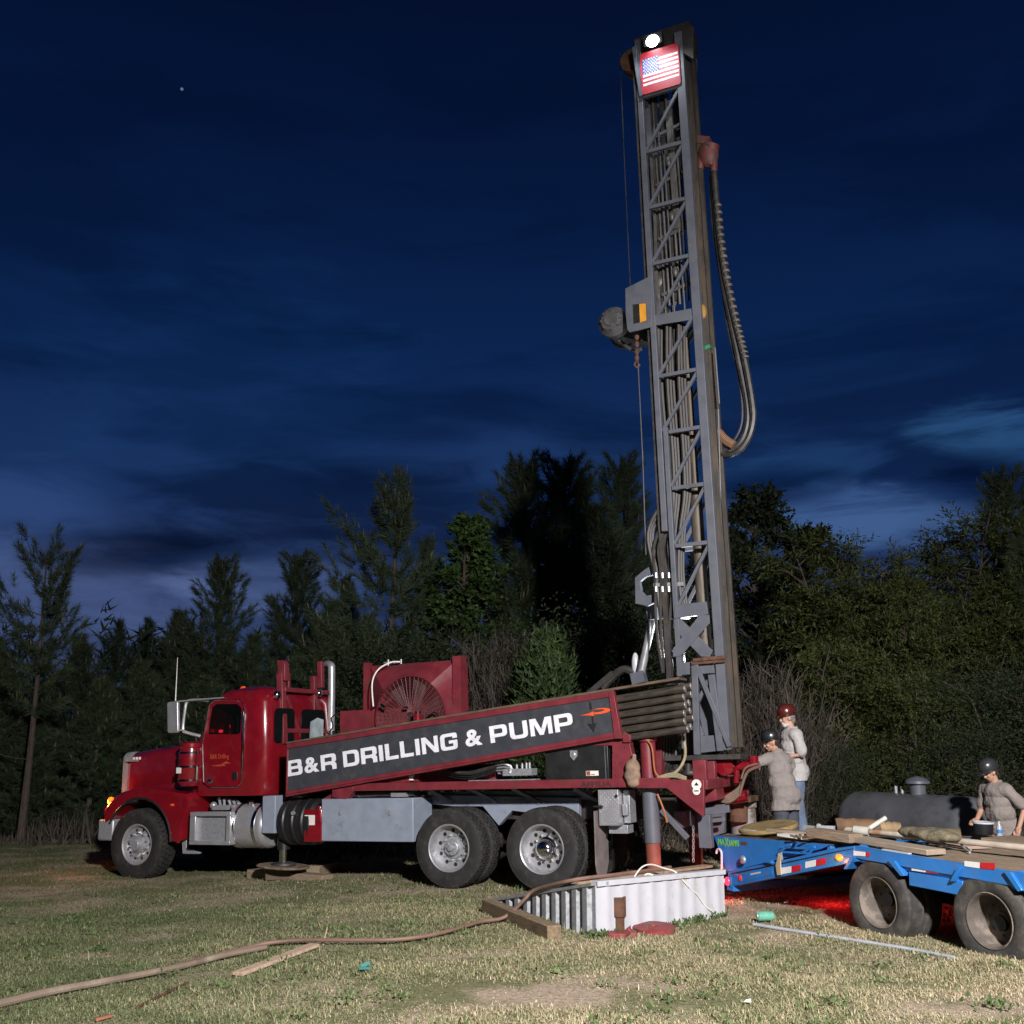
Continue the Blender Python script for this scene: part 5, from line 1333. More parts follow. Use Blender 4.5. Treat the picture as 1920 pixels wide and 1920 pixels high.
m.loft([[a2 + nC * .055 + Vector((0, 0, -.03)), a2 + nC * .055, a2 - nC * .16, a2 - nC * .16 + Vector((0, 0, -.03))], [c + nC * .055 + Vector((0, 0, -.03)), c + nC * .055, c - nC * .16, c - nC * .16 + Vector((0, 0, -.03))]]); m.build('side_cap', M['galv'], PB)
D_ = Vector((B.x + Cc.x - A.x, B.y + Cc.y - A.y, 0))
m = MB(); m.add([loc_(B, -.1), loc_(B, hB - .04), loc_(D_, hC), loc_(D_, -.1)], [(0, 1, 2, 3)]); m.add([loc_(Cc, -.1), loc_(Cc, hC - .03), loc_(D_, hC - .03), loc_(D_, -.1)], [(0, 1, 2, 3)])
m.build('back_panel', M['galv'], PB)
m = MB(); a3 = a - nC * .16 + Vector((0, 0, -.025)); m.add([a3 - nB * .07, loc_(B, hB - .03) - nB * .07, loc_(D_, hC - .03), c - nC * .16 + Vector((0, 0, -.025))], [(0, 1, 2, 3)]); m.build('top_sheet', M['galv'], PB)
# plank along the top of the box
p = at_height(1030, 1660, hA + .0)
P0 = Vector((A.x, A.y, hA + .012)) - nB * .04 + dC * .36 - nC * .02; P1 = Vector((B.x, B.y, hB + .022)) - nB * .20
P0.z = hA - .36 * (hA - hC) / (Cc - A).length + .012
m = MB().bar(P0, P1, .13, .026, (0, 0, 1)); o = m.build('brown_plank', mat('brown_plank_wood', (.26, .165, .105), .8, var=.3, stretch=(3, 3, 3), bump=.2), None, .003); tag(o, 'long brown plank laid along the top of the white metal box', 'plank')
# thin pale wire looped over the box
pts = [(1186, 1654), (1192, 1640), (1205, 1625), (1222, 1621), (1245, 1628), (1265, 1634), (1280, 1650), (1296, 1668), (1308, 1678), (1322, 1698), (1340, 1712)]
wz = []
for i, (u, v) in enumerate(pts):
    t = (u - 1116) / (1360 - 1116); P = A.lerp(B, t); k = (P + nB * (.06 if i > 5 else -.10))
    r = ray(u, v); s = k.y / r.y; wz.append(CAM + r * s)
m = MB().tube(spline(wz, 6), .008, 6); o = m.build('pale_wire', M['label'], None); tag(o, 'thin pale wire looped over the white metal box', 'wire')
pts = [(1205, 1648), (1212, 1639), (1222, 1640), (1228, 1645)]
m = MB().tube(spline([CAM + ray(u, v) * ((A.y + .7) / ray(u, v).y) for u, v in pts], 6), .008, 6); o = m.build('pale_wire', M['label'], None); tag(o, 'short pale wire curl on top of the metal box by the jack leg', 'wire')
# timber block
P = gpt(905, 1712); Q_ = gpt(1030, 1762)
d = (Q_ - P); d.z = 0; L_ = d.length; ang = math.atan2(d.y, d.x)
m = MB().box(-.18, L_ - .20, -.02, .13, -.02, .13); o = m.build('timber_block', mat('brown_timber', (.21, .145, .085), .85, var=.3, stretch=(2, 8, 8), bump=.3, dirt=(.10, .08, .06), dirt_scale=3), None, .01)
o.matrix_world = TRN((P.x + d.normalized().x * .2, P.y + d.normalized().y * .2, ground_z((P.x + Q_.x) / 2, (P.y + Q_.y) / 2))) @ ROT(ang, 4, 'Z'); tag(o, 'heavy brown timber block on the grass before the metal box', 'timber block')
# rusty pipe stub and red plates
P = gpt(1160, 1752)
m = MB().lathe([(.055, 0), (.055, .14), (.07, .145), (.07, .30), (.05, .30), (.05, .02)], (0, 0, 0), 'z', 22, True); o = m.build('pipe_stub', M['rust'], None); o.matrix_world = TRN((P.x, P.y + .05, P.z - .01)) @ Matrix.Scale(1.2, 4); tag(o, 'upright rusty pipe stub beside the red disc', 'pipe stub')
P = gpt(1165, 1757)
m = MB().prism(rpoly([(-.17, -.10, .05), (.02, -.12, .02), (.06, -.05, .01), (.15, -.06, .03), (.16, .06, .03), (-.1, .08, .04)], 3), 0, .05, 'z').bar((.03, -.06, .04), (.08, -.10, .09), .05); o = m.build('red_clamp', mat('red_flange_paint', (.20, .026, .028), .6, var=.25, dirt=(.16, .06, .05), dirt_scale=8), None, .008); o.matrix_world = TRN((P.x, P.y, P.z)); tag(o, 'broken red steel clamp at the foot of the pipe stub', 'clamp')
P = gpt(1228, 1752)
m = MB().lathe([(.03, .02), (.20, .02), (.215, .03), (.215, .075), (.20, .085), (.04, .085), (.035, .075), (.03, .075)], (0, 0, 0), 'z', 36, True); m.lathe([(.001, .03), (.031, .03), (.031, .06), (.001, .06)], (0, 0, 0), 'z', 16); o = m.build('red_disc', MATS['red_flange_paint'], None); o.matrix_world = TRN((P.x, P.y + .06, P.z - .01)) @ ROT(rad(4), 4, 'X'); tag(o, 'flat round red steel disc lying on the grass', 'steel disc')
# wooden cribbing under the front jack
P = gpt(540, 1648)
jx = FJ
def block(name, u0, v0, u1, v1, wd, h, z0, label, material=M['wood'], grp='cribbing timbers under the front jack'):
    a = gpt(u0, v0); b = gpt(u1, v1); d = b - a; d.z = 0
    m = MB().box(0, d.length, 0, wd, 0, h); o = m.build(name, material, None, .008)
    o.matrix_world = TRN((a.x, a.y, min(a.z, b.z) + z0)) @ ROT(math.atan2(d.y, d.x), 4, 'Z'); tag(o, label, 'timber', grp); return o
block('crib_timber', 462, 1647, 604, 1651, .25, .16, -.03, 'long pale cribbing timber on the grass under the front jack pad')
block('crib_timber', 598, 1643, 655, 1626, .25, .17, -.02, 'short angled cribbing timber behind the front jack pad')
top_z = FJ.z
m = MB().lathe([(.02, -.03), (.38, -.03), (.40, -.015), (.38, 0), (.02, 0)], (0, 0, 0), 'z', 36); o = m.build('jack_pad', mat('worn_pad_board', (.20, .15, .10), .8, var=.4, dirt=(.05, .04, .03), dirt_scale=5), None); o.matrix_world = TRN((FJ.x, FJ.y, FJ.z - .002)) @ ROT(rad(3), 4, 'Y'); tag(o, 'round worn wooden pad under the front jack foot', 'jack pad')
pz = ground_z(FJ.x, FJ.y)
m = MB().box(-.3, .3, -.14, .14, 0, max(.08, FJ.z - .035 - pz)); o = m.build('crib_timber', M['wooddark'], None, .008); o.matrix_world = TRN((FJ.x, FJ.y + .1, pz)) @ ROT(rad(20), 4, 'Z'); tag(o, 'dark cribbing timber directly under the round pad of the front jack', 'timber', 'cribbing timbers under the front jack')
P = gpt(612, 1612)
m = MB().lathe([(.02, 0), (.24, 0), (.26, .02), (.24, .05), (.10, .07), (.06, .13), (.01, .14)], (0, 0, 0), 'z', 28); o = m.build('spare_pad', M['dark'], None); q = gpt(615, 1640); o.matrix_world = TRN((q.x + .05, q.y + .35, q.z + .14)); tag(o, 'dark round steel jack foot resting on the angled timber', 'jack foot')
# flat hose running across the lawn
def ground_path(pts, lift):
    out = []
    for u, v in pts: p = gpt(u, v); out.append(Vector((p.x, p.y, p.z + lift)))
    return out
hp_ = ground_path([(-60, 1908), (0, 1893), (100, 1869), (200, 1850), (330, 1824), (420, 1801), (500, 1785)], .045)
m = MB(); path = spline(hp_, 8)
for i, p in enumerate(path): pass
m.tube(path, [.036 - .012 * i / len(path) for i in range(len(path))], 10)
o = m.build('flat_hose', mat('faded_brown_hose', (.17, .125, .092), .8, var=.25, scale=3, dirt=(.25, .22, .17), dirt_scale=1.5, bump=.2), None); tag(o, 'thick faded brown hose trailing across the lawn towards the bottom left', 'hose')
lead = ground_path([(330, 1822), (380, 1808), (440, 1793), (500, 1779), (560, 1773), (610, 1773), (680, 1773), (740, 1772), (800, 1765), (850, 1753), (900, 1738)], .05)
t1 = [CAM + ray(u, v) * (s) for u, v, s in ()]
def at_y(u, v, y): r = ray(u, v); return CAM + r * (y / r.y)
lead += [at_y(940, 1722, 11.9), at_y(965, 1705, 11.9), at_y(985, 1685, 11.85), at_y(1005, 1668, 11.8), Vector((P0.x, P0.y, P0.z + .03)), P0.lerp(P1, .3) + Vector((0, 0, .03)), P0.lerp(P1, .7) + Vector((0, .05, .03))]
m = MB().tube(spline(lead, 8), .019, 8); o = m.build('orange_hose', mat('orange_brown_hose', (.17, .10, .075), .65, var=.25), None); tag(o, 'slim orange-brown hose arching over the timber block onto the metal box', 'hose')
# wood strips and sticks
def plank_on_ground(name, pts, w, h, label, material, cat='stick'):
    a = gpt(*pts[0]); b = gpt(*pts[1]); m = MB().bar(a + Vector((0, 0, h)), b + Vector((0, 0, h * 1.2)), w, h, (0, 0, 1)); o = m.build(name, material, None, .003); tag(o, label, cat)
plank_on_ground('wood_strip', [(445, 1833), (590, 1779)], .11, .03, 'pale split wood strip beside the hose on the lawn', mat('pale_split_wood', (.40, .29, .21), .8, var=.25, stretch=(5, 5, 5), bump=.2), 'wood strip')
a = gpt(606, 1772); m = MB().tube([a, a + Vector((.03, .02, .16))], [.009, .006], 6); o = m.build('wood_splinter', MATS['pale_split_wood'], None); tag(o, 'small upright splinter beside the hose', 'splinter')
plank_on_ground('dark_stick', [(255, 1894), (352, 1847)], .018, .018, 'thin dark stick in the grass below the brown hose', M['rust'])
plank_on_ground('red_chip', [(178, 1918), (208, 1911)], .03, .02, 'small orange chip at the bottom edge of the lawn', mat('orange_chip', (.24, .09, .05), .7), 'chip')
# can and conduit
P = gpt(1416, 1731); Q_ = gpt(1452, 1729)
m = MB().tube([(0, 0, .035), (.008, 0, .035), (.012, 0, .035), (.115, 0, .035), (.122, 0, .035), (.128, 0, .035)], [.024, .028, .034, .034, .03, .026], 18); cn = m.build('drink_can', mat('pale_green_can', (.16, .46, .34), .3, .3, var=.25, scale=14), None); cn.matrix_world = TRN((P.x + .02, P.y, P.z + .02)) @ ROT(rad(8), 4, 'Z') @ Matrix.Scale(1.45, 4); tag(cn, 'pale green drink can lying on its side on the lawn', 'can')
m = MB().tube([(.128, 0, .035), (.131, 0, .035)], [.026, .024], 16).tube([(-.003, 0, .035), (.0005, 0, .035)], [.024, .0245], 16); m.build('can_end', M['alu'], cn)
pp = ground_path([(1413, 1737), (1500, 1751), (1600, 1767), (1700, 1783), (1790, 1800)], .02)
m = MB().tube(spline(pp, 6), .017, 8); o = m.build('grey_conduit', mat('grey_plastic_pipe', (.36, .38, .42), .5), None); tag(o, 'long thin grey pipe lying on the lawn in front of the trailer', 'pipe')
P = gpt(683, 1824); m = MB().prism([(-.04, -.03), (.05, -.02), (.03, .04), (-.03, .03)], 0, .02, 'z').bar((-.03, 0, .02), (.04, .02, .05), .03, .006); o = m.build('teal_scrap', mat('teal_plastic', (.02, .15, .125), .5), None); o.matrix_world = TRN((P.x, P.y, P.z + .03)); tag(o, 'crumpled teal plastic scrap in the grass', 'litter')
for u, v, lb in ((1474, 1697, 'pale paper scrap on the red-lit soil behind the metal box'), (1402, 1886, 'small white leaf of litter near the bottom right')):
    P = gpt(u, v); m = MB().prism([(-.03, -.016), (.022, -.02), (.03, .012), (-.012, .02)], 0, .006, 'z').bar((-.015, .0, .006), (.025, .0, .015), .010, .003); o = m.build('paper_scrap', M['label'], None); o.matrix_world = TRN((P.x, P.y, P.z + .03)); tag(o, lb, 'litter')
# sack hanging from the rear jack hose
p = T3(1192, 1445, 1.06)
m = MB().ell((0, 0, .02), (.10, .08, .11), 14, 10).ell((.01, 0, -.08), (.11, .085, .10), 14, 10).ell((.0, .01, -.17), (.085, .07, .06), 12, 8).tube([(-.02, 0, .1), (-.03, 0, .19)], .03, 10)
sk = m.build('cloth_sack', mat('brown_cloth', (.22, .15, .105), .9, var=.3, scale=12, bump=.4, bscale=30), None)
rm = sk.modifiers.new('r', 'REMESH'); rm.mode = 'VOXEL'; rm.voxel_size = .012; s2 = sk.modifiers.new('s', 'SMOOTH'); s2.iterations = 4
me = bake(sk); sk.modifiers.clear(); sk.data = me; me.shade_smooth(); sk.matrix_world = TF.mat() @ TRN((p.x, 1.17, p.z + .02)); tag(sk, 'brown cloth sack hanging beside the red rear jack', 'sack')
# propane tank behind the trailer
c1 = at_depth(1618, 1525, 16.6); c2 = at_depth(1818, 1528, 14.9)
gz = ground_z(c2.x, c2.y)
PT = empty('propane_tank', loc=(c1.x, c1.y, gz)); tag(PT, 'large grey horizontal propane tank with a domed lid behind the trailer', 'propane tank')
R_t = .45; zc = c2.z - gz - .20
d = (c2 - c1); d.z = 0; Lt = d.length; ang = math.atan2(d.y, d.x)
prof = [(.001, -R_t * .72)] + [(R_t * math.sin(rad(a)), -R_t * .72 * math.cos(rad(a))) for a in (15, 30, 45, 60, 75)] + [(R_t, 0), (R_t, Lt * .33), (R_t, Lt * .66), (R_t, Lt)] + [(R_t * math.sin(rad(a)), Lt + R_t * .72 * math.cos(rad(a))) for a in (75, 60, 45, 30, 15)] + [(.001, Lt + R_t * .72)]
m = MB().lathe(prof, (0, 0, zc), 'x', 44); tk = m.build('tank_shell', mat('grey_tank_paint', (.085, .088, .10), .42, var=.2, scale=2, dirt=(.06, .058, .055), dirt_scale=2.5), PT); tk.rotation_euler = (0, 0, ang)
rx_ = Vector((math.cos(ang), math.sin(ang), 0))
dm = rx_ * (Lt * .56)
m = MB().lathe([(.001, .26), (.12, .225), (.175, .185), (.18, .15), (.115, .13), (.11, -.06), (.02, -.06)], (dm.x, dm.y, zc + R_t), 'z', 30); m.build('lid_dome', M['grey'], PT)
m = MB()
for k in (.20, .26): q = rx_ * (Lt * k + .3); m.cyl((q.x, q.y, zc + R_t - .03), (q.x, q.y, zc + R_t + .10), .025, n=10)
m.build('valve_stub', M['galv'], PT)
m = MB()
for k in (.15, .85):
    q = rx_ * (Lt * k); m.box(q.x - .12, q.x + .12, q.y - .35, q.y + .35, -.05, zc - R_t * .75)
m.build('tank_support', M['galv'], PT)
# ------------------------------------------------------------------ people
SKIN = mat('warm_skin', (.42, .23, .16), .55, var=.12)
SHIRT = {'A': mat('grey_taupe_shirt', (.215, .188, .178), .9, var=.12, bump=.8, bscale=7, bdist=.05), 'B': mat('pale_grey_shirt', (.36, .343, .335), .9, var=.1, bump=.8, bscale=7, bdist=.05), 'C': mat('tan_polo_shirt', (.215, .185, .168), .9, var=.1, bump=.8, bscale=7, bdist=.05)}
JEAN = mat('blue_denim', (.10, .14, .22), .85, var=.2, bump=.2); DARKP = mat('dark_trousers', (.05, .055, .07), .85, var=.2)
BOOT = mat('brown_boot_leather', (.06, .04, .03), .6)
HAIR = mat('dark_hair', (.025, .018, .014), .7, bump=.5, bscale=80); BEARD = mat('grey_beard', (.50, .48, .46), .8, bump=.5, bscale=90)
HELM = {'A': mat('black_hard_hat', (.015, .015, .017), .3, coat=.5), 'B': mat('maroon_hard_hat', (.075, .012, .009), .25, coat=.6), 'C': mat('black_hard_hat_scuffed', (.03, .03, .032), .3, coat=.5)}
CLOTH = bpy.data.textures.new('cloth_folds', 'CLOUDS'); CLOTH.noise_scale = .17; CLOTH.noise_depth = 2
def blob(name, build, material, parent, vox=.009, it=4, folds=0):
    m = MB(); build(m); o = m.build(name, material, None, 0, 0)
    r = o.modifiers.new('r', 'REMESH'); r.mode = 'VOXEL'; r.voxel_size = vox
    s = o.modifiers.new('s', 'SMOOTH'); s.iterations = it; s.factor = .5
    if folds:
        dpl = o.modifiers.new('d', 'DISPLACE'); dpl.texture = CLOTH; dpl.strength = folds; dpl.mid_level = .32
    me = bake(o); o.modifiers.clear(); o.data = me; me.shade_smooth()
    if parent: o.parent = parent
    return o
def limb(m, pts, rs):
    m.tube(pts, rs, 14)
    for p, r in zip(pts, rs): m.ell(p, (r, r, r), 12, 8)
def V(*a): return Vector(a)
def make_person(key, label, loc, yaw, scale, tilt, arms, head_yaw=0, head_pitch=0, stout=1.0, trousers=JEAN, hem=.86, beard=False, hair=True):
    root = empty('person', loc=loc); tag(root, label, 'person'); root.rotation_euler = (0, 0, yaw); root.scale = (scale,) * 3
    # torso leans about the hips
    hip = V(0, 0, .95)
    RM = Matrix.Rotation(tilt, 3, 'Y')
    def tp(x, y, z): return hip + RM @ (V(x, y, z) - hip)
    neck = tp(-.01, 0, 1.52); head = tp(.035, 0, 1.685)
    HM = Matrix.Rotation(head_yaw, 3, 'Z') @ Matrix.Rotation(tilt * .5 + head_pitch, 3, 'Y')
    def hd(x, y, z): return head + HM @ V(x, y, z)
    legs = [([V(0, .10 * s, .94), V(.03, .105 * s, .52), V(-.01, .11 * s, .10)], (.092, .064, .047), s) for s in (1, -1)]
    A = []
    for s in (1, -1):
        sh = tp(0, .205 * s, 1.44); el, wr, grip = arms[s]
        A.append((sh, V(*el), V(*wr), V(*grip), s))
    def torso(m, g):
        for x, z, rx, ry, rz in ((0, .98, .125, .17, .13), (.015 * stout, 1.12, .125 * stout, .165 * stout, .14), (.01, 1.28, .13, .175, .15), (0, 1.40, .12, .185, .12)):
            c = tp(x, 0, z); m.ell(c, (rx + g, ry + g, rz + g), 18, 12)
        limb(m, [tp(0, -.17, 1.435), tp(0, .17, 1.435)], (.07 + g, .07 + g))
    def body(m):
        torso(m, 0)
        limb(m, [tp(0, 0, 1.45), neck, hd(-.01, 0, -.06)], (.075, .06, .058))
        m.ell(hd(-.01, 0, .025), (.098, .076, .10), 18, 12); m.ell(hd(.025, 0, -.05), (.068, .056, .07), 14, 10)
        m.ell(hd(.055, 0, -.085), (.03, .035, .028), 10, 8)
        limb(m, [hd(.085, 0, .015), hd(.108, 0, -.022)], (.012, .017))
        m.ell(hd(.082, 0, .03), (.015, .05, .012), 10, 6); m.ell(hd(.083, 0, -.058), (.014, .026, .012), 10, 6)
        for s in (1, -1):
            m.ell(hd(-.005, .078 * s, -.01), (.022, .012, .033), 10, 8); m.ell(hd(.07, .035 * s, -.02), (.02, .022, .018), 10, 6)
        for pts, rs, s in legs: limb(m, pts, rs); limb(m, [pts[2], pts[2] + V(.13, 0, -.06)], (.045, .035))
        for sh, el, wr, grip, s in A:
            limb(m, [sh, el, wr], (.058, .044, .031))
            d = (wr - el).normalized(); f = (grip - wr).normalized(); side = d.cross(V(0, 0, 1)); side = side.normalized() if side.length > .1 else V(1, 0, 0)
            palm = wr + f * .05; limb(m, [wr, palm + side * .015, palm + f * .04], (.028, .030, .028)); limb(m, [palm - side * .02, palm + f * .045 - side * .022], (.022, .02))
            dn = V(0, 0, -1) if abs(f.z) < .8 else V(1, 0, 0)
            for k in range(4):
                b = palm + f * .05 + side * (.03 - .02 * k); l = (.036, .042, .040, .032)[k]
                k1 = b + (f + dn * .25).normalized() * l; k2 = k1 + (f * .5 + dn).normalized() * l * .8
                limb(m, [b, k1, k2], (.0105, .0098, .009))
            b = palm + side * .03; limb(m, [b, b + (side * .7 + f).normalized() * .04, b + (side * .2 + f + dn * .4).normalized() * .075], (.012, .011, .010))
    b = blob('body', body, SKIN, root, .0075, 3)
    m = MB()
    for s in (1, -1): m.ell(hd(.084, .032 * s, .008), (.012, .014, .010), 12, 8)
    m.build('eyes', mat('dark_eye', (.05, .045, .04), .2), root)
    def shirt(m):
        torso(m, .024)
        c = tp(0, 0, .93); m.ell(c, (.18 * (stout ** .5), .215 * (stout ** .5), .18), 18, 12)
        c = V(0, 0, hem); pts = [tp(0, 0, 1.10), V(0, 0, hem + .06), V(0, 0, hem)]
        limb(m, pts[:1] + pts[1:2], (.15 * stout, .155)); limb(m, [V(0, .075, hem + .1), V(.01, .08, hem - .04)], (.145, .15)); limb(m, [V(0, -.075, hem + .1), V(.01, -.08, hem - .04)], (.145, .15))
        for sh, el, wr, grip, s in A: limb(m, [sh, sh.lerp(el, .55), sh.lerp(el, .86)], (.078, .073, .07))
        limb(m, [tp(-.01, 0, 1.46), tp(-.01, 0, 1.505)], (.085, .07)); m.tube([tp(-.01 + .075 * math.cos(q * math.pi / 6), .075 * math.sin(q * math.pi / 6), 1.525 - .02 * math.cos(q * math.pi / 6)) for q in range(13)], .017, 8)
    sh_ = blob('shirt', shirt, SHIRT[key], root, .011, 3, .038)
    # cut the hem flat and open it at the cuffs by trimming just the bottom
    bm = bmesh.new(); bm.from_mesh(sh_.data)
    bmesh.ops.bisect_plane(bm, geom=bm.verts[:] + bm.edges[:] + bm.faces[:], plane_co=(0, 0, hem - .03), plane_no=(.06, 0, 1), clear_inner=True); bm.to_mesh(sh_.data); bm.free()
    def trs(m):
        m.ell(V(0, 0, .93), (.125, .175, .13), 18, 12)
        for pts, rs, s in legs: limb(m, [pts[0], pts[1], pts[2] + V(0, 0, .02)], (rs[0] + .02, rs[1] + .024, rs[2] + .032))
    blob('trousers', trs, trousers, root, .012, 3, .04)
    for pts, rs, s in legs:
        blob('boot', lambda m: (limb(m, [pts[2] + V(0, 0, .06), pts[2] + V(0, 0, -.02), pts[2] + V(.15, 0, -.055)], (.06, .062, .048)),), BOOT, root, .012, 3)
    # hard hat
    hm = MB(); hp2 = []
    hm.lathe([(.130, -.02), (.134, .0), (.132, .03), (.122, .062), (.102, .09), (.07, .112), (.035, .122), (.001, .124)], (0, 0, 0), 'z', 32)
    hm.lathe([(.11, -.026), (.165, -.034), (.167, -.028), (.13, -.012)], (.008, 0, 0), 'z', 32, True)
    hm.prism(rpoly([(.10, -.10, .05), (.205, -.07, .06), (.205, .07, .06), (.10, .10, .05)], 4), -.037, -.029, 'z')
    h = hm.build('hard_hat', HELM[key], root, .004)
    mt = HM.to_4x4(); mt.translation = hd(-.012, 0, .078); h.matrix_local = mt @ Matrix.Diagonal((1.0, .86, 1.0, 1))
    if hair:
        def hr(m): m.ell(hd(-.03, 0, .015), (.095, .086, .085), 16, 10); m.ell(hd(-.065, 0, -.045), (.05, .07, .06), 12, 8)
        blob('hair', hr, HAIR if not beard else mat('grey_hair', (.16, .15, .14), .8, bump=.5, bscale=90), root, .01, 2)
    if beard:
        def bd(m): m.ell(hd(.062, 0, -.088), (.036, .048, .040), 12, 8); m.ell(hd(.085, 0, -.058), (.018, .034, .018), 10, 8); m.ell(hd(.03, 0, -.085), (.045, .06, .030), 12, 8)
        blob('beard', bd, BEARD, root, .008, 2)
    m = MB(); m.lathe([(.135, -.012), (.145, -.012), (.145, .012), (.135, .012)], (0, 0, 0), 'z', 28, True)
    return root
def feet(u, v_top, Z, height):
    p = at_depth(u, v_top, Z); return Vector((p.x, p.y, p.z - height))
PLAT = TF.wld(Vector((-2.9, -.2, .52))).z
ym = math.pi
sB = 1.03
pB = feet(1478, 1321, 14.75, 0); pB.z = PLAT + .0
sB = (at_depth(1465, 1321, 14.75).z - PLAT) / 1.875
make_person('B', 'grey-bearded person standing in a maroon hard hat, pale shirt and jeans', pB + Vector((.04, 0, 0)), math.pi + .12, sB, rad(3), {1: ((-.02, .27, 1.17), (.20, .20, 1.14), (.30, .16, 1.14)), -1: ((.0, -.27, 1.17), (.22, -.2, 1.12), (.3, -.16, 1.12))}, .0, rad(10), 1.12, JEAN, .84, True, True)
pA = at_depth(1462, 1470, 14.15); pA.z = TF.wld(Vector((-3.0, .5, .23))).z
hA_ = (at_depth(1448, 1372, 14.1).z - pA.z)
make_person('A', 'person leaning forward in black hard hat and taupe shirt, reaching for the red valves', pA + Vector((.08, 0, 0)), math.pi - 1.02, hA_ / 1.80, rad(16), {1: ((.22, .46, 1.34), (.30, .70, 1.34), (.32, .82, 1.33)), -1: ((.16, -.36, 1.14), (.26, -.28, .98), (.32, -.22, .93))}, .95, rad(6), 1.12, DARKP, .76, False, True)
pC = at_depth(1878, 1500, 13.6); gzc = ground_z(pC.x, pC.y); pC.z = gzc
hC_ = at_depth(1848, 1425, 13.5).z - gzc
make_person('C', 'person in a scuffed black hard hat and tan polo shirt beyond the trailer', pC, math.pi + .35, hC_ / 1.84, rad(10), {1: ((-.10, .30, 1.20), (.05, .33, .96), (.09, .33, .88)), -1: ((.1, -.28, 1.16), (.28, -.2, 1.02), (.36, -.18, 1.0))}, -.1, rad(22), 1.2, DARKP, .84, False, True)
# ------------------------------------------------------------------ trees and brush
def soup(name, tris, mats, mid=None, quads=False):
    """A mesh of loose faces from an (n, 3 or 4, 3) array."""
    n, k = tris.shape[0], tris.shape[1]
    me = bpy.data.meshes.new(name); me.vertices.add(n * k); me.vertices.foreach_set('co', tris.astype(np.float32).ravel())
    me.loops.add(n * k); me.loops.foreach_set('vertex_index', np.arange(n * k, dtype=np.int32))
    me.polygons.add(n); me.polygons.foreach_set('loop_start', np.arange(0, n * k, k, dtype=np.int32))
    for m in mats: me.materials.append(m)
    if mid is not None: me.polygons.foreach_set('material_index', mid.astype(np.int32))
    me.update(calc_edges=True); return me
def leaf_mat(name, c0, c1, rough=.6, tr=.25):
    m = bpy.data.materials.new(name); m.use_nodes = True; nt = m.node_tree; N = nt.nodes; L = nt.links; b = N['Principled BSDF']
    g = N.new('ShaderNodeNewGeometry'); r = N.new('ShaderNodeValToRGB'); L.new(g.outputs['Random Per Island'], r.inputs['Fac'])
    r.color_ramp.elements[0].color = c0 + (1,); r.color_ramp.elements[1].color = c1 + (1,)
    tc = N.new('ShaderNodeTexCoord'); n = N.new('ShaderNodeTexNoise'); n.inputs['Scale'].default_value = .8; L.new(tc.outputs['Object'], n.inputs['Vector'])
    mr = N.new('ShaderNodeMapRange'); mr.inputs['To Min'].default_value = .55; mr.inputs['To Max'].default_value = 1.45; L.new(n.outputs['Fac'], mr.inputs['Value'])
    mx = N.new('ShaderNodeMix'); mx.data_type = 'RGBA'; mx.blend_type = 'MULTIPLY'; mx.inputs['Factor'].default_value = 1
    L.new(r.outputs['Color'], mx.inputs['A']); L.new(mr.outputs['Result'], mx.inputs['B'])
    L.new(mx.outputs['Result'], b.inputs['Base Color']); b.inputs['Roughness'].default_value = rough; b.inputs['Specular IOR Level'].default_value = .25
    t = N.new('ShaderNodeBsdfTranslucent'); L.new(mx.outputs['Result'], t.inputs['Color']); s = N.new('ShaderNodeMixShader'); s.inputs[0].default_value = tr
    L.new(b.outputs[0], s.inputs[1]); L.new(t.outputs[0], s.inputs[2]); L.new(s.outputs[0], N['Material Output'].inputs['Surface']); return m
LM = {'needle': leaf_mat('pine_needles', (.030, .050, .026), (.078, .108, .058)), 'candle': leaf_mat('pine_candles', (.12, .125, .06), (.22, .20, .10)),
      'leaf': leaf_mat('broad_leaves', (.028, .060, .016), (.075, .125, .035)), 'darkleaf': leaf_mat('dark_broad_leaves', (.016, .026, .012), (.040, .052, .024), .75),
      'willow': leaf_mat('willow_leaves', (.034, .048, .014), (.092, .105, .032)), 'cedar': leaf_mat('cedar_sprays', (.025, .05, .018), (.07, .10, .035)),
      'twig': leaf_mat('bare_twigs', (.038, .030, .024), (.09, .074, .062), .8, 0)}
BARK = mat('grey_brown_bark', (.062, .047, .037), .9, var=.4, scale=5, bump=.5, bscale=20, stretch=(4, 4, 1))
RNG = np.random.default_rng(4)
def nrm(a): return a / np.maximum(np.linalg.norm(a, axis=-1, keepdims=True), 1e-9)
def tufts(tips, dirs, per, length, width):
    """Bottle-brush tufts: needles stand off a short twig all the way to its tip."""
    n = len(tips); D = np.repeat(nrm(dirs), per, 0); T_ = np.repeat(tips, per, 0); t = RNG.random((n * per, 1))
    base = T_ - D * t * length * 1.15; q = RNG.normal(0, 1, D.shape); q = nrm(q - D * (q * D).sum(1, keepdims=True))
    ang = RNG.uniform(.35, 1.25, (n * per, 1)) * (.45 + .75 * t); d = D * np.cos(ang) + q * np.sin(ang)
    side = nrm(np.cross(d, RNG.normal(0, 1, d.shape))) * width / 2; l = length * RNG.uniform(.6, 1.05, (n * per, 1))
    droop = np.array([0, 0, -1.0]) * l * .12
    return np.stack([base - side, base + side, base + d * l + droop], 1)
def needles(tips, dirs, per, length, width, spread):
    """Tufts of thin needle faces at each tip."""
    n = len(tips); T_ = np.repeat(tips, per, 0); D = np.repeat(nrm(dirs), per, 0)
    d = nrm(D + RNG.normal(0, spread, D.shape)); base = T_ - D * RNG.uniform(0, length * 1.3, (n * per, 1))
    side = nrm(np.cross(d, RNG.normal(0, 1, d.shape))) * width / 2
    l = length * RNG.uniform(.65, 1.1, (n * per, 1))
    return np.stack([base - side, base + side, base + d * l], 1)
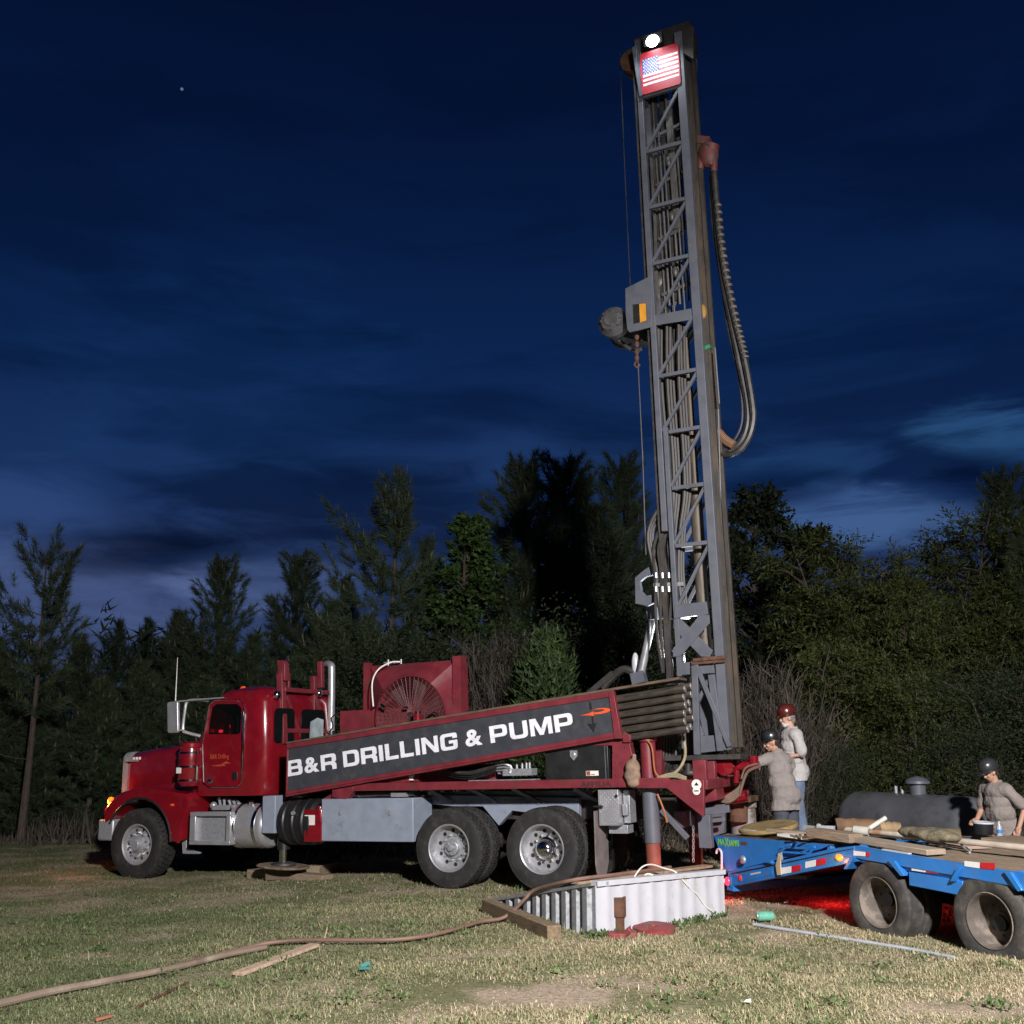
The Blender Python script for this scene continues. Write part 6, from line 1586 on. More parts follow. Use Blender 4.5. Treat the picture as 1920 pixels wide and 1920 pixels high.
def leaves(cent, size, asp, flat=.5):
    n = len(cent); nn = nrm(RNG.normal(0, 1, (n, 3)) + np.array([0, 0, flat])); a = nrm(np.cross(nn, RNG.normal(0, 1, (n, 3)))); b = np.cross(nn, a)
    s = size * RNG.uniform(.6, 1.2, (n, 1)); a = a * s; b = b * s * asp
    return np.stack([cent - a, cent - b * .9, cent + a, cent + b * .9], 1)
def pine(seed, H, R, clear, whorl=.55, per=64, asym=0, taper=1.0, nl=.29):
    global RNG; RNG = np.random.default_rng(seed); rr = random.Random(seed)
    tm = MB(); bend = [(rr.uniform(-.02, .02) * H, rr.uniform(-.02, .02) * H) for _ in range(3)]
    def axis(z):
        t = z / H; return V(bend[0][0] * math.sin(t * 3) + bend[1][0] * t, bend[0][1] * math.sin(t * 2.6) + bend[1][1] * t, z)
    r0 = .0115 * H + .02
    tm.tube([axis(H * k / 12) for k in range(13)], [r0 * (1 - .9 * k / 12) + .008 for k in range(13)], 8)
    tips, dirs = [], []; z = H * clear
    for k in range(3):  # dead lower limbs
        z_ = H * clear * rr.uniform(.4, 1); a = rr.uniform(0, 6.3); p = axis(z_); l = R * rr.uniform(.4, .9)
        tm.tube(spline([p, p + V(math.cos(a), math.sin(a), .1) * l * .6, p + V(math.cos(a + .2), math.sin(a + .2), .25) * l], 3), [.02, .016, .014, .012, .01, .008, .005], 5)
    while z < H * .985:
        t = (z - H * clear) / (H * (1 - clear)); nb = rr.randint(3, 5); a0 = rr.uniform(0, 6.3)
        prof = (.55 + .45 * min(1, t * 5)) * (1 - t ** 1.5 * taper) + .06
        for b in range(nb):
            a = a0 + 6.283 * b / nb + rr.uniform(-.35, .35); L_ = R * prof * rr.uniform(.55, 1.15)
            if asym: L_ *= 1 + asym * math.cos(a - math.pi)
            if rr.random() < .12: continue
            rise = .12 + .7 * t + rr.uniform(-.15, .2); p0 = axis(z); d = V(math.cos(a), math.sin(a), rise * .6).normalized()
            p1 = p0 + d * L_ * .55; p2 = p0 + d * L_ * .95 + V(0, 0, L_ * .32 * (1 + t))
            tm.tube([p0, p1, p2], [.012 + .016 * (1 - t) * L_ / R, .012, .005], 5)
            ns = max(3, int(L_ / .085))
            for s in range(ns):
                f = .25 + .75 * (s + rr.random() * .6) / ns; q = p0.lerp(p1, f / .55) if f < .55 else p1.lerp(p2, (f - .55) / .45)
                off = V(rr.gauss(0, 1), rr.gauss(0, 1), rr.uniform(-.2, .8)).normalized() * rr.uniform(.04, .48) * (.35 + .65 * L_ / R)
                tips.append(q + off); dd = (d * .8 + off.normalized() * .6 + V(0, 0, .22 + .45 * t)); dirs.append(dd)
            tips.append(p2); dirs.append(d + V(0, 0, .9))
        z += whorl * rr.uniform(.75, 1.2) * (1 - .35 * t)
    tips.append(axis(H)); dirs.append(V(0, 0, 1))
    tips = np.array([tuple(x) for x in tips]); dirs = np.array([tuple(x) for x in dirs])
    A_ = tufts(tips, dirs, per, nl, .013)
    sel = RNG.random(len(tips)) < .16; ct = tips[sel]; cdir = nrm(dirs[sel] * .25 + np.array([0, 0, 1]))
    B_ = needles(ct + cdir * .2, cdir, 5, .17, .022, .10)
    mid = np.concatenate([np.zeros(len(A_)), np.ones(len(B_))])
    return tm.mesh('trunk', BARK), soup('crown', np.concatenate([A_, B_]), [LM['needle'], LM['candle']], mid)
def broad(seed, H, R, clear, nclump=120, per=80, size=.075, leafm='leaf', stems=1, clump=.38, asp=.75):
    global RNG; RNG = np.random.default_rng(seed); rr = random.Random(seed); tm = MB(); cents = []
    for s in range(stems):
        a = rr.uniform(0, 6.3); sp = R * .45 * (stems > 1); base = V(rr.uniform(-.2, .2), rr.uniform(-.2, .2), 0) * (stems > 1); top_ = V(math.cos(a) * sp, math.sin(a) * sp, H * rr.uniform(.85, 1))
        r0 = (.014 * H + .02) / math.sqrt(stems); ax = [base.lerp(top_, k / 8) + V(rr.uniform(-.05, .05), rr.uniform(-.05, .05), 0) * (k / 2) for k in range(9)]
        tm.tube(ax, [r0 * (1 - .9 * k / 8) + .006 for k in range(9)], 7)
        for k in range(nclump // stems):
            t = clear + (1 - clear) * rr.random() ** .8; q = ax[min(7, int(t * 8))].lerp(ax[min(8, int(t * 8) + 1)], t * 8 % 1)
            prof = math.sin(math.pi * (.12 + .85 * (t - clear) / (1 - clear))) ** .7; a = rr.uniform(0, 6.3); l = R * prof * rr.uniform(.35, 1.05)
            e = q + V(math.cos(a) * l, math.sin(a) * l, l * rr.uniform(.1, .8)); cents.append(e)
            if k % 2 == 0: tm.tube([q, q.lerp(e, .5) + V(0, 0, -.03 * l), e], [.012 + r0 * .15, .01, .004], 4)
    cents.append(V(0, 0, H)); c = np.array([tuple(x) for x in cents]); c = np.repeat(c, per, 0); c = c + RNG.normal(0, clump, c.shape) * np.array([1, 1, .75])
    return tm.mesh('trunk', BARK), soup('crown', leaves(c, size, asp), [LM[leafm]])
def spray_tree(seed, H, R, clear, stems, nbr, ntw, nleaf, ll, asp, leafm, droop=.0, tw=.55, flat=.6, splay=.5):
    """Stems carry limbs, limbs carry leafy twigs; the leaves stand in pairs along each twig."""
    global RNG; RNG = np.random.default_rng(seed); rr = random.Random(seed); tm = MB(); B_, D_ = [], []
    for s in range(stems):
        a = rr.uniform(0, 6.3) if stems > 1 else 0; sp = R * splay * rr.uniform(.3, 1) * (stems > 1); b0 = V(rr.gauss(0, .15), rr.gauss(0, .15), 0) * (stems > 1)
        hh = H * (rr.uniform(.72, 1.0) if s else .97); tp_ = V(math.cos(a) * sp, math.sin(a) * sp, hh)
        ax = [b0.lerp(tp_, k / 8) + V(rr.uniform(-.06, .06), rr.uniform(-.06, .06), 0) * (k / 3) for k in range(9)]
        r0 = (.014 * H + .02) / math.sqrt(stems); tm.tube(ax, [r0 * (1 - .9 * k / 8) + .006 for k in range(9)], 7)
        for k in range(nbr // stems):
            t = clear + (1 - clear) * rr.random() ** .85; i = min(7, int(t * 8)); q = ax[i].lerp(ax[i + 1], t * 8 - i)
            u = (t - clear) / (1 - clear); prof = min(1, u * 3 + .45) * (1 - u ** 2.2) ** .8 + .10; a = rr.uniform(0, 6.3)
            l = R * prof * rr.uniform(.35, 1.0) * (1 - .35 * (stems > 1)); up = rr.uniform(.15, .75)
            e = q + V(math.cos(a), math.sin(a), up) * l; m_ = q.lerp(e, .5) + V(0, 0, .10 * l)
            pts = [q, m_, e]; tm.tube(pts, [.010 + r0 * .18, .010, .004], 4)
            for w in range(ntw):
                f = rr.uniform(.25, 1.0); c = q.lerp(m_, f * 2) if f < .5 else m_.lerp(e, f * 2 - 1)
                d = (V(math.cos(a), math.sin(a), up) * .7 + V(rr.gauss(0, .6), rr.gauss(0, .6), rr.gauss(.25, .45) - droop)).normalized()
                B_.append(tuple(c)); D_.append(tuple(d * tw * rr.uniform(.5, 1.15)))
    B_ = np.array(B_); D_ = np.array(D_); n = len(B_); t = np.tile(np.linspace(.12, 1, nleaf), n)[:, None]; b = np.repeat(B_, nleaf, 0); d = np.repeat(D_, nleaf, 0)
    c = b + d * t + np.array([0, 0, -1.0]) * (t ** 2) * .10 * np.linalg.norm(d, axis=1, keepdims=True) * (1 + 3 * droop); dn = nrm(d)
    q = RNG.normal(0, 1, c.shape) * np.array([1, 1, flat]); q = nrm(q - dn * (q * dn).sum(1, keepdims=True)); ld = nrm(dn * .75 + q * .75 + np.array([0, 0, -.15 - droop]))
    L_ = ll * RNG.uniform(.6, 1.15, (len(c), 1)); sd = nrm(np.cross(ld, RNG.normal(0, .5, c.shape) + np.array([0, 0, 1.0]))) * L_ * asp; mid = c + ld * L_ * .45
    return tm.mesh('trunk', BARK), soup('crown', np.stack([c, mid - sd, c + ld * L_, mid + sd], 1), [LM[leafm]])
def willow(seed, H, R, nst=26, per=950):
    global RNG; RNG = np.random.default_rng(seed); rr = random.Random(seed); tm = MB(); cs = []
    for s in range(nst):
        a = rr.uniform(0, 6.3); o = R * .25 * rr.random(); b = V(math.cos(a) * o, math.sin(a) * o, 0); hh = H * rr.uniform(.45, 1.0); out = R * rr.uniform(.15, .9)
        pts = spline([b, b + V(math.cos(a) * out * .3, math.sin(a) * out * .3, hh * .5), b + V(math.cos(a) * out * .7, math.sin(a) * out * .7, hh * .85), b + V(math.cos(a) * out, math.sin(a) * out, hh)], 4)
        tm.tube(pts, [.035 * (1 - i / len(pts)) + .006 for i in range(len(pts))], 5)
        P_ = np.array([tuple(p) for p in pts]); f = RNG.uniform(.10, .999, per) * (len(pts) - 1); i = f.astype(int); w = (f - i)[:, None]; q = P_[i] * (1 - w) + P_[i + 1] * w
        nclump = per // 25; offs = RNG.normal(0, 1, (nclump, 3)) * np.array([.42, .42, .30]); cl = RNG.integers(0, nclump, per)
        order = np.sort(f); cs.append(q + offs[cl] * .9 + RNG.normal(0, .10, (per, 3)))
    c = np.concatenate(cs); c = c[c[:, 2] > .05]
    return tm.mesh('trunk', BARK), soup('crown', leaves(c, .075, .22, .2), [LM['willow']])
def cedar(seed, H, R, n=15000):
    global RNG; RNG = np.random.default_rng(seed); tm = MB(); tm.tube([V(0, 0, 0), V(.02, 0, H * .5), V(0, 0, H * .97)], [.06, .04, .008], 7)
    nb = 220; z = RNG.uniform(.04, 1, nb) ** 1.1; a = RNG.uniform(0, 6.3, nb); r = R * (1 - z) ** .8 * RNG.uniform(.6, 1.15, nb) + .03
    tip = np.stack([np.cos(a) * r, np.sin(a) * r, z * H * .92 + r * .5], 1); root = np.stack([0 * a, 0 * a, z * H * .9], 1)
    k = RNG.integers(0, nb, n); t = RNG.uniform(.35, 1.0, (n, 1)); p = root[k] * (1 - t) + tip[k] * t + RNG.normal(0, .07, (n, 3)); d = nrm(tip[k] - root[k] + np.array([0, 0, .35]))
    return tm.mesh('trunk', BARK), soup('crown', needles(p, d, 1, .13, .03, .35), [LM['cedar']])
def brush(seed, H, R, n=150):
    global RNG; RNG = np.random.default_rng(seed); rr = random.Random(seed); out = []
    tm = MB()
    for s in range(n):
        a = rr.uniform(0, 6.3); b = V(rr.gauss(0, R * .3), rr.gauss(0, R * .3), 0); h = H * rr.uniform(.5, 1); lean_ = R * rr.uniform(.1, .8)
        p = spline([b, b + V(math.cos(a) * lean_ * .3, math.sin(a) * lean_ * .3, h * .5), b + V(math.cos(a) * lean_, math.sin(a) * lean_, h)], 3)
        if s < 30: tm.tube(p, [.012, .011, .010, .009, .007, .005, .003], 4)
        for i in range(len(p) - 1):
            out.append((p[i], p[i + 1], .010))
            for q in range(5):
                s0 = p[i].lerp(p[i + 1], rr.random()); e = s0 + V(rr.gauss(0, .5), rr.gauss(0, .5), rr.uniform(.3, 1)).normalized() * rr.uniform(.15, .45); out.append((s0, e, .006))
                if q < 3:
                    s1 = s0.lerp(e, .6); out.append((s1, s1 + V(rr.gauss(0, .6), rr.gauss(0, .6), rr.uniform(.2, 1)).normalized() * .22, .004))
    A0 = np.array([tuple(x[0]) for x in out]); A1 = np.array([tuple(x[1]) for x in out]); w = np.array([[x[2]] for x in out])
    sd = nrm(np.cross(A1 - A0, RNG.normal(0, 1, A0.shape))) * w
    return tm.mesh('trunk', MATS['grey_brown_bark']), soup('crown', np.stack([A0 - sd, A0 + sd, A1 + sd * .6, A1 - sd * .6], 1), [LM['twig']])
SPEC = {'pineA': pine(21, 9.2, 1.9, .42, .55, 64, .45), 'pineB': pine(33, 6.5, 1.7, .12, .46, 60), 'pineC': pine(47, 8.4, 2.2, .10, .46, 64, 0, .85), 'pineD': pine(58, 7.6, 1.7, .45, .62, 60, 0, .5), 'pineE': pine(62, 6.0, 1.5, .06, .42, 60),
        'gum': spray_tree(71, 7.0, 1.45, .12, 1, 110, 11, 13, .13, .36, 'leaf', 0, .42), 'dark': spray_tree(75, 7.5, 2.0, .12, 1, 130, 12, 13, .13, .34, 'darkleaf', 0, .45), 'bushy': broad(79, 3.4, 1.7, .05, 130, 170, .034, 'darkleaf', 5, .30, .45),
        'willowA': spray_tree(83, 6.0, 2.5, .05, 9, 190, 15, 15, .12, .13, 'willow', .18, .62), 'willowB': spray_tree(91, 4.6, 2.2, .04, 8, 160, 15, 14, .11, .13, 'willow', .15, .55), 'cedar': cedar(97, 3.6, .75), 'brush': brush(101, 2.4, .9), 'brushB': brush(107, 3.0, 1.1, 170)}
SPH = {'pineA': 9.2, 'pineB': 6.5, 'pineC': 8.4, 'pineD': 7.6, 'pineE': 6.0, 'gum': 7.0, 'dark': 7.5, 'bushy': 3.4, 'willowA': 6.0, 'willowB': 4.6, 'cedar': 3.6, 'brush': 2.4, 'brushB': 3.0}
NAMES = {'pine': 'pine_tree', 'gum': 'broadleaf_tree', 'dark': 'broadleaf_tree', 'bush': 'bush', 'will': 'willow_bush', 'ceda': 'cedar_tree', 'brus': 'bare_brush'}
CATS = {'pine_tree': 'pine tree', 'broadleaf_tree': 'tree', 'bush': 'bush', 'willow_bush': 'bush', 'cedar_tree': 'cedar', 'bare_brush': 'brush'}
GRP = {'pine_tree': 'pines behind the drilling truck', 'bush': 'dark bushes in the undergrowth', 'willow_bush': 'willow bushes at the right', 'bare_brush': 'bare brown brush along the wood edge'}
def tree(kind, u, vtop, Y, wide, label, rot=0.):
    """A tree at picture column u whose tip reaches row vtop, standing Y metres away."""
    x = (CAM + ray(u, YH) * (Y / ray(u, YH).y)).x; gz = ground_z(x, Y)
    r = ray(u, vtop); zt = CAM.z + r.z * Y / r.y; s = (zt - gz) / SPH[kind]
    nm = NAMES[kind[:4]]; root = empty(nm, loc=(x, Y, gz - .03)); root.rotation_euler = (0, 0, rot); root.scale = (s * wide, s * wide, s)
    for part, me in zip(('trunk', 'crown'), SPEC[kind]):
        o = bpy.data.objects.new(part, me); COL.objects.link(o); o.parent = root
    tag(root, label, CATS[nm], GRP.get(nm)); return root
TREES = [
 ('pineD', 55, 1035, 25, .95, 'sparse tall pine with a bare trunk at the far left edge', 1.0),
 ('pineE', 128, 1190, 33, 1.1, 'low dark pine between the sparse left pine and its neighbours', .4),
 ('pineB', 205, 1162, 38, .8, 'narrow pine tip far left of the truck bonnet', 2.2),
 ('pineE', 270, 1160, 40, .8, 'small spiky pine far behind the truck bonnet', 4.0),
 ('pineB', 322, 1146, 31, 1.0, 'pine leaning against the twin-tipped pine above the cab mirror', 5.1),
 ('pineC', 398, 1062, 31, 1.05, 'bushy twin-tipped pine above the truck cab door', .9),
 ('pineB', 470, 1190, 30, 1.1, 'short dense pine directly above the cab roof', 3.1),
 ('pineC', 541, 1052, 33, 1.0, 'pointed pine above the red rack behind the cab', 2.0),
 ('pineE', 632, 1080, 46, .75, 'distant dark pine seen in the gap left of the tall lit pine', 1.2),
 ('pineB', 612, 1130, 26, 1.05, 'pale green young pine behind the exhaust stack', 2.7),
 ('pineA', 738, 874, 26, 1.05, 'tall lit pine with a bare trunk and one long left limb, above the radiator', 0.2),
 ('pineB', 690, 1150, 25, 1.0, 'young pine at the foot of the tall lit pine', 4.4),
 ('gum', 866, 970, 27.5, 1.0, 'bright green broadleaf tree right of the tall lit pine', .5),
 ('pineB', 800, 1010, 29, .8, 'pine squeezed behind the bright green broadleaf tree', 3.6),
 ('pineC', 985, 884, 30, 1.15, 'big dark pine, left top of the double crown beside the mast', .3),
 ('pineC', 1058, 876, 31, 1.2, 'big dark pine, right top of the double crown beside the mast', 2.4),
 ('pineB', 1125, 950, 29, 1.3, 'dark pine filling the gap left of the mast', 5.5),
 ('pineC', 1182, 876, 33, .9, 'slim tall pine just left of the mast', 4.1),
 ('cedar', 1026, 1148, 19.5, 1.45, 'small bright cedar above the sloping rod rack', .0),
 ('pineE', 1240, 1010, 34, 1.1, 'pine half hidden behind the lattice mast', 1.5),
 ('dark', 1432, 925, 27, .95, 'tall dark broadleaf tree right of the mast', 2.0),
 ('dark', 1345, 1040, 29, .9, 'dark broadleaf tree behind the mast foot', 4.5),
 ('dark', 1530, 1000, 29, 1.1, 'lower dark broadleaf tree before the willows begin', 1.1),
 ('willowA', 1630, 985, 23, 1.0, 'olive willow bush nearest the mast', .0),
 ('willowA', 1775, 965, 24.5, 1.15, 'tallest olive willow bush above the propane tank', 2.1),
 ('willowA', 1700, 1060, 21, .95, 'olive willow bush in front of the tallest one', 4.0),
 ('willowB', 1570, 1190, 20, 1.0, 'low willow bush behind the standing workers', 1.0),
 ('willowA', 1870, 1045, 22, 1.0, 'olive willow bush above the worker beyond the trailer', 3.0),
 ('willowB', 1710, 1250, 19, 1.0, 'low willow bush directly behind the propane tank lid', 5.0),
 ('pineC', 1925, 905, 25, .9, 'dark pine cut off by the right edge', .8),
 ('pineB', 1960, 1000, 22, .9, 'pine just inside the right edge below the dark pine', 3.3),
 ('bushy', 1880, 1270, 19, 1.1, 'dark bush behind the worker beyond the trailer', .6),
 ('bushy', 1800, 1370, 18.5, 1.0, 'low dark bush right of the propane tank', 2.6),
 ('bushy', 1545, 1400, 18.5, .9, 'low dark bush between the workers and the propane tank', 4.2),
 ('brushB', 1440, 1245, 18.2, .75, 'tall bare brown brush right of the mast foot', .0),
 ('brush', 1500, 1330, 18.8, .8, 'bare brown brush behind the maroon hard hat', 2.0),
 ('brushB', 935, 1195, 22, .7, 'bare grey brush right of the radiator shroud', .7),
 ('brush', 985, 1225, 22.5, .65, 'bare grey brush left of the small cedar', 3.0),
 ('bushy', 1110, 1180, 22.5, 1.0, 'dark bush above the upper end of the rod rack', 1.9),
 ('bushy', 1180, 1160, 24, 1.1, 'dark bush behind the raising cylinder', 3.7),
 ('pineE', 60, 1330, 26, 1.5, 'broad low pine beneath the sparse left pine', 2.9),
 ('pineE', 170, 1270, 27, 1.3, 'low young pine in the shadows left of the truck nose', 1.4),
 ('pineB', 255, 1240, 28, 1.2, 'low young pine in front of the small spiky pine', 5.2),
 ('pineE', 390, 1270, 27, 1.5, 'broad low pine behind the cab mirror', 4.9),
 ('pineE', 545, 1225, 26, 1.3, 'low young pine behind the red rack of the truck', .2),
 ('bushy', 805, 1200, 24, 1.0, 'dark bush behind the radiator shroud', 2.3),
 ('pineE', -30, 1200, 26, 1.3, 'pine half cut off by the left edge', .6),
]
for t_ in TREES: tree(*t_)
# the wood farther back reads as one dark mass
def far_wood():
    global RNG; RNG = np.random.default_rng(5); cs = []; ds = []
    for k in range(1500):
        x = RNG.uniform(-34, 34); y = RNG.uniform(36, 46); h = RNG.uniform(2.5, 6.5) + .8 * math.sin(x * .8)
        n = 16; z = RNG.uniform(0, 1, n) ** .9 * h; r = (1 - z / h) * 1.0 + .15; a = RNG.uniform(0, 6.3, n)
        cs.append(np.stack([x + np.cos(a) * r, y + np.sin(a) * r, z - .1], 1)); ds.append(np.stack([np.cos(a), np.sin(a), .9 + 0 * a], 1))
    return soup('far_wood', needles(np.concatenate(cs), np.concatenate(ds), 4, .6, .10, .4), [LM['needle']])
o = bpy.data.objects.new('far_wood', far_wood()); COL.objects.link(o); tag(o, 'dark mass of woodland far behind the truck', 'woodland', kind='stuff')
def undergrowth():
    global RNG; RNG = np.random.default_rng(9); n = 30000
    x = RNG.uniform(-22, 24, n); y = RNG.uniform(19.5, 33, n) + .0; y += np.where(x < -5, 4.0, 0)
    z = np.array([ground_z(a, b) for a, b in zip(x, y)])
    d = RNG.normal(0, .35, (n, 3)) + np.array([0, 0, 1.0]); hgt = RNG.uniform(.2, .9, (n, 1)) * (.6 + .4 * np.sin(x * 1.7 + y)[:, None]); b = np.stack([x, y, z - .02], 1); s = nrm(RNG.normal(0, 1, (n, 3)) * np.array([1, 1, 0])) * .016
    return soup('undergrowth', np.stack([b - s, b + s, b + nrm(d) * hgt], 1), [LM['twig']])
o = bpy.data.objects.new('undergrowth', undergrowth()); COL.objects.link(o); tag(o, 'tangled dark undergrowth along the foot of the trees', 'undergrowth', kind='stuff')
# ------------------------------------------------------------------ lawn
def make_grass():
    rng = np.random.default_rng(12)
    def scatter(n, y0, y1, pw):
        y = y0 + (y1 - y0) * rng.random(n) ** pw; x = rng.uniform(-.56, .56, n) * (y + 1.0); return x, y
    x1, y1 = scatter(560000, 6.8, 14, 1.3); x2, y2 = scatter(200000, 13, 24, 1.5)
    x = np.concatenate([x1, x2]); y = np.concatenate([y1, y2])
    def fbm(x, y, s):
        v = np.zeros_like(x); a = 1
        for k in range(4):
            v += a * np.sin(x * s * 1.7 ** k + 1.3 * k + 1.8 * np.sin(y * s * 1.3 * 1.7 ** k + k)) * np.cos(y * s * 1.1 * 1.7 ** k + .7 * k); a *= .6
        return v
    p = fbm(x, y, 1.1)
    bare = np.exp(-(((x - .05) / 1.4) ** 2 + ((y - 8.7) / .62) ** 2) * 1.0) + .8 * np.exp(-(((x - 3.4) / .8) ** 2 + ((y - 8.3) / .5) ** 2)) + .7 * np.exp(-(((x - 2.6) / .7) ** 2 + ((y - 11.5) / .4) ** 2)) + .9 * np.exp(-(((x - 3.3) / 1.1) ** 2 + ((y - 13) / .8) ** 2))
    keep = rng.random(len(x)) > np.clip(bare * 1.25 + .22 * (p < -.8), 0, .965)
    x, y, p, bare = x[keep], y[keep], p[keep], bare[keep]; n = len(x)
    z = np.array([ground_z(a, b) for a, b in zip(x, y)])
    clump = np.clip(fbm(x * 1.0 + 5, y, 3.1), -1.5, 1.5)
    h = (.036 + .016 * clump + rng.normal(0, .009, n)).clip(.012, .085) * (1 - .4 * bare.clip(0, 1))
    tall = rng.random(n) < .035; h = np.where(tall, h * rng.uniform(1.3, 2.2, n), h)
    az = rng.uniform(0, 2 * np.pi, n); ln = rng.uniform(.3, 2.2, n); flat = rng.random(n) < .48; ln = np.where(flat, rng.uniform(2, 4, n), ln)
    w = rng.uniform(.0022, .0046, n) * (1 + (y - 7) * .06)
    hz = h / np.sqrt(1 + ln ** 2); hx = hz * ln
    base = np.stack([x, y, z - .004], 1); dx = np.stack([np.cos(az), np.sin(az), 0 * az], 1); sd = np.stack([-np.sin(az), np.cos(az), 0 * az], 1) * w[:, None]
    up = np.array([0, 0, 1.0])
    mid_ = base + dx * (hx * .35)[:, None] + up * (hz * .6)[:, None]; tip = base + dx * hx[:, None] + up * hz[:, None]
    tris = np.concatenate([np.stack([base - sd, base + sd, mid_ + sd * .8, mid_ - sd * .8], 1)])
    q2 = np.stack([mid_ - sd * .8, mid_ + sd * .8, tip + sd * .15, tip - sd * .15], 1)
    V_ = np.stack([base - sd, base + sd, mid_ + sd * .8, mid_ - sd * .8, tip], 1)
    me = bpy.data.meshes.new('lawn_grass'); me.vertices.add(n * 5); me.vertices.foreach_set('co', V_.astype(np.float32).ravel())
    o5 = np.arange(n, dtype=np.int32)[:, None] * 5
    idx = np.concatenate([o5 + np.array([[0, 1, 2, 3]]), o5 + np.array([[3, 2, 4]])], 1).astype(np.int32)
    me.loops.add(n * 7); me.loops.foreach_set('vertex_index', idx.ravel())
    st = np.stack([np.arange(n) * 7, np.arange(n) * 7 + 4], 1).astype(np.int32).ravel()
    me.polygons.add(n * 2); me.polygons.foreach_set('loop_start', st); me.update(calc_edges=True)
    # dryness of each blade: straw towards the right and in patches
    dry = np.clip(.345 + .072 * x + .15 * p + .25 * bare + rng.normal(0, .22, n) + .25 * flat, 0, 1)
    at = me.attributes.new('dry', 'FLOAT', 'POINT'); at.data.foreach_set('value', np.repeat(dry, 5).astype(np.float32))
    m = bpy.data.materials.new('lawn_blades'); m.use_nodes = True; nt = m.node_tree; N = nt.nodes; L = nt.links; b = N['Principled BSDF']
    a = N.new('ShaderNodeAttribute'); a.attribute_name = 'dry'; r = N.new('ShaderNodeValToRGB'); L.new(a.outputs['Fac'], r.inputs['Fac'])
    e = r.color_ramp.elements; e[0].color = (.13, .165, .075, 1); e[1].color = (.70, .58, .40, 1); q = e.new(.35); q.color = (.29, .30, .16, 1); q = e.new(.65); q.color = (.50, .43, .27, 1)
    t = N.new('ShaderNodeBsdfTranslucent'); L.new(r.outputs['Color'], t.inputs['Color']); s = N.new('ShaderNodeMixShader'); s.inputs[0].default_value = .35; L.new(b.outputs[0], s.inputs[1]); L.new(t.outputs[0], s.inputs[2]); L.new(s.outputs[0], N['Material Output'].inputs['Surface'])
    L.new(r.outputs['Color'], b.inputs['Base Color']); b.inputs['Roughness'].default_value = .6; b.inputs['Specular IOR Level'].default_value = .25
    me.materials.append(m)
    o = bpy.data.objects.new('lawn_grass', me); COL.objects.link(o); tag(o, 'patchy short lawn of green and straw coloured blades', 'grass', kind='stuff')
make_grass()
def make_weeds():
    rng = np.random.default_rng(31); out = []
    for k in range(175):
        y = 7.2 + 8 * rng.random() ** 1.4; x = rng.uniform(-.52, .52) * y; r = rng.uniform(.04, .13)
        if k > 130:
            q = A.lerp(B, rng.random()) if k < 160 else A.lerp(Cc, rng.random()); x, y, r = q.x + rng.normal(0, .03), q.y - .06 - .05 * rng.random(), rng.uniform(.02, .06)
        z = ground_z(x, y)
        n = int(14 + r * 160); c = np.stack([x + rng.normal(0, r, n), y + rng.normal(0, r, n), z + rng.uniform(.005, .05, n)], 1)
        d = nrm(rng.normal(0, .6, (n, 3)) + np.array([0, 0, .9])); l = rng.uniform(.02, .055, (n, 1)); s = nrm(np.cross(d, rng.normal(0, 1, (n, 3)))) * l * .28; m_ = c + d * l * .5
        out.append(np.stack([c, m_ - s, c + d * l, m_ + s], 1))
    return soup('lawn_weeds', np.concatenate(out), [leaf_mat('weed_leaves', (.06, .11, .035), (.17, .22, .09), .6, .3)])
o = bpy.data.objects.new('lawn_weeds', make_weeds()); COL.objects.link(o); tag(o, 'scattered broad leaved green weeds in the lawn', 'weeds', kind='stuff')
# ------------------------------------------------------------------ camera, sky and lights
cd = bpy.data.cameras.new('camera'); cam = bpy.data.objects.new('camera', cd); COL.objects.link(cam)
cd.sensor_width = 36; cd.sensor_fit = 'HORIZONTAL'; cd.lens = FPX / 1920 * 36; cd.clip_end = 2000; cd.clip_start = .05
cam.location = CAM; cam.rotation_euler = (rad(90) + PITCH, 0, 0)
SC.camera = cam
SC.view_settings.view_transform = 'Standard'; SC.view_settings.look = 'None'; SC.view_settings.exposure = 0; SC.view_settings.gamma = 1
SC.cycles.max_bounces = 5; SC.cycles.diffuse_bounces = 2; SC.cycles.glossy_bounces = 3; SC.cycles.transparent_max_bounces = 6
SC.cycles.sample_clamp_indirect = 4; SC.cycles.use_denoising = True
w = bpy.data.worlds.new('World'); SC.world = w; w.use_nodes = True
nt = w.node_tree; N = nt.nodes; L = nt.links
bg = N['Background']
tc = N.new('ShaderNodeTexCoord'); sep = N.new('ShaderNodeSeparateXYZ'); L.new(tc.outputs['Generated'], sep.inputs[0])
# dusk gradient by height above the horizon
gr_ = N.new('ShaderNodeValToRGB'); L.new(sep.outputs['Z'], gr_.inputs['Fac'])
e = gr_.color_ramp.elements
stops = [(0.0, (.040, .058, .130)), (.12, (.028, .050, .135)), (.22, (.0105, .033, .115)), (.34, (.0040, .019, .080)), (.48, (.0020, .0098, .047)), (.62, (.0011, .0050, .026)), (1.0, (.001, .003, .016))]
e[0].position = stops[0][0]; e[0].color = stops[0][1] + (1,); e[1].position = 1.0; e[1].color = stops[-1][1] + (1,)
for p, c in stops[1:-1]:
    q = e.new(p); q.color = c + (1,)
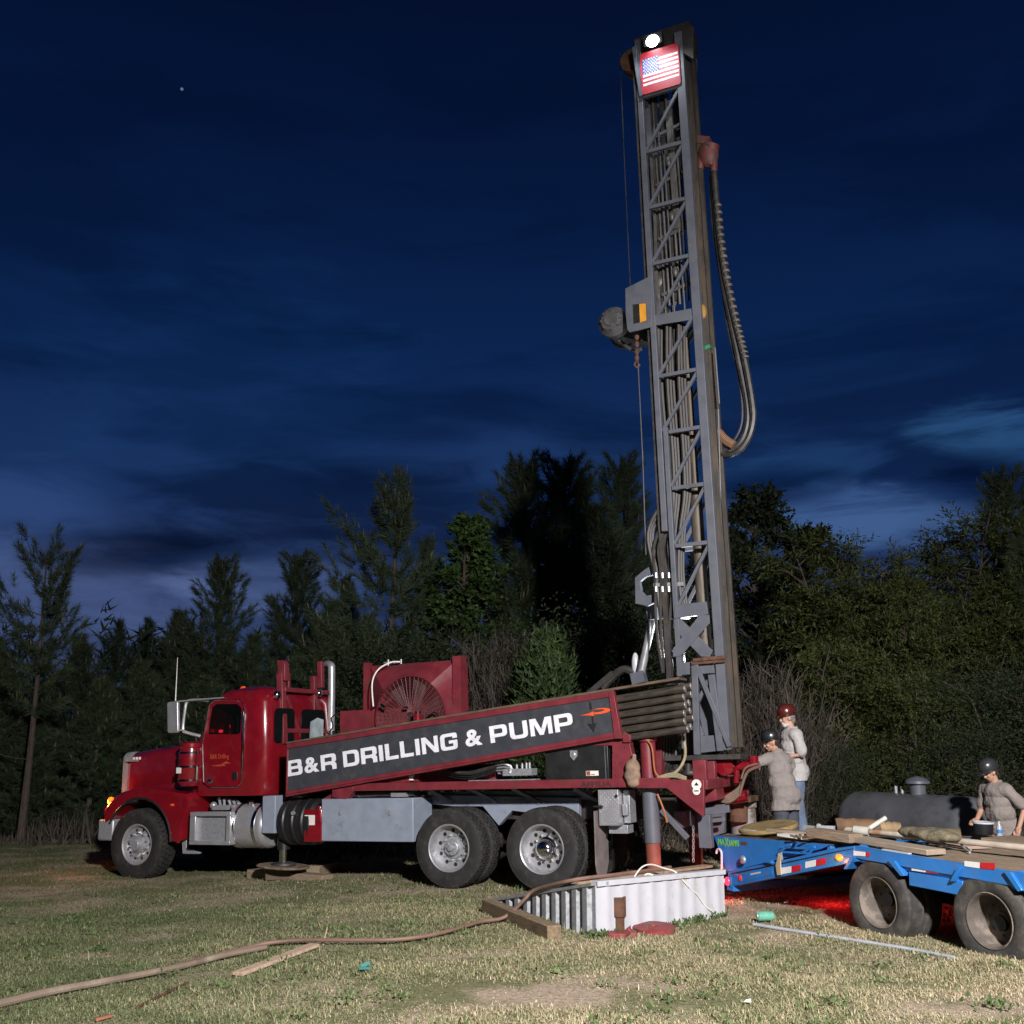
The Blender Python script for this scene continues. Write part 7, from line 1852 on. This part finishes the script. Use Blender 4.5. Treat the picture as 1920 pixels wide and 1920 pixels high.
# stretched clouds
mp = N.new('ShaderNodeMapping'); mp.inputs['Scale'].default_value = (1.9, 1.9, 8.5); mp.inputs['Rotation'].default_value = (0, rad(-14), 0); mp.inputs['Location'].default_value = (1.7, .6, .25)
L.new(tc.outputs['Generated'], mp.inputs['Vector'])
n1 = N.new('ShaderNodeTexNoise'); n1.inputs['Scale'].default_value = 1.6; n1.inputs['Detail'].default_value = 7; n1.inputs['Roughness'].default_value = .55; n1.inputs['Distortion'].default_value = .35
L.new(mp.outputs['Vector'], n1.inputs['Vector'])
r1 = N.new('ShaderNodeMapRange'); r1.interpolation_type = 'SMOOTHSTEP'; r1.inputs['From Min'].default_value = .42; r1.inputs['From Max'].default_value = .62; L.new(n1.outputs['Fac'], r1.inputs['Value'])
mxc = N.new('ShaderNodeMix'); mxc.data_type = 'RGBA'; mxc.blend_type = 'MULTIPLY'
# dark cloud multiplies the gradient down
cr = N.new('ShaderNodeValToRGB'); L.new(r1.outputs['Result'], cr.inputs['Fac'])
cr.color_ramp.elements[0].color = (1, 1, 1, 1); cr.color_ramp.elements[1].color = (.30, .40, .46, 1)
L.new(gr_.outputs['Color'], mxc.inputs['A']); L.new(cr.outputs['Color'], mxc.inputs['B'])
mk = N.new('ShaderNodeMapRange'); mk.inputs['From Min'].default_value = .75; mk.inputs['From Max'].default_value = .12; L.new(sep.outputs['Z'], mk.inputs['Value']); L.new(mk.outputs['Result'], mxc.inputs['Factor'])
# breaks and banks of cloud: each sits at a bearing and height in the sky, its edge broken up by the same noise
def math_(op, a, b=None, c=None):
    q = N.new('ShaderNodeMath'); q.operation = op
    for k, v in enumerate((a, b, c)):
        if v is None: continue
        if hasattr(v, 'links'): L.new(v, q.inputs[k])
        else: q.inputs[k].default_value = v
    return q.outputs[0]
tan_az = math_('DIVIDE', sep.outputs['X'], math_('MAXIMUM', sep.outputs['Y'], .05))
n2 = N.new('ShaderNodeTexNoise'); n2.inputs['Scale'].default_value = 4.2; n2.inputs['Detail'].default_value = 8; n2.inputs['Roughness'].default_value = .6; n2.inputs['Distortion'].default_value = .6; L.new(mp.outputs['Vector'], n2.inputs['Vector'])
warp = math_('MULTIPLY_ADD', n2.outputs['Fac'], 2.2, -1.1)
prev = mxc.outputs['Result']
def lump(gu, gv, ru, rv, col, dark=False, tilt=0.):
    global prev
    d = ray(gu, gv).normalized(); d2 = ray(gu, gv - rv).normalized(); x0 = d.x / d.y; wx = ru / FPX; wz = abs(d2.z - d.z)
    dx_ = math_('MULTIPLY_ADD', tan_az, 1 / wx, -x0 / wx); dz_ = math_('ADD', math_('MULTIPLY_ADD', sep.outputs['Z'], 1 / wz, -d.z / wz), math_('MULTIPLY', dx_, -tilt))
    r2 = math_('ADD', math_('ADD', math_('MULTIPLY', dx_, dx_), math_('MULTIPLY', dz_, dz_)), math_('MULTIPLY', warp, 2.2))
    mg = N.new('ShaderNodeMapRange'); mg.interpolation_type = 'SMOOTHSTEP'; mg.inputs['From Min'].default_value = 1.9; mg.inputs['From Max'].default_value = .0; L.new(r2, mg.inputs['Value'])
    fac = math_('MULTIPLY', mg.outputs['Result'], math_('GREATER_THAN', sep.outputs['Y'], 0))
    ag = N.new('ShaderNodeMix'); ag.data_type = 'RGBA'; ag.blend_type = 'MULTIPLY' if dark else 'ADD'; ag.inputs['B'].default_value = col + (1,); L.new(fac, ag.inputs['Factor']); L.new(prev, ag.inputs['A']); prev = ag.outputs['Result']
lump(110, 1150, 300, 120, (.030, .040, .080)); lump(480, 1095, 170, 50, (.030, .042, .085)); lump(40, 960, 200, 80, (.010, .020, .052))
lump(1620, 975, 270, 60, (.034, .068, .140), False, -.3); lump(1880, 820, 150, 55, (.014, .050, .110), False, -.4); lump(1500, 870, 150, 40, (.006, .022, .06))
lump(430, 720, 330, 190, (.001, .006, .020)); lump(1000, 880, 260, 60, (.003, .008, .022))
lump(600, 955, 380, 85, (.38, .40, .45), True, .12); lump(1860, 905, 150, 55, (.25, .33, .42), True, -.3); lump(1460, 915, 120, 40, (.35, .42, .5), True); lump(230, 1030, 160, 40, (.5, .5, .55), True, .3)
# one star
sd_ = ray(341, 167).normalized()
vm = N.new('ShaderNodeVectorMath'); vm.operation = 'DOT_PRODUCT'; vm.inputs[1].default_value = sd_; L.new(tc.outputs['Generated'], vm.inputs[0])
st = N.new('ShaderNodeMapRange'); st.inputs['From Min'].default_value = 1 - 1.3e-6; st.inputs['From Max'].default_value = 1 - 2e-7; L.new(vm.outputs['Value'], st.inputs['Value'])
ad = N.new('ShaderNodeMix'); ad.data_type = 'RGBA'; ad.blend_type = 'MIX'; ad.inputs['B'].default_value = (.14, .18, .26, 1)
L.new(st.outputs['Result'], ad.inputs['Factor']); L.new(prev, ad.inputs['A'])
bk_ = N.new('ShaderNodeMapRange'); bk_.inputs['From Min'].default_value = -.4; bk_.inputs['From Max'].default_value = .35; bk_.inputs['To Min'].default_value = .3; L.new(sep.outputs['Y'], bk_.inputs['Value'])
dk = N.new('ShaderNodeMix'); dk.data_type = 'RGBA'; dk.blend_type = 'MULTIPLY'; dk.inputs['Factor'].default_value = 1; L.new(ad.outputs['Result'], dk.inputs['A']); L.new(bk_.outputs['Result'], dk.inputs['B'])
L.new(dk.outputs['Result'], bg.inputs['Color']); bg.inputs['Strength'].default_value = 1.0

def lamp(name, kind, loc, energy, col, radius=.1, target=None, spot=None, blend=.3):
    l = bpy.data.lights.new(name, kind); l.energy = energy; l.color = col
    if kind in ('POINT', 'SPOT'): l.shadow_soft_size = radius
    o = bpy.data.objects.new(name, l); COL.objects.link(o); o.location = loc
    if target is not None: o.rotation_euler = (Vector(target) - Vector(loc)).to_track_quat('-Z', 'Y').to_euler()
    if spot: l.spot_size = rad(spot); l.spot_blend = blend
    return o
KEY = lamp('yard_floodlight', 'SPOT', (4.0, -5.0, 8.5), 31000, (1.0, .965, .955), .40, (2.2, 10.0, .0), 94, 1.0)
# lamps the photograph shows lit, except the added red spots under the trailer
p = TF.wld(lp + Vector((0, .48, .0)))
lamp('mast_lamp', 'SPOT', p, 60, (.86, .93, 1.0), .08, TF.wld(Vector((-2.0, .75, 0))), 150, .5)
p = TF.wld(Vector((-1.75, -.75, 3.0)))
lamp('mast_base_lamp', 'SPOT', p, 420, (.9, .95, 1.0), .06, TF.wld(Vector((-2.15, .3, 3.9))), 120, .5)
lamp('turn_signal_light', 'POINT', TF.wld(Vector((ts[0] + .1, 1.13, ts[1] - .02))), 16, (1, .28, .03), .05)
lamp('tail_light', 'POINT', TAIL_P, 9, (1, .04, .07), .04)
for k_ in (0, 1):
    q_ = QF.wld((bx2 + .75 + .75 * k_, -.35 + .35 * k_, .27 + .17 * k_)); lamp('added_red_glow_spot', 'SPOT', q_, 9, (1, .02, .035), .08, q_ + Vector((.0, .0, -1)), 168, .5)  # added spots without lamp bodies, spreading red over the ground below
lamp('marker_light', 'POINT', MARK_P, 1.6, (1, .3, .08), .03)
